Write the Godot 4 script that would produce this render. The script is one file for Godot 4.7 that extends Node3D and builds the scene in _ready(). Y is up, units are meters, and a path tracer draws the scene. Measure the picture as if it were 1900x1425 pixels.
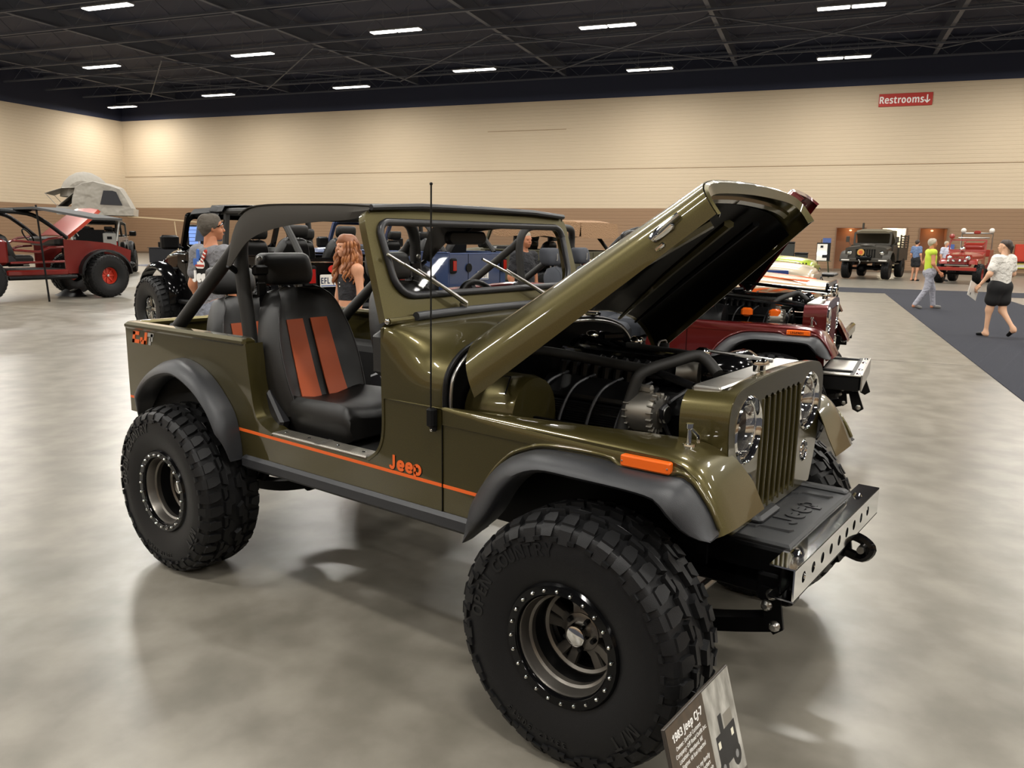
extends Node3D
# An off-road vehicle show in a large exhibition hall: units are metres, the olive car stands on the world axes (x forward, z to its right), its rear axle above the origin.

const EYE := Vector3(3.62754, 1.6633, 2.84912)
const ALONG := Vector3(0.95882, 0, -0.28402)   # along the far wall, to the right
const TOWARD := Vector3(-0.28402, 0, -0.95882) # towards the far wall
const HALL_TURN := 0.28798                     # the hall's turn about y

# ------------------------------------------------------------------ mesh builder
class MB:
	var v := PackedVector3Array()
	var t := PackedInt32Array()
	var uv := PackedVector2Array()

	func tri(a: Vector3, b: Vector3, c: Vector3) -> void:
		var i := v.size()
		v.append(a); v.append(b); v.append(c)
		t.append(i); t.append(i + 1); t.append(i + 2)

	func quad(a: Vector3, b: Vector3, c: Vector3, d: Vector3) -> void:
		var i := v.size()
		v.append(a); v.append(b); v.append(c); v.append(d)
		t.append_array(PackedInt32Array([i, i + 1, i + 2, i, i + 2, i + 3]))

	func outward(first: int) -> void:
		# turns the closed shape added since triangle index first so that its faces look out
		var s := 0.0
		var o := v[t[first]]
		for k in range(first, t.size(), 3):
			s += (v[t[k]] - o).dot((v[t[k + 1]] - o).cross(v[t[k + 2]] - o))
		if s > 0.0:
			for k in range(first, t.size(), 3):
				var x := t[k + 1]
				t[k + 1] = t[k + 2]
				t[k + 2] = x

	# rows of points; wrap joins the last column to the first, caps close the first and last row
	func grid(rows: Array, wrap := false, caps := false, loop := false) -> MB:
		var first := t.size()
		var base := v.size()
		var n: int = rows[0].size()
		for r in rows:
			v.append_array(PackedVector3Array(r))
		var m := rows.size()
		for i in (m if loop else m - 1):
			var i2 := (i + 1) % m
			for j in (n if wrap else n - 1):
				var j2 := (j + 1) % n
				var a := base + i * n + j
				var b := base + i * n + j2
				var c := base + i2 * n + j2
				var d := base + i2 * n + j
				t.append_array(PackedInt32Array([a, b, c, a, c, d]))
		if caps:
			for e in 2:
				var r: int = base + (0 if e == 0 else (m - 1) * n)
				var mid := Vector3.ZERO
				for j in n:
					mid += v[r + j]
				var ci := v.size()
				v.append(mid / n)
				for j in n:
					var j2 := (j + 1) % n
					t.append_array(PackedInt32Array([ci, r + j2, r + j] if e == 0 else [ci, r + j, r + j2]))
		if caps or loop:
			outward(first)
		return self

	# a sheet of the given rows with thickness: offset by normals
	func sheet(rows: Array, thick: float) -> MB:
		var m := rows.size()
		var n: int = rows[0].size()
		var back := []
		for i in m:
			var r := []
			for j in n:
				var du: Vector3 = rows[mini(i + 1, m - 1)][j] - rows[maxi(i - 1, 0)][j]
				var dv: Vector3 = rows[i][mini(j + 1, n - 1)] - rows[i][maxi(j - 1, 0)]
				r.append(rows[i][j] + du.cross(dv).normalized() * thick)
			back.append(r)
		var first := t.size()
		grid(rows)
		var mid := t.size()
		grid(back)
		for k in range(mid, t.size(), 3):
			var x := t[k + 1]
			t[k + 1] = t[k + 2]
			t[k + 2] = x
		for j in n - 1:
			quad(rows[0][j + 1], rows[0][j], back[0][j], back[0][j + 1])
			quad(rows[m - 1][j], rows[m - 1][j + 1], back[m - 1][j + 1], back[m - 1][j])
		for i in m - 1:
			quad(rows[i][0], rows[i + 1][0], back[i + 1][0], back[i][0])
			quad(rows[i + 1][n - 1], rows[i][n - 1], back[i][n - 1], back[i + 1][n - 1])
		outward(first)
		return self

	func box(c: Vector3, s: Vector3, bs := Basis.IDENTITY, bevel := 0.0) -> MB:
		var h := s / 2
		var w := minf(bevel, minf(h.x, minf(h.y, h.z)) * 0.98)
		var first := t.size()
		if w <= 0.0:
			var p := []
			for x in [-1, 1]:
				for y in [-1, 1]:
					for z in [-1, 1]:
						p.append(c + bs * Vector3(h.x * x, h.y * y, h.z * z))
			for f in [[0, 1, 3, 2], [4, 6, 7, 5], [0, 4, 5, 1], [2, 3, 7, 6], [0, 2, 6, 4], [1, 5, 7, 3]]:
				quad(p[f[0]], p[f[1]], p[f[2]], p[f[3]])
		else:
			var rows := []
			for e in [[-h.y, w], [-h.y + w, 0.0], [h.y - w, 0.0], [h.y, w]]:
				var x: float = h.x - e[1]
				var z: float = h.z - e[1]
				var k := w
				var r := []
				for q in [[-x + k, -z], [x - k, -z], [x, -z + k], [x, z - k], [x - k, z], [-x + k, z], [-x, z - k], [-x, -z + k]]:
					r.append(c + bs * Vector3(q[0], e[0], q[1]))
				rows.append(r)
			grid(rows, true, true)
			return self
		outward(first)
		return self

	# a round bar along points; r is a radius or a list of radii
	func tube(pts: Array, r: Variant, n := 10, caps := true, flat := 1.0) -> MB:
		var rows := []
		var up := Vector3.UP
		var d0: Vector3 = (pts[1] - pts[0]).normalized()
		if absf(d0.dot(up)) > 0.95:
			up = Vector3.RIGHT
		var side := d0.cross(up).normalized()
		for i in pts.size():
			var d: Vector3 = (pts[mini(i + 1, pts.size() - 1)] - pts[maxi(i - 1, 0)]).normalized()
			side = (side - d * side.dot(d)).normalized()
			var u := side.cross(d).normalized()
			var q: float = r[i] if r is Array else r
			var k := 1.0
			if i > 0 and i < pts.size() - 1:
				k = 1.0 / maxf(0.6, d.dot((pts[i + 1] - pts[i]).normalized()))
			var row := []
			for j in n:
				var a := TAU * j / n
				row.append(pts[i] + (side * cos(a) * q + u * sin(a) * q * flat) * k)
			rows.append(row)
		return grid(rows, true, caps, pts[0].is_equal_approx(pts[-1]) and not caps)

	# profile: Vector2(radius, height) turned round the y axis of xf
	func lathe(profile: Array, xf := Transform3D(), n := 32, closed := false) -> MB:
		var rows := []
		for p in profile:
			var row := []
			for j in n:
				var a := TAU * j / n
				row.append(xf * Vector3(p.x * cos(a), p.y, p.x * sin(a)))
			rows.append(row)
		var first := t.size()
		grid(rows, true, false, closed)
		outward(first)
		return self

	# polygon in the xy plane of xf, extruded along its z by depth (from 0); bevel shrinks the front rim
	func prism(poly: PackedVector2Array, xf: Transform3D, depth: float, bevel := 0.0, back := true) -> MB:
		var first := t.size()
		if Geometry2D.is_polygon_clockwise(poly):
			poly = poly.duplicate()
			poly.reverse()
		var top := poly
		if bevel > 0.0:
			var o := Geometry2D.offset_polygon(poly, -bevel, Geometry2D.JOIN_MITER)
			if o.size() == 1 and o[0].size() == poly.size():
				top = o[0]
				var best := 0
				for k in top.size():
					if top[k].distance_to(poly[0]) < top[best].distance_to(poly[0]):
						best = k
				var turned := PackedVector2Array()
				for k in top.size():
					turned.append(top[(k + best) % top.size()])
				top = turned
			else:
				bevel = 0.0
		var sg := signf(depth)
		var rings := [[poly, 0.0], [poly, depth - bevel * sg]]
		if bevel > 0.0:
			rings.append([top, depth])
		for i in rings.size() - 1:
			var a: PackedVector2Array = rings[i][0]
			var b: PackedVector2Array = rings[i + 1][0]
			for j in a.size():
				var k := (j + 1) % a.size()
				quad(xf * Vector3(a[j].x, a[j].y, rings[i][1]), xf * Vector3(a[k].x, a[k].y, rings[i][1]), xf * Vector3(b[k].x, b[k].y, rings[i + 1][1]), xf * Vector3(b[j].x, b[j].y, rings[i + 1][1]))
		var ix := Geometry2D.triangulate_polygon(poly)
		var jx := Geometry2D.triangulate_polygon(top)
		for k in range(0, jx.size(), 3):
			tri(xf * Vector3(top[jx[k]].x, top[jx[k]].y, depth), xf * Vector3(top[jx[k + 1]].x, top[jx[k + 1]].y, depth), xf * Vector3(top[jx[k + 2]].x, top[jx[k + 2]].y, depth))
		for k in range(0, ix.size(), 3):
			tri(xf * Vector3(poly[ix[k]].x, poly[ix[k]].y, 0), xf * Vector3(poly[ix[k + 2]].x, poly[ix[k + 2]].y, 0), xf * Vector3(poly[ix[k + 1]].x, poly[ix[k + 1]].y, 0))
		if sg < 0:
			for k in range(first, t.size(), 3):
				var x := t[k + 1]
				t[k + 1] = t[k + 2]
				t[k + 2] = x
		# triangulate_polygon of a counter-clockwise outline looks along +z: Godot's front is clockwise
		for k in range(first, t.size(), 3):
			var x := t[k + 1]
			t[k + 1] = t[k + 2]
			t[k + 2] = x
		return self

	# a plate with holes: cut in strips at the holes' middles, so that each piece is a plain polygon
	func plate(poly: PackedVector2Array, holes: Array, xf: Transform3D, depth: float) -> MB:
		var cuts := []
		for h in holes:
			var lo := INF
			var hi := -INF
			for p in h:
				lo = minf(lo, p.x)
				hi = maxf(hi, p.x)
			cuts.append((lo + hi) / 2)
		cuts.sort()
		cuts.push_front(-99.0)
		cuts.append(99.0)
		for i in cuts.size() - 1:
			if cuts[i + 1] - cuts[i] < 1e-5:
				continue
			var bits: Array = Geometry2D.intersect_polygons(poly, PackedVector2Array([Vector2(cuts[i], -99), Vector2(cuts[i + 1], -99), Vector2(cuts[i + 1], 99), Vector2(cuts[i], 99)]))
			for h in holes:
				var next := []
				for b in bits:
					next.append_array(Geometry2D.clip_polygons(b, h))
				bits = next
			for b in bits:
				if b.size() > 2:
					prism(b, xf, depth)
		return self

	func ball(c: Vector3, r: Vector3, n := 12, bs := Basis.IDENTITY) -> MB:
		var rows := []
		for i in range(1, n):
			var a := PI * i / n
			var row := []
			for j in n * 2:
				var b := PI * j / n
				row.append(c + bs * Vector3(r.x * sin(a) * cos(b), r.y * cos(a), r.z * sin(a) * sin(b)))
			rows.append(row)
		return grid(rows, true, true)

	func put(o: MB, xf: Transform3D) -> MB:
		var base := v.size()
		var flip := xf.basis.determinant() < 0.0
		for p in o.v:
			v.append(xf * p)
		for k in range(0, o.t.size(), 3):
			t.append(base + o.t[k])
			t.append(base + o.t[k + (2 if flip else 1)])
			t.append(base + o.t[k + (1 if flip else 2)])
		return self

	func mirrored() -> MB:
		return MB.new().put(self, Transform3D(Basis(Vector3(1, 0, 0), Vector3(0, 1, 0), Vector3(0, 0, -1)), Vector3.ZERO))

	# lettering, centred on the origin of xf, facing its +z
	func text(s: String, xf: Transform3D, high: float, depth: float, bold := 600, wide := 1.0, font := "Droid Sans") -> MB:
		var tm := TextMesh.new()
		var f := SystemFont.new()
		f.font_names = PackedStringArray([font])
		f.font_weight = bold
		tm.font = f
		tm.text = s
		tm.font_size = 64
		tm.pixel_size = high / 46.0
		tm.depth = depth
		tm.curve_step = 3.0
		var k := Transform3D(Basis.from_scale(Vector3(wide, 1, 1)), Vector3.ZERO)
		for n in tm.get_surface_count():
			var a := tm.surface_get_arrays(n)
			var base := v.size()
			for p in a[Mesh.ARRAY_VERTEX]:
				v.append(xf * (k * p))
			if a[Mesh.ARRAY_INDEX] != null:
				for i in a[Mesh.ARRAY_INDEX]:
					t.append(base + i)
			else:
				for i in a[Mesh.ARRAY_VERTEX].size():
					t.append(base + i)
		return self

	# a word drawn in round strokes of the given weight: J, e, p only
	func strokes(word: String, xf: Transform3D, high: float, wide: float, weight: float, depth: float) -> MB:
		var shapes := {"J": [[0.3, 1.0, 0.3, 0.22, 0.24, 0.08, 0.13, 0.04, 0.03, 0.1, 0.0, 0.22]], "e": [[0.04, 0.34, 0.46, 0.34, 0.45, 0.48, 0.36, 0.6, 0.24, 0.63, 0.11, 0.58, 0.03, 0.45, 0.03, 0.22, 0.11, 0.08, 0.24, 0.03, 0.37, 0.06, 0.44, 0.15]], "p": [[0.02, 0.62, 0.02, -0.3], [0.02, 0.48, 0.1, 0.6, 0.23, 0.63, 0.36, 0.57, 0.44, 0.42, 0.44, 0.24, 0.36, 0.09, 0.23, 0.03, 0.1, 0.07, 0.02, 0.18]]}
		var x := 0.0
		for ch in word:
			for line in shapes[ch]:
				var path := PackedVector2Array()
				for i in range(0, line.size(), 2):
					path.append(Vector2((x + line[i] - 1.22) * high * wide, (line[i + 1] - 0.4) * high))
				var outer := PackedVector2Array()
				var holes := []
				for q in Geometry2D.offset_polyline(path, weight / 2, Geometry2D.JOIN_ROUND, Geometry2D.END_ROUND):
					if Geometry2D.is_polygon_clockwise(q):
						holes.append(q)
					else:
						outer = q
				plate(outer, holes, xf, depth)
			x += 0.62 if ch == "J" else 0.68
		return self

	func mesh(angle := 38.0) -> ArrayMesh:
		var nt := t.size() / 3
		var fn := PackedVector3Array()
		var un := PackedVector3Array()
		fn.resize(nt)
		un.resize(nt)
		var key := PackedInt32Array()
		key.resize(v.size())
		var seen := {}
		for i in v.size():
			var q := Vector3i((v[i] * 20000.0).round())
			var id: int = seen.get(q, -1)
			if id < 0:
				id = seen.size()
				seen[q] = id
			key[i] = id
		var near := []
		near.resize(seen.size())
		for i in nt:
			var a := v[t[3 * i]]
			var n := (v[t[3 * i + 2]] - a).cross(v[t[3 * i + 1]] - a)
			fn[i] = n
			un[i] = n.normalized()
			for k in 3:
				var id := key[t[3 * i + k]]
				if near[id] == null:
					near[id] = PackedInt32Array([i])
				else:
					near[id].append(i)
		var lim := cos(deg_to_rad(angle))
		var ov := PackedVector3Array()
		var on := PackedVector3Array()
		var ou := PackedVector2Array()
		ov.resize(nt * 3)
		on.resize(nt * 3)
		var has := uv.size() == v.size()
		if has:
			ou.resize(nt * 3)
		for i in nt:
			var m := un[i]
			for k in 3:
				var vi := t[3 * i + k]
				var s := Vector3.ZERO
				for f in near[key[vi]]:
					if un[f].dot(m) >= lim:
						s += fn[f]
				ov[3 * i + k] = v[vi]
				on[3 * i + k] = s.normalized() if s.length_squared() > 1e-24 else m
				if has:
					ou[3 * i + k] = uv[vi]
		var arr := []
		arr.resize(Mesh.ARRAY_MAX)
		arr[Mesh.ARRAY_VERTEX] = ov
		arr[Mesh.ARRAY_NORMAL] = on
		if has:
			arr[Mesh.ARRAY_TEX_UV] = ou
		var am := ArrayMesh.new()
		am.add_surface_from_arrays(Mesh.PRIMITIVE_TRIANGLES, arr)
		return am

# ------------------------------------------------------------------ small helpers
func V(x: float, y: float, z: float) -> Vector3:
	return Vector3(x, y, z)

func hall(a: float, h: float, d: float) -> Vector3:   # metres along the far wall, height, metres towards the far wall, from the viewer's feet
	var p := ALONG * a + TOWARD * d
	return Vector3(EYE.x + p.x, h, EYE.z + p.z)

func look_at_xf(o: Vector3, z: Vector3, up := Vector3.UP) -> Transform3D:   # a frame at o whose z axis is z
	var zz := z.normalized()
	var x := up.cross(zz).normalized()
	return Transform3D(Basis(x, zz.cross(x), zz), o)

func axis_xf(o: Vector3, y: Vector3) -> Transform3D:   # a frame at o whose y axis is y
	var yy := y.normalized()
	var h := Vector3.RIGHT if absf(yy.dot(Vector3.RIGHT)) < 0.9 else Vector3.UP
	var x := h.cross(yy).normalized()
	return Transform3D(Basis(x, yy, x.cross(yy)), o)

func round_rect(w: float, h: float, r: float, n := 5, c := Vector2.ZERO) -> PackedVector2Array:
	var p := PackedVector2Array()
	for q in [[1, 1, 0.0], [-1, 1, 0.5], [-1, -1, 1.0], [1, -1, 1.5]]:
		for i in n + 1:
			var a: float = PI * (q[2] + 0.5 * i / n)
			p.append(c + Vector2(q[0] * (w / 2 - r) + cos(a) * r, q[1] * (h / 2 - r) + sin(a) * r))
	return p

func circle(r: float, n := 24, c := Vector2.ZERO) -> PackedVector2Array:
	var p := PackedVector2Array()
	for i in n:
		p.append(c + Vector2(cos(TAU * i / n), sin(TAU * i / n)) * r)
	return p

func smooth(pts: Array, k := 4, closed := false) -> Array:   # Catmull-Rom through points (Vector2 or Vector3)
	var out := []
	var n := pts.size()
	for i in (n if closed else n - 1):
		var p0 = pts[(i - 1 + n) % n] if closed or i > 0 else pts[0]
		var p1 = pts[i]
		var p2 = pts[(i + 1) % n]
		var p3 = pts[(i + 2) % n] if closed or i + 2 < n else pts[n - 1]
		for j in k:
			out.append(p1.cubic_interpolate(p2, p0, p3, float(j) / k))
	if not closed:
		out.append(pts[n - 1])
	return out

func at_param(line: Array, s: float):   # a point at share s of a polyline's entries
	var x := clampf(s, 0.0, 1.0) * (line.size() - 1)
	var i := mini(int(x), line.size() - 2)
	return line[i].lerp(line[i + 1], x - i)

var names := {}
func thing(called: String, label: String, category: String, at := Vector3.ZERO, turn := 0.0, group := "") -> Node3D:
	var o := Node3D.new()
	keep(o, called, label, category, group)
	o.position = at
	o.rotation.y = turn
	return o

func keep(o: Node3D, called: String, label: String, category: String, group := "", kind := "") -> void:
	var c: int = names.get(called, 0)
	names[called] = c + 1
	o.name = called if c == 0 else "%s_%03d" % [called, c]
	add_child(o)
	if label: o.set_meta("label", label)
	if category: o.set_meta("category", category)
	if group: o.set_meta("group", group)
	if kind: o.set_meta("kind", kind)

func part(p: Node3D, called: String, m: Variant, mat: Material, label := "", angle := 38.0) -> MeshInstance3D:
	var o := MeshInstance3D.new()
	o.name = called
	o.mesh = m.mesh(angle) if m is MB else m
	o.material_override = mat
	p.add_child(o, true)
	if label: o.set_meta("label", label)
	return o

func joint(p: Node3D, called: String, xf := Transform3D(), label := "") -> Node3D:
	var o := Node3D.new()
	o.name = called
	o.transform = xf
	p.add_child(o, true)
	if label: o.set_meta("label", label)
	return o

func struct(called: String, m: Variant, mat: Material, label := "") -> MeshInstance3D:
	var o := MeshInstance3D.new()
	keep(o, called, label, "", "", "structure")
	o.mesh = m.mesh() if m is MB else m
	o.material_override = mat
	return o

func rgb(r: int, g: int, b: int) -> Color:
	return Color(r / 255.0, g / 255.0, b / 255.0)

var mats := {}
func mat(called: String, c: Color, rough := 0.6, metal := 0.0, coat := 0.0) -> StandardMaterial3D:
	if mats.has(called):
		return mats[called]
	var m := StandardMaterial3D.new()
	m.resource_name = called
	m.albedo_color = c
	m.roughness = rough
	m.metallic = metal
	m.cull_mode = BaseMaterial3D.CULL_DISABLED
	if coat > 0.0:
		m.clearcoat_enabled = true
		m.clearcoat = coat
		m.clearcoat_roughness = 0.04
	mats[called] = m
	return m

func noise_tex(freq: float, colors: Array, stops: Array, seed_ := 1, octaves := 4, size := 512, kind := FastNoiseLite.TYPE_SIMPLEX_SMOOTH) -> NoiseTexture2D:
	var f := FastNoiseLite.new()
	f.seed = seed_
	f.frequency = freq
	f.noise_type = kind
	f.fractal_octaves = octaves
	var g := Gradient.new()
	g.offsets = PackedFloat32Array(stops)
	g.colors = PackedColorArray(colors)
	var x := NoiseTexture2D.new()
	x.width = size
	x.height = size
	x.seamless = true
	x.noise = f
	x.color_ramp = g
	return x

func bumpy(m: StandardMaterial3D, tex: Texture2D, scale: float, depth: float) -> StandardMaterial3D:
	m.uv1_triplanar = true
	m.uv1_scale = Vector3.ONE * scale
	m.heightmap_enabled = true
	m.heightmap_texture = tex
	m.heightmap_scale = depth
	return m

# ------------------------------------------------------------------ the view, the hall and its lamps
func view_and_air() -> void:
	var cam := Camera3D.new()
	cam.name = "camera"
	cam.fov = 51.5423
	cam.near = 0.05
	cam.far = 300.0
	cam.transform = Transform3D(Basis(V(0.79615, 0.01396, -0.60494), V(-0.12097, 0.98322, -0.13651), V(0.59288, 0.18187, 0.78449)).orthonormalized(), EYE)
	cam.current = true
	add_child(cam)
	var we := WorldEnvironment.new()
	we.name = "air"
	var e := Environment.new()
	e.background_mode = Environment.BG_COLOR
	e.background_color = Color(0, 0, 0)
	e.tonemap_mode = Environment.TONE_MAPPER_LINEAR
	e.tonemap_exposure = 1.0
	e.sdfgi_enabled = true
	e.ssao_enabled = true
	e.ssil_enabled = true
	we.environment = e
	add_child(we)

const LAMP_ENERGY := 62.0
const LAMP_COLOR := Color(1.0, 0.985, 0.955)

func lamps() -> void:
	var white := mat("lamp_lens", Color(1, 1, 1), 0.5)
	white.emission_enabled = true
	white.emission = LAMP_COLOR
	white.emission_energy_multiplier = 5.0
	var steel := mat("lamp_housing", rgb(120, 122, 126), 0.5, 0.3)
	var body := MB.new().box(V(0, 0.055, 0), V(2.5, 0.07, 0.42), Basis.IDENTITY, 0.015).box(V(-0.62, 0.12, 0), V(0.3, 0.07, 0.2)).box(V(0.62, 0.12, 0), V(0.3, 0.07, 0.2)).mesh()
	var lens := MB.new().box(V(0, 0, 0), V(1.16, 0.04, 0.36), Basis.IDENTITY, 0.012).mesh()
	var wire := MB.new().tube([V(0, 0, 0), V(0, 0.75, 0)], 0.006, 6).mesh()
	var cols := [-47.8, -37.4, -27.35, -18.1, -9.05, 0.5, 9.8, 19.1]
	var rows := [44.2, 35.0, 26.1, 17.1, 8.2, -0.8, -9.8]
	var rank_words := ["in the first rank from the far wall", "in the second rank from the far wall", "in the third rank from the far wall"]
	var file_words := ["leftmost", "second from left", "third from left", "fourth from left", "fifth from left", "sixth from left", "seventh from left", "eighth from left"]
	for i in rows.size():
		for j in cols.size():
			var seen: bool = i < 3
			var where: String = (rank_words[i] if seen else "overhead, well in front of the far wall") + ", " + file_words[j]
			if not seen:
				where = "overhead nearer the viewer than the ranks in view"
			var d: float = rows[i]
			if i == 1 and j == 3: d = 33.0
			if i == 0 and j == 3: d = 41.7
			if i == 0 and j == 0: d = 46.3
			var o := thing("ceiling_light", "twin linear ceiling light " + where, "ceiling light", hall(cols[j], 10.5, d), HALL_TURN, "linear ceiling lights")
			part(o, "housing", body, steel)
			for s in [-0.62, 0.62]:
				var l := part(o, "lamp_lens", lens, white)
				l.position = V(s, 0, 0)
				var w := part(o, "hanging_wire", wire, steel)
				w.position = V(s, 0.15, 0)
			var a := AreaLight3D.new()
			a.name = "lamp_glow"
			a.area_size = Vector2(2.4, 0.36)
			a.light_color = LAMP_COLOR
			a.light_energy = LAMP_ENERGY
			a.area_normalize_energy = true
			a.area_range = 120.0
			a.area_attenuation = 2.0
			a.shadow_enabled = true
			a.rotation.x = -PI / 2
			a.position = V(0, -0.03, 0)
			o.add_child(a)

func hall_box(a0: float, a1: float, h0: float, h1: float, d0: float, d1: float, bevel := 0.0) -> MB:
	return MB.new().box(hall((a0 + a1) / 2, (h0 + h1) / 2, (d0 + d1) / 2), V(a1 - a0, h1 - h0, absf(d1 - d0)), Basis(Vector3.UP, HALL_TURN), bevel)

func room() -> void:
	# floor of polished concrete
	var fl := mat("concrete", Color(1, 1, 1), 0.3)
	fl.uv1_triplanar = true
	fl.uv1_world_triplanar = true
	fl.uv1_scale = Vector3.ONE * 0.2
	fl.albedo_texture = noise_tex(0.006, [rgb(104, 100, 90), rgb(117, 112, 102), rgb(125, 120, 110), rgb(138, 133, 122)], [0.0, 0.4, 0.6, 1.0], 11, 7, 2048)
	fl.roughness = 0.3
	fl.metallic_specular = 0.5
	fl.heightmap_enabled = true
	fl.heightmap_texture = noise_tex(0.012, [Color(0, 0, 0), Color(1, 1, 1)], [0.0, 1.0], 8, 3, 1024)
	fl.heightmap_scale = 0.05
	struct("floor", hall_box(-51.6, 27.0, -0.3, 0.0, -18.0, 49.8), fl, "mottled polished concrete floor of the hall")
	var joint_dark := mat("joint_filler", rgb(96, 90, 80), 0.7)
	for x in [[-51, 26, 12.4, 12.42], [-51, 26, 24.6, 24.63]]:
		struct("trim", hall_box(x[0], x[1], -0.01, 0.0015, x[2], x[3]), joint_dark, "narrow sawn joint across the concrete floor")
	# walls: cream above, tan below, the dark roof space on top
	var fine := noise_tex(0.02, [Color(0, 0, 0), Color(1, 1, 1)], [0.2, 0.8], 3, 3, 512)
	var lines := GradientTexture2D.new()
	lines.width = 8
	lines.height = 64
	lines.fill_from = Vector2(0, 0)
	lines.fill_to = Vector2(0, 1)
	var lg := Gradient.new()
	lg.offsets = PackedFloat32Array([0.0, 0.06, 0.12, 0.9, 1.0])
	lg.colors = PackedColorArray([Color(0, 0, 0), Color(0.1, 0.1, 0.1), Color(1, 1, 1), Color(1, 1, 1), Color(0, 0, 0)])
	lines.gradient = lg
	var cream := bumpy(mat("cream_block_paint", rgb(192, 175, 150), 0.72), lines, 1.0, 0.8)
	cream.uv1_world_triplanar = true
	cream.uv1_scale = V(1, 4.9, 1)
	var tan := bumpy(mat("tan_block_paint", rgb(136, 108, 82), 0.72), lines, 1.0, 0.8)
	tan.uv1_world_triplanar = true
	tan.uv1_scale = V(1, 4.9, 1)
	var dark := mat("roof_dark_paint", rgb(32, 38, 60), 0.75)
	var seam := mat("wall_seam", rgb(150, 128, 100), 0.8)
	for w in [["far", -51.6, 27.0, 49.5, 49.8], ["left", -51.6, -51.3, -18.0, 49.5], ["right", 26.7, 27.0, -18.0, 49.5], ["near", -51.6, 27.0, -18.0, -17.7]]:
		var far: bool = w[0] == "far"
		if far:   # the tan part has two doorways and a bright service opening
			var top := hall_box(w[1], w[2], 2.43, 3.5, w[3], w[4])
			var cuts := [-51.6, 0.96, 2.46, 3.32, 4.52, 5.22, 6.55, 27.0]
			for k in range(0, cuts.size(), 2):
				top.put(hall_box(cuts[k], cuts[k + 1], 0.0, 2.43, w[3], w[4]), Transform3D())
			struct("wall_far", top, tan, "tan lower band of the far wall")
		else:
			struct("wall_" + w[0], hall_box(w[1], w[2], 0.0, 3.5, w[3], w[4]), tan, "tan lower band of the %s wall" % w[0])
		struct("wall_%s_upper" % w[0], hall_box(w[1], w[2], 3.5, 10.05, w[3], w[4]), cream, "cream upper part of the %s wall" % w[0])
		struct("wall_%s_roof" % w[0], hall_box(w[1], w[2], 10.05, 12.3, w[3], w[4]), dark, "dark strip of the %s wall in the roof space" % w[0])
	struct("trim", hall_box(-51.3, 26.7, 5.86, 5.885, 49.47, 49.52), seam, "thin level seam across the cream far wall")
	struct("trim", hall_box(-20.5, -15.2, 8.3, 8.33, 49.47, 49.52), seam, "short ledge seam high on the cream far wall")
	struct("trim", hall_box(-51.3, 26.7, 0.0, 0.14, 49.46, 49.5), mat("cove_base", rgb(98, 80, 62), 0.6), "low base strip along the far wall")
	struct("ceiling", hall_box(-51.6, 27.0, 12.3, 12.6, -18.0, 49.8), dark, "dark painted roof deck high above the lamps")
	# roof steel
	var pale := mat("roof_steel", rgb(80, 84, 96), 0.6, 0.1)
	for k in 21:
		var d := 49.1 - 3.08 * k
		var o := thing("roof_joist", "thin steel roof joist parallel to the far wall, %s" % (["nearest to it", "second from it", "third from it", "fourth from it", "fifth from it", "sixth from it", "seventh from it"][k] if k < 7 else "nearer the viewer than seven others"), "joist", hall(-12.3, 11.3, d), HALL_TURN, "roof joists")
		var m := MB.new().box(V(0, 0, 0), V(77.8, 0.09, 0.11)).box(V(0, 0.85, 0), V(77.8, 0.08, 0.1))
		for i in 39:
			var x := -38.0 + i * 2.0
			m.tube([V(x, 0.02, 0), V(x + 1.0, 0.83, 0)], 0.014, 4, false).tube([V(x + 1.0, 0.83, 0), V(x + 2.0, 0.02, 0)], 0.014, 4, false)
		part(o, "open_web_joist", m, pale)
	var ordinal := ["first", "second", "third", "fourth", "fifth", "sixth", "seventh"]
	for k in 7:
		var a := -45.6 + 10.12 * k
		var o := thing("roof_girder", "dashed pale roof girder running to the far wall, %s from the left wall" % ordinal[k], "girder", hall(a, 11.42, 15.7), HALL_TURN, "roof girders")
		part(o, "flange", MB.new().box(V(0, 0, 0), V(0.2, 0.05, 67.0)).box(V(0, 0.35, 0), V(0.03, 0.7, 67.0)), pale)
		if k < 6:
			for s in 2:
				var p := hall(a, 11.2, 37.4 if s == 0 else 46.8)
				var q := hall(a + 10.12, 11.2, 46.8 if s == 0 else 37.4)
				var b := thing("roof_brace", "slim diagonal roof brace rising to the %s, bay %d from the left wall" % ["right" if s == 0 else "left", k + 1], "brace", p, 0.0, "diagonal roof braces")
				part(b, "brace_rod", MB.new().tube([Vector3.ZERO, q - p], 0.035, 6), pale)

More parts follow.
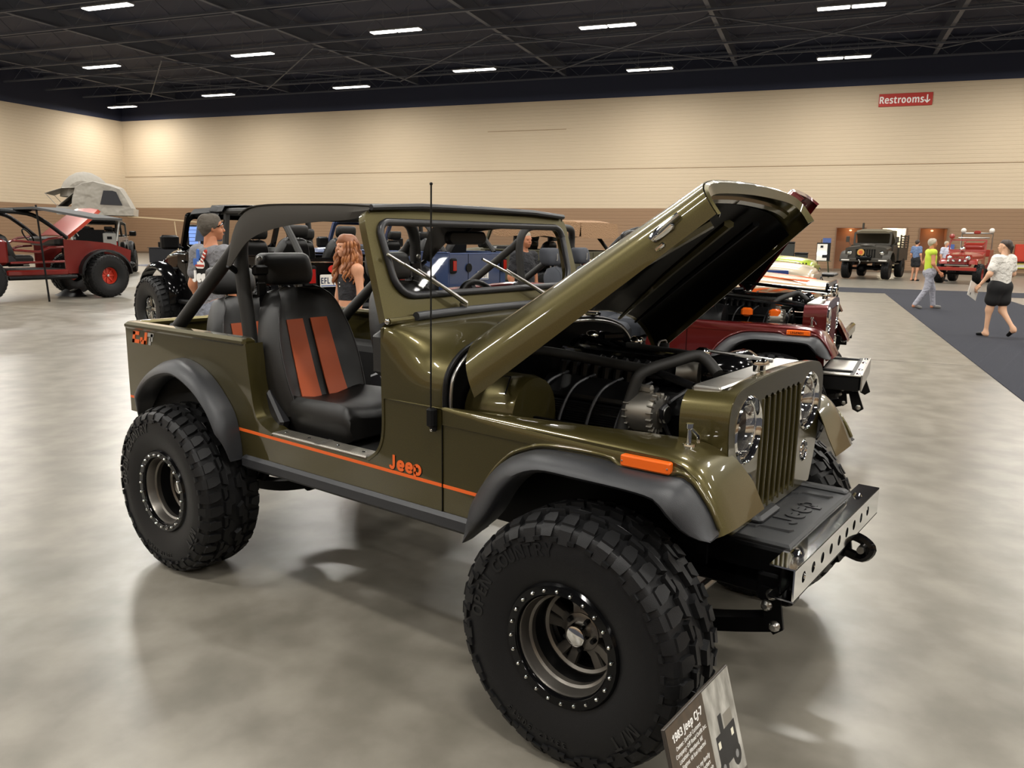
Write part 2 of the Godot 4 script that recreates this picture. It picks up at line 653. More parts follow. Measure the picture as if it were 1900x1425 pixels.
# ------------------------------------------------------------------ materials of the cars
func car_materials() -> void:
	var p := mat("olive_paint", rgb(84, 76, 40), 0.36, 0.66, 1.0)
	var flake := noise_tex(0.35, [rgb(225, 225, 225), rgb(255, 255, 255)], [0.3, 0.7], 21, 2, 256)
	p.albedo_texture = flake
	p.uv1_triplanar = true
	p.uv1_scale = Vector3.ONE * 3.0
	mat("maroon_paint", rgb(86, 8, 8), 0.34, 0.4, 1.0)
	mat("chrome", rgb(226, 226, 224), 0.06, 1.0)
	mat("steel", rgb(170, 168, 164), 0.28, 1.0)
	mat("brushed_aluminium", rgb(190, 187, 180), 0.36, 1.0)
	mat("gunmetal", rgb(118, 114, 108), 0.36, 0.9)
	mat("gloss_black", rgb(9, 9, 10), 0.1).metallic_specular = 0.34
	mat("satin_black", rgb(13, 13, 14), 0.42).metallic_specular = 0.32
	mat("frame_black", rgb(6, 6, 7), 0.42).metallic_specular = 0.22
	var f := mat("flare_plastic", rgb(40, 41, 44), 0.45)
	var grain := noise_tex(0.25, [Color(0, 0, 0), Color(1, 1, 1)], [0.2, 0.8], 31, 2, 256)
	bumpy(f, grain, 6.0, 0.03)
	bumpy(mat("cover_plastic", rgb(32, 33, 35), 0.5), grain, 6.0, 0.03)
	var r := mat("tyre_rubber", rgb(20, 20, 21), 0.48)
	bumpy(r, grain, 5.0, 0.04)
	r.metallic_specular = 0.36
	mat("tyre_side", rgb(12, 12, 13), 0.36)
	mat("seal_rubber", rgb(34, 34, 37), 0.38)
	mat("padding", rgb(34, 33, 31), 0.6)
	var v := mat("seat_vinyl", rgb(19, 18, 17), 0.45)
	bumpy(v, grain, 10.0, 0.03)
	bumpy(mat("seat_orange", rgb(176, 78, 34), 0.55), grain, 10.0, 0.03)
	bumpy(mat("seat_grey_cloth", rgb(62, 65, 72), 0.9), grain, 8.0, 0.04)
	mat("orange_print", rgb(226, 98, 34), 0.4)
	mat("print_grey", rgb(150, 148, 142), 0.4)
	mat("marker_orange", rgb(232, 100, 22), 0.25, 0.0, 0.6)
	bumpy(mat("canvas", rgb(54, 50, 44), 0.9), noise_tex(0.3, [Color(0, 0, 0), Color(1, 1, 1)], [0.2, 0.8], 33, 2, 256), 9.0, 0.05)
	bumpy(mat("carpet_black", rgb(24, 23, 22), 0.95), grain, 12.0, 0.08)
	var g := mat("glass", Color(0.02, 0.025, 0.022, 0.05), 0.02)
	g.transparency = BaseMaterial3D.TRANSPARENCY_ALPHA
	g.metallic_specular = 0.15
	var l := mat("lamp_glass", Color(0.1, 0.1, 0.1, 0.04), 0.03)
	l.transparency = BaseMaterial3D.TRANSPARENCY_ALPHA
	mat("white_paint", rgb(226, 222, 214), 0.4, 0.0, 0.8)
	mat("cast_metal", rgb(150, 146, 138), 0.45, 0.85)

# a flat bar of the given thickness that follows a line in the xy plane between z0 and z1
func strap(line: Array, z0: float, z1: float, thick: float) -> MB:
	var m := MB.new()
	var rows := []
	for i in line.size():
		var d: Vector2 = (line[mini(i + 1, line.size() - 1)] - line[maxi(i - 1, 0)]).normalized()
		var n := Vector2(-d.y, d.x) * thick / 2
		var p: Vector2 = line[i]
		rows.append([V(p.x + n.x, p.y + n.y, z0), V(p.x + n.x, p.y + n.y, z1), V(p.x - n.x, p.y - n.y, z1), V(p.x - n.x, p.y - n.y, z0)])
	return m.grid(rows, true, true)

func pts2(a: Array) -> Array:
	var o := []
	for i in range(0, a.size(), 2):
		o.append(Vector2(a[i], a[i + 1]))
	return o

func line3(a: Array) -> Array:
	var o := []
	for i in range(0, a.size(), 3):
		o.append(V(a[i], a[i + 1], a[i + 2]))
	return o

func at_z(line: Array, z: float) -> Array:
	var o := []
	for p in line:
		o.append(V(p.x, p.y, z))
	return o

func even(line: Array, n: int) -> Array:   # n points spread evenly along a polyline
	var len := [0.0]
	for i in line.size() - 1:
		len.append(len[-1] + line[i].distance_to(line[i + 1]))
	var o := []
	var k := 0
	for i in n:
		var s: float = len[-1] * i / (n - 1)
		while k < line.size() - 2 and len[k + 1] < s:
			k += 1
		o.append(line[k].lerp(line[k + 1], clampf((s - len[k]) / maxf(len[k + 1] - len[k], 1e-9), 0, 1)))
	return o

# ------------------------------------------------------------------ wheels
var wheel_cache := {}

# a tyre round the z axis, its outer side towards +z; r radius, w tread width, lugs per round
func tyre_mesh(r: float, w: float, rim: float, lugs: int) -> ArrayMesh:
	var m := MB.new()
	var h := w / 2
	var prof := pts2([rim - 0.012, h * 0.86, rim + 0.01, h * 1.02, rim + (r - rim) * 0.3, h * 1.15, rim + (r - rim) * 0.52, h * 1.2, r - 0.055, h * 1.14, r - 0.03, h * 1.06, r - 0.026, h * 0.94, r - 0.021, h * 0.6, r - 0.02, 0.0])
	var all := smooth(prof, 2)
	var back := []
	for i in range(all.size() - 2, -1, -1):
		back.append(Vector2(all[i].x, -all[i].y))
	all.append_array(back)
	var xf := Transform3D(Basis(V(1, 0, 0), V(0, 0, 1), V(0, -1, 0)), Vector3.ZERO)
	m.lathe(all, xf, 64)
	# tread: polygons given as (across in halves of the width, round in pitches), lifted off the carcass
	var pitch := TAU / lugs
	var shapes := [
		[[1.0, 0.06], [1.0, 0.4], [0.78, 0.44], [0.56, 0.4], [0.52, 0.2], [0.74, 0.1]],
		[[1.0, 0.56], [1.0, 0.88], [0.82, 0.94], [0.62, 0.9], [0.58, 0.7], [0.8, 0.6]],
		[[0.46, 0.1], [0.46, 0.52], [0.3, 0.62], [0.28, 0.9], [0.06, 0.74], [0.06, 0.4], [0.24, 0.36], [0.26, 0.02]],
		[[0.46, 0.6], [0.5, 0.98], [0.36, 1.04], [0.34, 0.7]],
	]
	for k in lugs:
		for side in [1, -1]:
			for q in shapes.size():
				var top := []
				var bot := []
				var mid := Vector2.ZERO
				for p in shapes[q]:
					mid += Vector2(p[0], p[1])
				mid /= shapes[q].size()
				for p in shapes[q]:
					var c := Vector2(p[0], p[1])
					for e in 2:
						var cc := c if e == 0 else c.lerp(mid, 0.07)
						var s: float = cc.x * h * side
						var a: float = (k + cc.y + (0.0 if side > 0 else 0.5)) * pitch
						var drop := 0.016 * pow(absf(cc.x), 4.0)
						var rr := (r - 0.03 if e == 0 else r) - drop
						(bot if e == 0 else top).append(V(cos(a) * rr, sin(a) * rr, s))
				m.grid([bot, top], true, true)
				if q < 2:   # the shoulder lug runs down the sidewall
					var out := []
					var a0: float = (k + shapes[q][0][1] + (0.0 if side > 0 else 0.5)) * pitch
					var a1: float = (k + shapes[q][1][1] + (0.0 if side > 0 else 0.5)) * pitch
					var deep := 0.075 if q == 0 else 0.055
					for pr in [[r - 0.006 - 0.016, h * 0.98, 0.0], [r - 0.034, h * 1.12, 0.0], [r - deep, h * 1.215, 0.004]]:
						var row := []
						for c in [[a0, pr[1] * side], [a1, pr[1] * side], [a1, (pr[1] - 0.05) * side], [a0, (pr[1] - 0.05) * side]]:
							var am: float = lerpf(c[0], (a0 + a1) / 2, 0.12 if pr[2] > 0 else 0.0)
							row.append(V(cos(am) * pr[0], sin(am) * pr[0], c[1]))
						out.append(row)
					m.grid(out, true, true)
	# rim protector ring and small sidewall bars
	for k in lugs * 2:
		var a := pitch * k / 2.0
		var q := Basis(Vector3.BACK, a)
		m.box(q * V(rim + (r - rim) * 0.72, 0, h * 1.185), V(0.012, 0.024, 0.012), q)
	return m.mesh(30)

func wheel_parts(kind: String) -> Dictionary:
	if wheel_cache.has(kind):
		return wheel_cache[kind]
	var d := {}
	if kind == "beadlock":
		d.tyre = tyre_mesh(0.419, 0.262, 0.19, 18)
		var xf := Transform3D(Basis(V(1, 0, 0), V(0, 0, 1), V(0, -1, 0)), Vector3.ZERO)
		var letters := MB.new()
		var words := ["OPEN COUNTRY", "M/T", "33x12.50R15"]
		var mids := [2.3, 5.5, 4.4]
		for w in 3:
			var s: String = words[w]
			for i in s.length():
				var a: float = mids[w] - (i - (s.length() - 1) / 2.0) * (0.12 if w < 2 else 0.07)
				if s[i] != " ":
					var dir := V(cos(a), sin(a), 0)
					letters.text(s[i], Transform3D(Basis(V(sin(a), -cos(a), 0), dir, V(0, 0, 1)), dir * 0.318 + V(0, 0, 0.156)), 0.042 if w < 2 else 0.02, 0.006)
		d.letters = letters.mesh()
		d.ring = MB.new().lathe(pts2([0.205, 0.118, 0.207, 0.136, 0.2, 0.146, 0.172, 0.146, 0.166, 0.138, 0.166, 0.112]), xf, 48).mesh()
		d.lip = MB.new().lathe(pts2([0.168, 0.130, 0.164, 0.130, 0.160, 0.122, 0.154, 0.092, 0.146, 0.086, 0.146, 0.066]), xf, 48).mesh()
		d.barrel = MB.new().lathe(pts2([0.148, 0.088, 0.1475, 0.07, 0.146, -0.005, 0.15, -0.02, 0.15, -0.1, 0.18, -0.12, 0.19, -0.12]), xf, 48).mesh()
		var bolt := MB.new().lathe(pts2([0.0, 0.008, 0.003, 0.008, 0.006, 0.0055, 0.0072, 0.0, 0.0072, -0.003]), xf, 10)
		d.bolt = bolt.mesh()
		# the wheel centre: five paired spokes round a bowl
		var disc := MB.new()
		disc.lathe(pts2([0.146, 0.0, 0.146, 0.014, 0.138, 0.018, 0.128, 0.012, 0.128, -0.004]), xf, 48)
		disc.lathe(pts2([0.03, 0.02, 0.05, 0.022, 0.064, 0.016, 0.07, 0.0, 0.07, -0.02]), xf, 32)
		for k in 5:
			for s in [-1, 1]:
				var a: float = TAU * k / 5.0 + s * 0.2 + 0.35
				var u := V(cos(a), sin(a), 0)
				var w2 := V(-sin(a), cos(a), 0)
				var rows := []
				for e in [[0.055, 0.020, 0.016], [0.085, 0.017, 0.006], [0.134, 0.02, 0.010]]:
					var row := []
					for c in [[-1, -0.022], [1, -0.022], [1, -0.006], [0.75, 0.0], [-0.75, 0.0], [-1, -0.006]]:
						row.append(u * e[0] + w2 * (c[0] * e[1]) + V(0, 0, e[2] + c[1]))
					rows.append(row)
				disc.grid(rows, true, true)
		d.disc = disc.mesh()
		d.dark = MB.new().lathe(pts2([0.0, -0.05, 0.145, -0.05]), xf, 24).mesh()
		d.cap = MB.new().lathe(pts2([0.0, 0.062, 0.026, 0.061, 0.034, 0.057, 0.038, 0.046, 0.038, 0.0]), xf, 28).mesh()
		d.nut = MB.new().lathe(pts2([0.0, 0.02, 0.008, 0.018, 0.0095, 0.0, 0.0095, -0.02]), xf, 6).mesh()
	else:
		d.tyre = tyre_mesh({"big": 0.47, "huge": 0.55, "wide": 0.51, "mid": 0.42}[kind], 0.36 if kind in ["huge", "wide"] else 0.27, 0.22, 18)
		var xf := Transform3D(Basis(V(1, 0, 0), V(0, 0, 1), V(0, -1, 0)), Vector3.ZERO)
		var disc := MB.new().lathe(pts2([0.225, 0.13, 0.222, 0.142, 0.205, 0.145, 0.198, 0.12, 0.19, 0.04]), xf, 32)
		disc.lathe(pts2([0.0, 0.06, 0.05, 0.06, 0.06, 0.045, 0.19, 0.03]), xf, 24)
		for k in 8:
			var a := TAU * k / 8.0
			disc.box(V(cos(a), sin(a), 0) * 0.12 + V(0, 0, 0.045), V(0.14, 0.05, 0.03), Basis(Vector3.BACK, a), 0.008)
		d.disc = disc.mesh()
		d.cap = MB.new().lathe(pts2([0.0, 0.11, 0.03, 0.1, 0.035, 0.05]), xf, 16).mesh()
	wheel_cache[kind] = d
	return d

func hero_wheel(car: Node3D, at: Vector3, side: float, steer := 0.0, spin := 0.0) -> void:
	var d := wheel_parts("beadlock")
	var b := Basis(Vector3.UP, steer + (0.0 if side > 0 else PI)) * Basis(Vector3.BACK, spin)
	var w := joint(car, "wheel", Transform3D(b, at))
	part(w, "tyre", d.tyre, mats.tyre_rubber)
	part(w, "sidewall_lettering", d.letters, mats.tyre_side)
	part(w, "beadlock_ring", d.ring, mats.gloss_black)
	part(w, "rim_lip", d.lip, mats.gunmetal)
	part(w, "rim_barrel", d.barrel, mats.satin_black)
	part(w, "wheel_centre", d.disc, mats.gunmetal)
	part(w, "brake_backing", d.dark, mats.frame_black)
	part(w, "hub_cap", d.cap, mats.chrome, "chrome hub cap")
	for k in 24:
		var a := TAU * k / 24.0
		var o := part(w, "bolt", d.bolt, mats.chrome)
		o.position = V(cos(a) * 0.1848, sin(a) * 0.1848, 0.148)
	for k in 5:
		var a := TAU * k / 5.0 + 0.98
		var o := part(w, "lug_nut", d.nut, mats.satin_black)
		o.position = V(cos(a) * 0.053, sin(a) * 0.053, 0.02)

func plain_wheel(car: Node3D, at: Vector3, side: float, kind: String, rim: Material, steer := 0.0) -> Node3D:
	var d := wheel_parts(kind)
	var w := joint(car, "wheel", Transform3D(Basis(Vector3.UP, steer + (0.0 if side > 0 else PI)), at))
	part(w, "tyre", d.tyre, mats.tyre_rubber)
	part(w, "rim", d.disc, rim)
	part(w, "hub_cap", d.cap, mats.steel)
	return w

# ------------------------------------------------------------------ pieces of the open off-roader
const ARCH_REAR := [-0.456, 0.72, -0.412, 0.837, -0.308, 0.934, -0.179, 1.008, -0.049, 1.044, 0.071, 1.034, 0.202, 0.982, 0.316, 0.891, 0.382, 0.807, 0.416, 0.67, 0.418, 0.61]
const LIP_REAR := [-0.40, 0.70, -0.355, 0.78, -0.27, 0.882, -0.153, 0.952, -0.021, 0.99, 0.08, 0.984, 0.21, 0.928, 0.315, 0.844, 0.38, 0.751, 0.412, 0.686, 0.415, 0.61]
const ARCH_FRONT := [1.822, 0.57, 1.869, 0.714, 1.929, 0.819, 2.009, 0.9, 2.079, 0.936, 2.147, 0.958, 2.252, 0.966, 2.39, 0.966, 2.44, 0.957, 2.614, 0.957, 2.662, 0.958, 2.701, 0.932, 2.751, 0.872, 2.782, 0.815]
const LIP_FRONT := [1.845, 0.57, 1.915, 0.65, 1.981, 0.729, 2.037, 0.818, 2.099, 0.882, 2.166, 0.917, 2.231, 0.93, 2.332, 0.93, 2.497, 0.929, 2.586, 0.925, 2.623, 0.918, 2.662, 0.888, 2.70, 0.842, 2.74, 0.815, 2.782, 0.808]

func flare(base: Array, lip: Array) -> MB:
	var b := even(smooth(pts2(base), 3), 40)
	var l := even(smooth(pts2(lip), 3), 40)
	var rows := []
	for e in [[0.0, 0.712, 0.004], [0.03, 0.728, 0.006], [0.2, 0.765, 0.012], [0.5, 0.798, 0.014], [0.8, 0.822, 0.008], [1.0, 0.83, 0.0], [1.08, 0.824, -0.006], [1.1, 0.80, -0.012], [1.0, 0.72, -0.02]]:
		var row := []
		for i in b.size():
			var d: Vector2 = (b[mini(i + 1, 39)] - b[maxi(i - 1, 0)]).normalized()
			var n := Vector2(-d.y, d.x)
			var end := minf(minf(i, 39 - i) / 5.0, 1.0)
			var p: Vector2 = b[i].lerp(l[i], e[0]) + n * e[2] * end
			row.append(V(p.x, p.y, 0.712 + (e[1] - 0.712) * (0.55 + 0.45 * end)))
		rows.append(row)
	return MB.new().sheet(rows, -0.004)

func fender_top() -> MB:
	var top := smooth(pts2([1.69, 1.034, 2.0, 1.031, 2.3, 1.028, 2.5, 1.026, 2.6, 1.021, 2.66, 1.007, 2.706, 0.975, 2.75, 0.91, 2.782, 0.848, 2.8, 0.812]), 4)
	var rows := []
	for i in top.size():
		var d: Vector2 = (top[mini(i + 1, top.size() - 1)] - top[maxi(i - 1, 0)]).normalized()
		var n := Vector2(d.y, -d.x)
		var p: Vector2 = top[i]
		var zi := lerpf(0.702, 0.492, clampf((p.x - 1.69) / 0.95, 0, 1)) if p.x < 2.66 else lerpf(0.485, 0.405, clampf((p.x - 2.66) / 0.1, 0, 1))
		var k := minf(1.0, (0.712 - zi) / 0.08)
		var row := []
		for e in [[0.0, -0.006], [0.35, -0.008], [0.7, -0.006], [0.86, 0.0], [0.95, 0.012 * k], [1.0, 0.034 * k], [1.0, 0.06]]:
			row.append(V(p.x + n.x * e[1], p.y + n.y * e[1], lerpf(zi, 0.714, e[0])))
		rows.append(row)
	return MB.new().sheet(rows, 0.003)

func fender_side() -> MB:
	var poly := PackedVector2Array([Vector2(1.692, 1.02), Vector2(1.692, 0.61), Vector2(1.83, 0.6)])
	var arch := smooth(pts2(ARCH_FRONT), 2)
	for p in arch:
		if p.y > 0.62:
			poly.append(p + Vector2(0, 0.004))
	for p in [[2.778, 0.85], [2.742, 0.905], [2.70, 0.965], [2.655, 0.995], [2.6, 1.01], [2.3, 1.016], [2.0, 1.02]]:
		poly.append(Vector2(p[0], p[1]))
	return MB.new().prism(poly, Transform3D(Basis.IDENTITY, V(0, 0, 0.7056)), 0.004)

func tub_side() -> MB:
	var poly := PackedVector2Array()
	for p in [[-0.6, 1.165], [0.475, 1.165]]:
		poly.append(Vector2(p[0], p[1]))
	for p in smooth(pts2([0.475, 1.15, 0.498, 1.005, 0.526, 0.86, 0.57, 0.802, 0.652, 0.768]), 4):
		poly.append(p)
	for p in smooth(pts2([1.281, 0.765, 1.345, 0.815, 1.372, 0.895, 1.376, 1.034]), 4):
		poly.append(p)
	for p in [[1.69, 1.034], [1.69, 0.61], [0.45, 0.615]]:
		poly.append(Vector2(p[0], p[1]))
	var arch := smooth(pts2(ARCH_REAR), 2)
	for i in range(arch.size() - 1, -1, -1):
		poly.append(arch[i] * 0.97 + Vector2(-0.0006, 0.018))
	poly.append(Vector2(-0.46, 0.7))
	poly.append(Vector2(-0.6, 0.7))
	return MB.new().prism(poly, Transform3D(Basis.IDENTITY, V(0, 0, 0.68)), 0.03, 0.004)

func cowl_section(x: float) -> Array:
	var a := pts2([0.711, 1.034, 0.711, 1.12, 0.711, 1.22, 0.708, 1.29, 0.69, 1.318, 0.62, 1.327, 0.45, 1.332, 0.25, 1.336, 0.0, 1.338])
	var b := pts2([0.702, 1.034, 0.702, 1.1, 0.688, 1.16, 0.645, 1.21, 0.575, 1.25, 0.45, 1.283, 0.32, 1.3, 0.18, 1.308, 0.0, 1.312])
	var k := smoothstep(1.38, 1.64, x)
	var half := []
	for i in a.size():
		half.append(a[i].lerp(b[i], k))
	half = smooth(half, 3)
	var row := []
	for p in half:
		row.append(V(x, p.y, p.x))
	for i in range(half.size() - 2, -1, -1):
		row.append(V(x, half[i].y, -half[i].x))
	return row

const HOOD_O := Vector2(1.832, 1.094)

func hood_row(s: float, shrink := 0.0) -> Array:   # s: 0 at the cowl, 1 at the nose; points in the hood's own frame (u, v, z)
	var a := pts2([0.695, 0.0, 0.697, 0.06, 0.682, 0.12, 0.638, 0.172, 0.568, 0.208, 0.45, 0.238, 0.3, 0.253, 0.15, 0.262, 0.0, 0.266])
	var b := pts2([0.48, 0.0, 0.482, 0.045, 0.473, 0.082, 0.445, 0.11, 0.4, 0.126, 0.32, 0.138, 0.2, 0.146, 0.1, 0.15, 0.0, 0.152])
	var half := []
	for i in a.size():
		half.append(a[i].lerp(b[i], s))
	half = smooth(half, 3)
	var row := []
	for q in 2:
		for i in half.size() - q:
			var p: Vector2 = half[i] if q == 0 else half[half.size() - 2 - i]
			var z: float = (p.x - shrink) * (1.0 if q == 0 else -1.0)
			var u := s * 1.016 + lerpf(0.28, 0.06, s) * p.y
			row.append(V(u, p.y - shrink * 0.9, z))
	return row

func seat(car: Node3D, at: Vector3, scale: float, cover: Material, stripes: Material, crest := "") -> Node3D:
	var s := joint(car, "seat", Transform3D(Basis.from_scale(Vector3.ONE * scale), at))
	# cushion and backrest share a cross-section that has bolsters; x forward, y up, z across
	var rows := []
	for e in [[-0.02, 0.20, 0.13, 0.02], [0.02, 0.225, 0.15, 0.0], [0.2, 0.245, 0.155, 0.0], [0.38, 0.25, 0.16, 0.0], [0.47, 0.245, 0.15, 0.0], [0.51, 0.23, 0.11, 0.02]]:
		var row := []
		for c in [[-1.0, 0.55], [-0.98, 0.92], [-0.86, 1.08], [-0.68, 1.0], [-0.3, 0.9], [0.3, 0.9], [0.68, 1.0], [0.86, 1.08], [0.98, 0.92], [1.0, 0.55], [0.9, 0.0], [-0.9, 0.0]]:
			row.append(V(e[0], e[3] + c[1] * (e[2] - e[3]), c[0] * e[1]))
		rows.append(row)
	part(s, "cushion", MB.new().grid(smooth_rows(rows, 3), true, true), cover, "", 50)
	var back := []
	var front := []
	for e in [[0.06, 0.06, 0.24], [0.02, 0.16, 0.262], [-0.02, 0.28, 0.268], [-0.06, 0.4, 0.255], [-0.095, 0.5, 0.225], [-0.125, 0.58, 0.185], [-0.145, 0.63, 0.15], [-0.155, 0.645, 0.1]]:
		var row := []
		var t: float = 1.0 if e[1] < 0.6 else 0.6
		for c in [[-1.0, -0.03], [-0.99, 0.05], [-0.86, 0.085], [-0.66, 0.05], [-0.3, 0.03], [0.3, 0.03], [0.66, 0.05], [0.86, 0.085], [0.99, 0.05], [1.0, -0.03], [0.85, -0.075], [-0.85, -0.075]]:
			row.append(V(e[0] + c[1] * t, e[1] + c[1] * 0.25 * t, c[0] * e[2]))
		back.append(row)
		front.append([e, t])
	part(s, "backrest", MB.new().grid(smooth_rows(back, 3), true, true), cover, "", 50)
	var head := []
	for e in [[-0.195, 0.66, 0.11, 0.03], [-0.2, 0.672, 0.135, 0.05], [-0.206, 0.71, 0.148, 0.062], [-0.214, 0.76, 0.148, 0.06], [-0.22, 0.80, 0.14, 0.05], [-0.223, 0.815, 0.115, 0.03]]:
		var row := []
		for k in 16:
			var a := TAU * k / 16.0
			var cx := signf(cos(a)) * pow(absf(cos(a)), 0.55)
			var cz := signf(sin(a)) * pow(absf(sin(a)), 0.55)
			row.append(V(e[0] + cx * e[3], e[1], cz * e[2]))
		head.append(row)
	part(s, "headrest", MB.new().grid(smooth_rows(head, 2), true, true), cover, "", 50)
	for z in [-0.05, 0.05]:
		part(s, "headrest_post", MB.new().tube([V(-0.17, 0.6, z), V(-0.195, 0.7, z)], 0.007, 8), mats.steel)
	if stripes:
		for k in [-1, 1]:
			var rr := []
			for e in [[0.056, 0.08], [0.015, 0.18], [-0.02, 0.28], [-0.057, 0.39], [-0.09, 0.49]]:
				var w: float = lerpf(0.118, 0.098, (e[1] - 0.08) / 0.41)
				var x: float = e[0] + 0.034
				rr.append([V(x, e[1] + 0.012, k * 0.024), V(x + 0.002, e[1] + 0.012, k * (0.024 + w * 0.5)), V(x + 0.004, e[1] + 0.012, k * (0.024 + w))])
			part(s, "stripe_panel", MB.new().sheet(smooth_rows(rr, 3), 0.006 * k), stripes, "orange stripe panel", 50)
	# seam piping along both bolsters
	for k in [-1, 1]:
		var pp := []
		for f in front:
			pp.append(V(f[0][0] + 0.087 * f[1], f[0][1] + 0.021 * f[1], k * 0.86 * f[0][2]))
		part(s, "piping", MB.new().tube(smooth(pp, 3), 0.0035, 6), cover)
	part(s, "recliner_cover", MB.new().prism(PackedVector2Array([Vector2(-0.06, -0.02), Vector2(0.1, -0.03), Vector2(0.13, 0.03), Vector2(0.08, 0.1), Vector2(0.03, 0.17), Vector2(-0.05, 0.14)]), Transform3D(Basis.IDENTITY, V(-0.03, 0.02, 0.235)), 0.045, 0.012), mats.seal_rubber)
	part(s, "seat_base", MB.new().box(V(0.22, -0.03, 0), V(0.42, 0.05, 0.36), Basis.IDENTITY, 0.01).box(V(0.2, -0.08, 0.16), V(0.46, 0.03, 0.04)).box(V(0.2, -0.08, -0.16), V(0.46, 0.03, 0.04)), mats.frame_black)
	if crest:
		part(s, "crest", MB.new().text(crest, Transform3D(Basis(V(0, 0, -1), V(0, 1, 0), V(1, 0, 0)), V(-0.138, 0.74, 0)), 0.05, 0.006), mats.print_grey)
	return s

func smooth_rows(rows: Array, k: int) -> Array:
	var n: int = rows[0].size()
	var cols := []
	for j in n:
		var c := []
		for r in rows:
			c.append(r[j])
		cols.append(smooth(c, k))
	var out := []
	for i in cols[0].size():
		var r := []
		for j in n:
			r.append(cols[j][i])
		out.append(r)
	return out

func both(car: Node3D, called: String, m: MB, mt: Material, label := "", angle := 38.0) -> void:
	part(car, called, m, mt, label, angle)
	part(car, called, m.mirrored(), mt, label, angle)

# the open four-wheel drive with its bonnet up; o tells the two cars of this build apart
func open_car(car: Node3D, o: Dictionary) -> void:
	var paint: Material = o.paint
	# --- tub
	both(car, "body_side", tub_side(), paint)
	var rail := MB.new().box(V(-0.062, 1.17, 0.683), V(1.085, 0.04, 0.075), Basis.IDENTITY, 0.014)
	both(car, "top_rail", rail, paint)
	both(car, "door_jamb", strap(smooth(pts2([0.478, 1.165, 0.498, 1.005, 0.526, 0.86, 0.57, 0.802, 0.655, 0.768]), 5), 0.62, 0.714, 0.012), paint)
	both(car, "door_jamb", strap(smooth(pts2([1.281, 0.765, 1.345, 0.815, 1.374, 0.895, 1.378, 1.05, 1.378, 1.31]), 4), 0.63, 0.714, 0.012), paint)
	part(car, "rear_panel", MB.new().box(V(-0.59, 0.935, 0), V(0.03, 0.47, 1.41), Basis.IDENTITY, 0.008), paint)
	part(car, "rear_rail", MB.new().box(V(-0.585, 1.17, 0), V(0.05, 0.04, 1.42), Basis.IDENTITY, 0.012), paint)
	part(car, "cargo_floor", MB.new().box(V(0.5, 0.72, 0), V(2.2, 0.03, 1.34)), mats.carpet_black)
	both(car, "wheel_house", MB.new().box(V(-0.05, 0.86, 0.54), V(0.94, 0.28, 0.28), Basis.IDENTITY, 0.03), mats.carpet_black)
	both(car, "sill", MB.new().box(V(0.97, 0.745, 0.665), V(0.72, 0.045, 0.08), Basis.IDENTITY, 0.01), paint)
	both(car, "rocker_guard", MB.new().box(V(1.13, 0.605, 0.665), V(1.42, 0.065, 0.125), Basis.IDENTITY, 0.014), mats.flare_plastic)
	var scuff := MB.new().box(V(0.965, 0.7725, 0.672), V(0.62, 0.008, 0.086), Basis.IDENTITY, 0.002)
	for i in 9:
		scuff.box(V(0.965, 0.7775, 0.638 + i * 0.0085), V(0.61, 0.004, 0.004))
	scuff.box(V(0.965, 0.7775, 0.672), V(0.03, 0.005, 0.084))
	both(car, "scuff_plate", scuff, mats.brushed_aluminium, "ribbed aluminium door sill plate")
	for x in [0.71, 0.87, 1.06, 1.22]:
		for s in [-1, 1]:
			part(car, "screw", MB.new().ball(V(x, 0.78, 0.675 * s), V(0.008, 0.004, 0.008), 6), mats.chrome)
	# --- fenders, flares
	both(car, "rear_flare", flare(ARCH_REAR, LIP_REAR), mats.flare_plastic, "", 50)
	both(car, "front_flare", flare(ARCH_FRONT, LIP_FRONT), mats.flare_plastic, "", 50)
	both(car, "fender_top", fender_top(), paint, "", 50)
	both(car, "fender_side", fender_side(), paint)
	var bead := []
	for p in smooth(pts2(ARCH_FRONT), 3):
		if p.y > 0.64:
			bead.append(V(p.x, p.y + (0.016 if p.x < 2.42 or p.x > 2.63 else 0.004), 0.712))
	both(car, "arch_bead", MB.new().tube(bead, 0.009, 8), paint, "", 60)
	both(car, "side_marker", MB.new().prism(round_rect(0.17, 0.038, 0.008, 4), Transform3D(Basis.IDENTITY, V(2.539, 0.985, 0.713)), 0.022, 0.005), mats.marker_orange, "orange side marker lamp")
	for x in [2.462, 2.616]:
		for s in [-1, 1]:
			part(car, "screw", MB.new().ball(V(x, 0.985, 0.736 * s), V(0.003, 0.003, 0.002), 5), mats.steel)
	both(car, "inner_fender", MB.new().box(V(2.17, 0.8, 0.46), V(0.95, 0.4, 0.015)).box(V(2.17, 0.985, 0.585), V(0.95, 0.012, 0.22)), mats.frame_black)
	both(car, "wheel_well", MB.new().box(V(-0.02, 0.985, 0.6), V(0.86, 0.02, 0.18)).box(V(0.44, 0.78, 0.6), V(0.02, 0.4, 0.18)).box(V(-0.45, 0.85, 0.6), V(0.02, 0.28, 0.18)), mats.frame_black)
	both(car, "seam_bead", MB.new().box(V(1.535, 1.0345, 0.711), V(0.31, 0.005, 0.008), Basis.IDENTITY, 0.002), paint)
	both(car, "panel_gap", MB.new().box(V(1.691, 0.825, 0.7125), V(0.0035, 0.41, 0.003)), mats.frame_black)
	# --- cowl, firewall
	var rows := []
	for x in [1.372, 1.40, 1.45, 1.50, 1.55, 1.60, 1.65, 1.69]:
		rows.append(cowl_section(x))
	part(car, "cowl", MB.new().sheet(rows, 0.004), paint, "", 50)
	var edge := cowl_section(1.694)
	part(car, "cowl_seal", MB.new().tube(edge, 0.009, 6), mats.satin_black, "", 60)
	var edge2 := []
	for p in cowl_section(1.71):
		edge2.append(V(p.x, p.y - 0.012, p.z * 0.978))
	part(car, "hood_channel", MB.new().tube(edge2, 0.007, 6), mats.steel, "", 60)
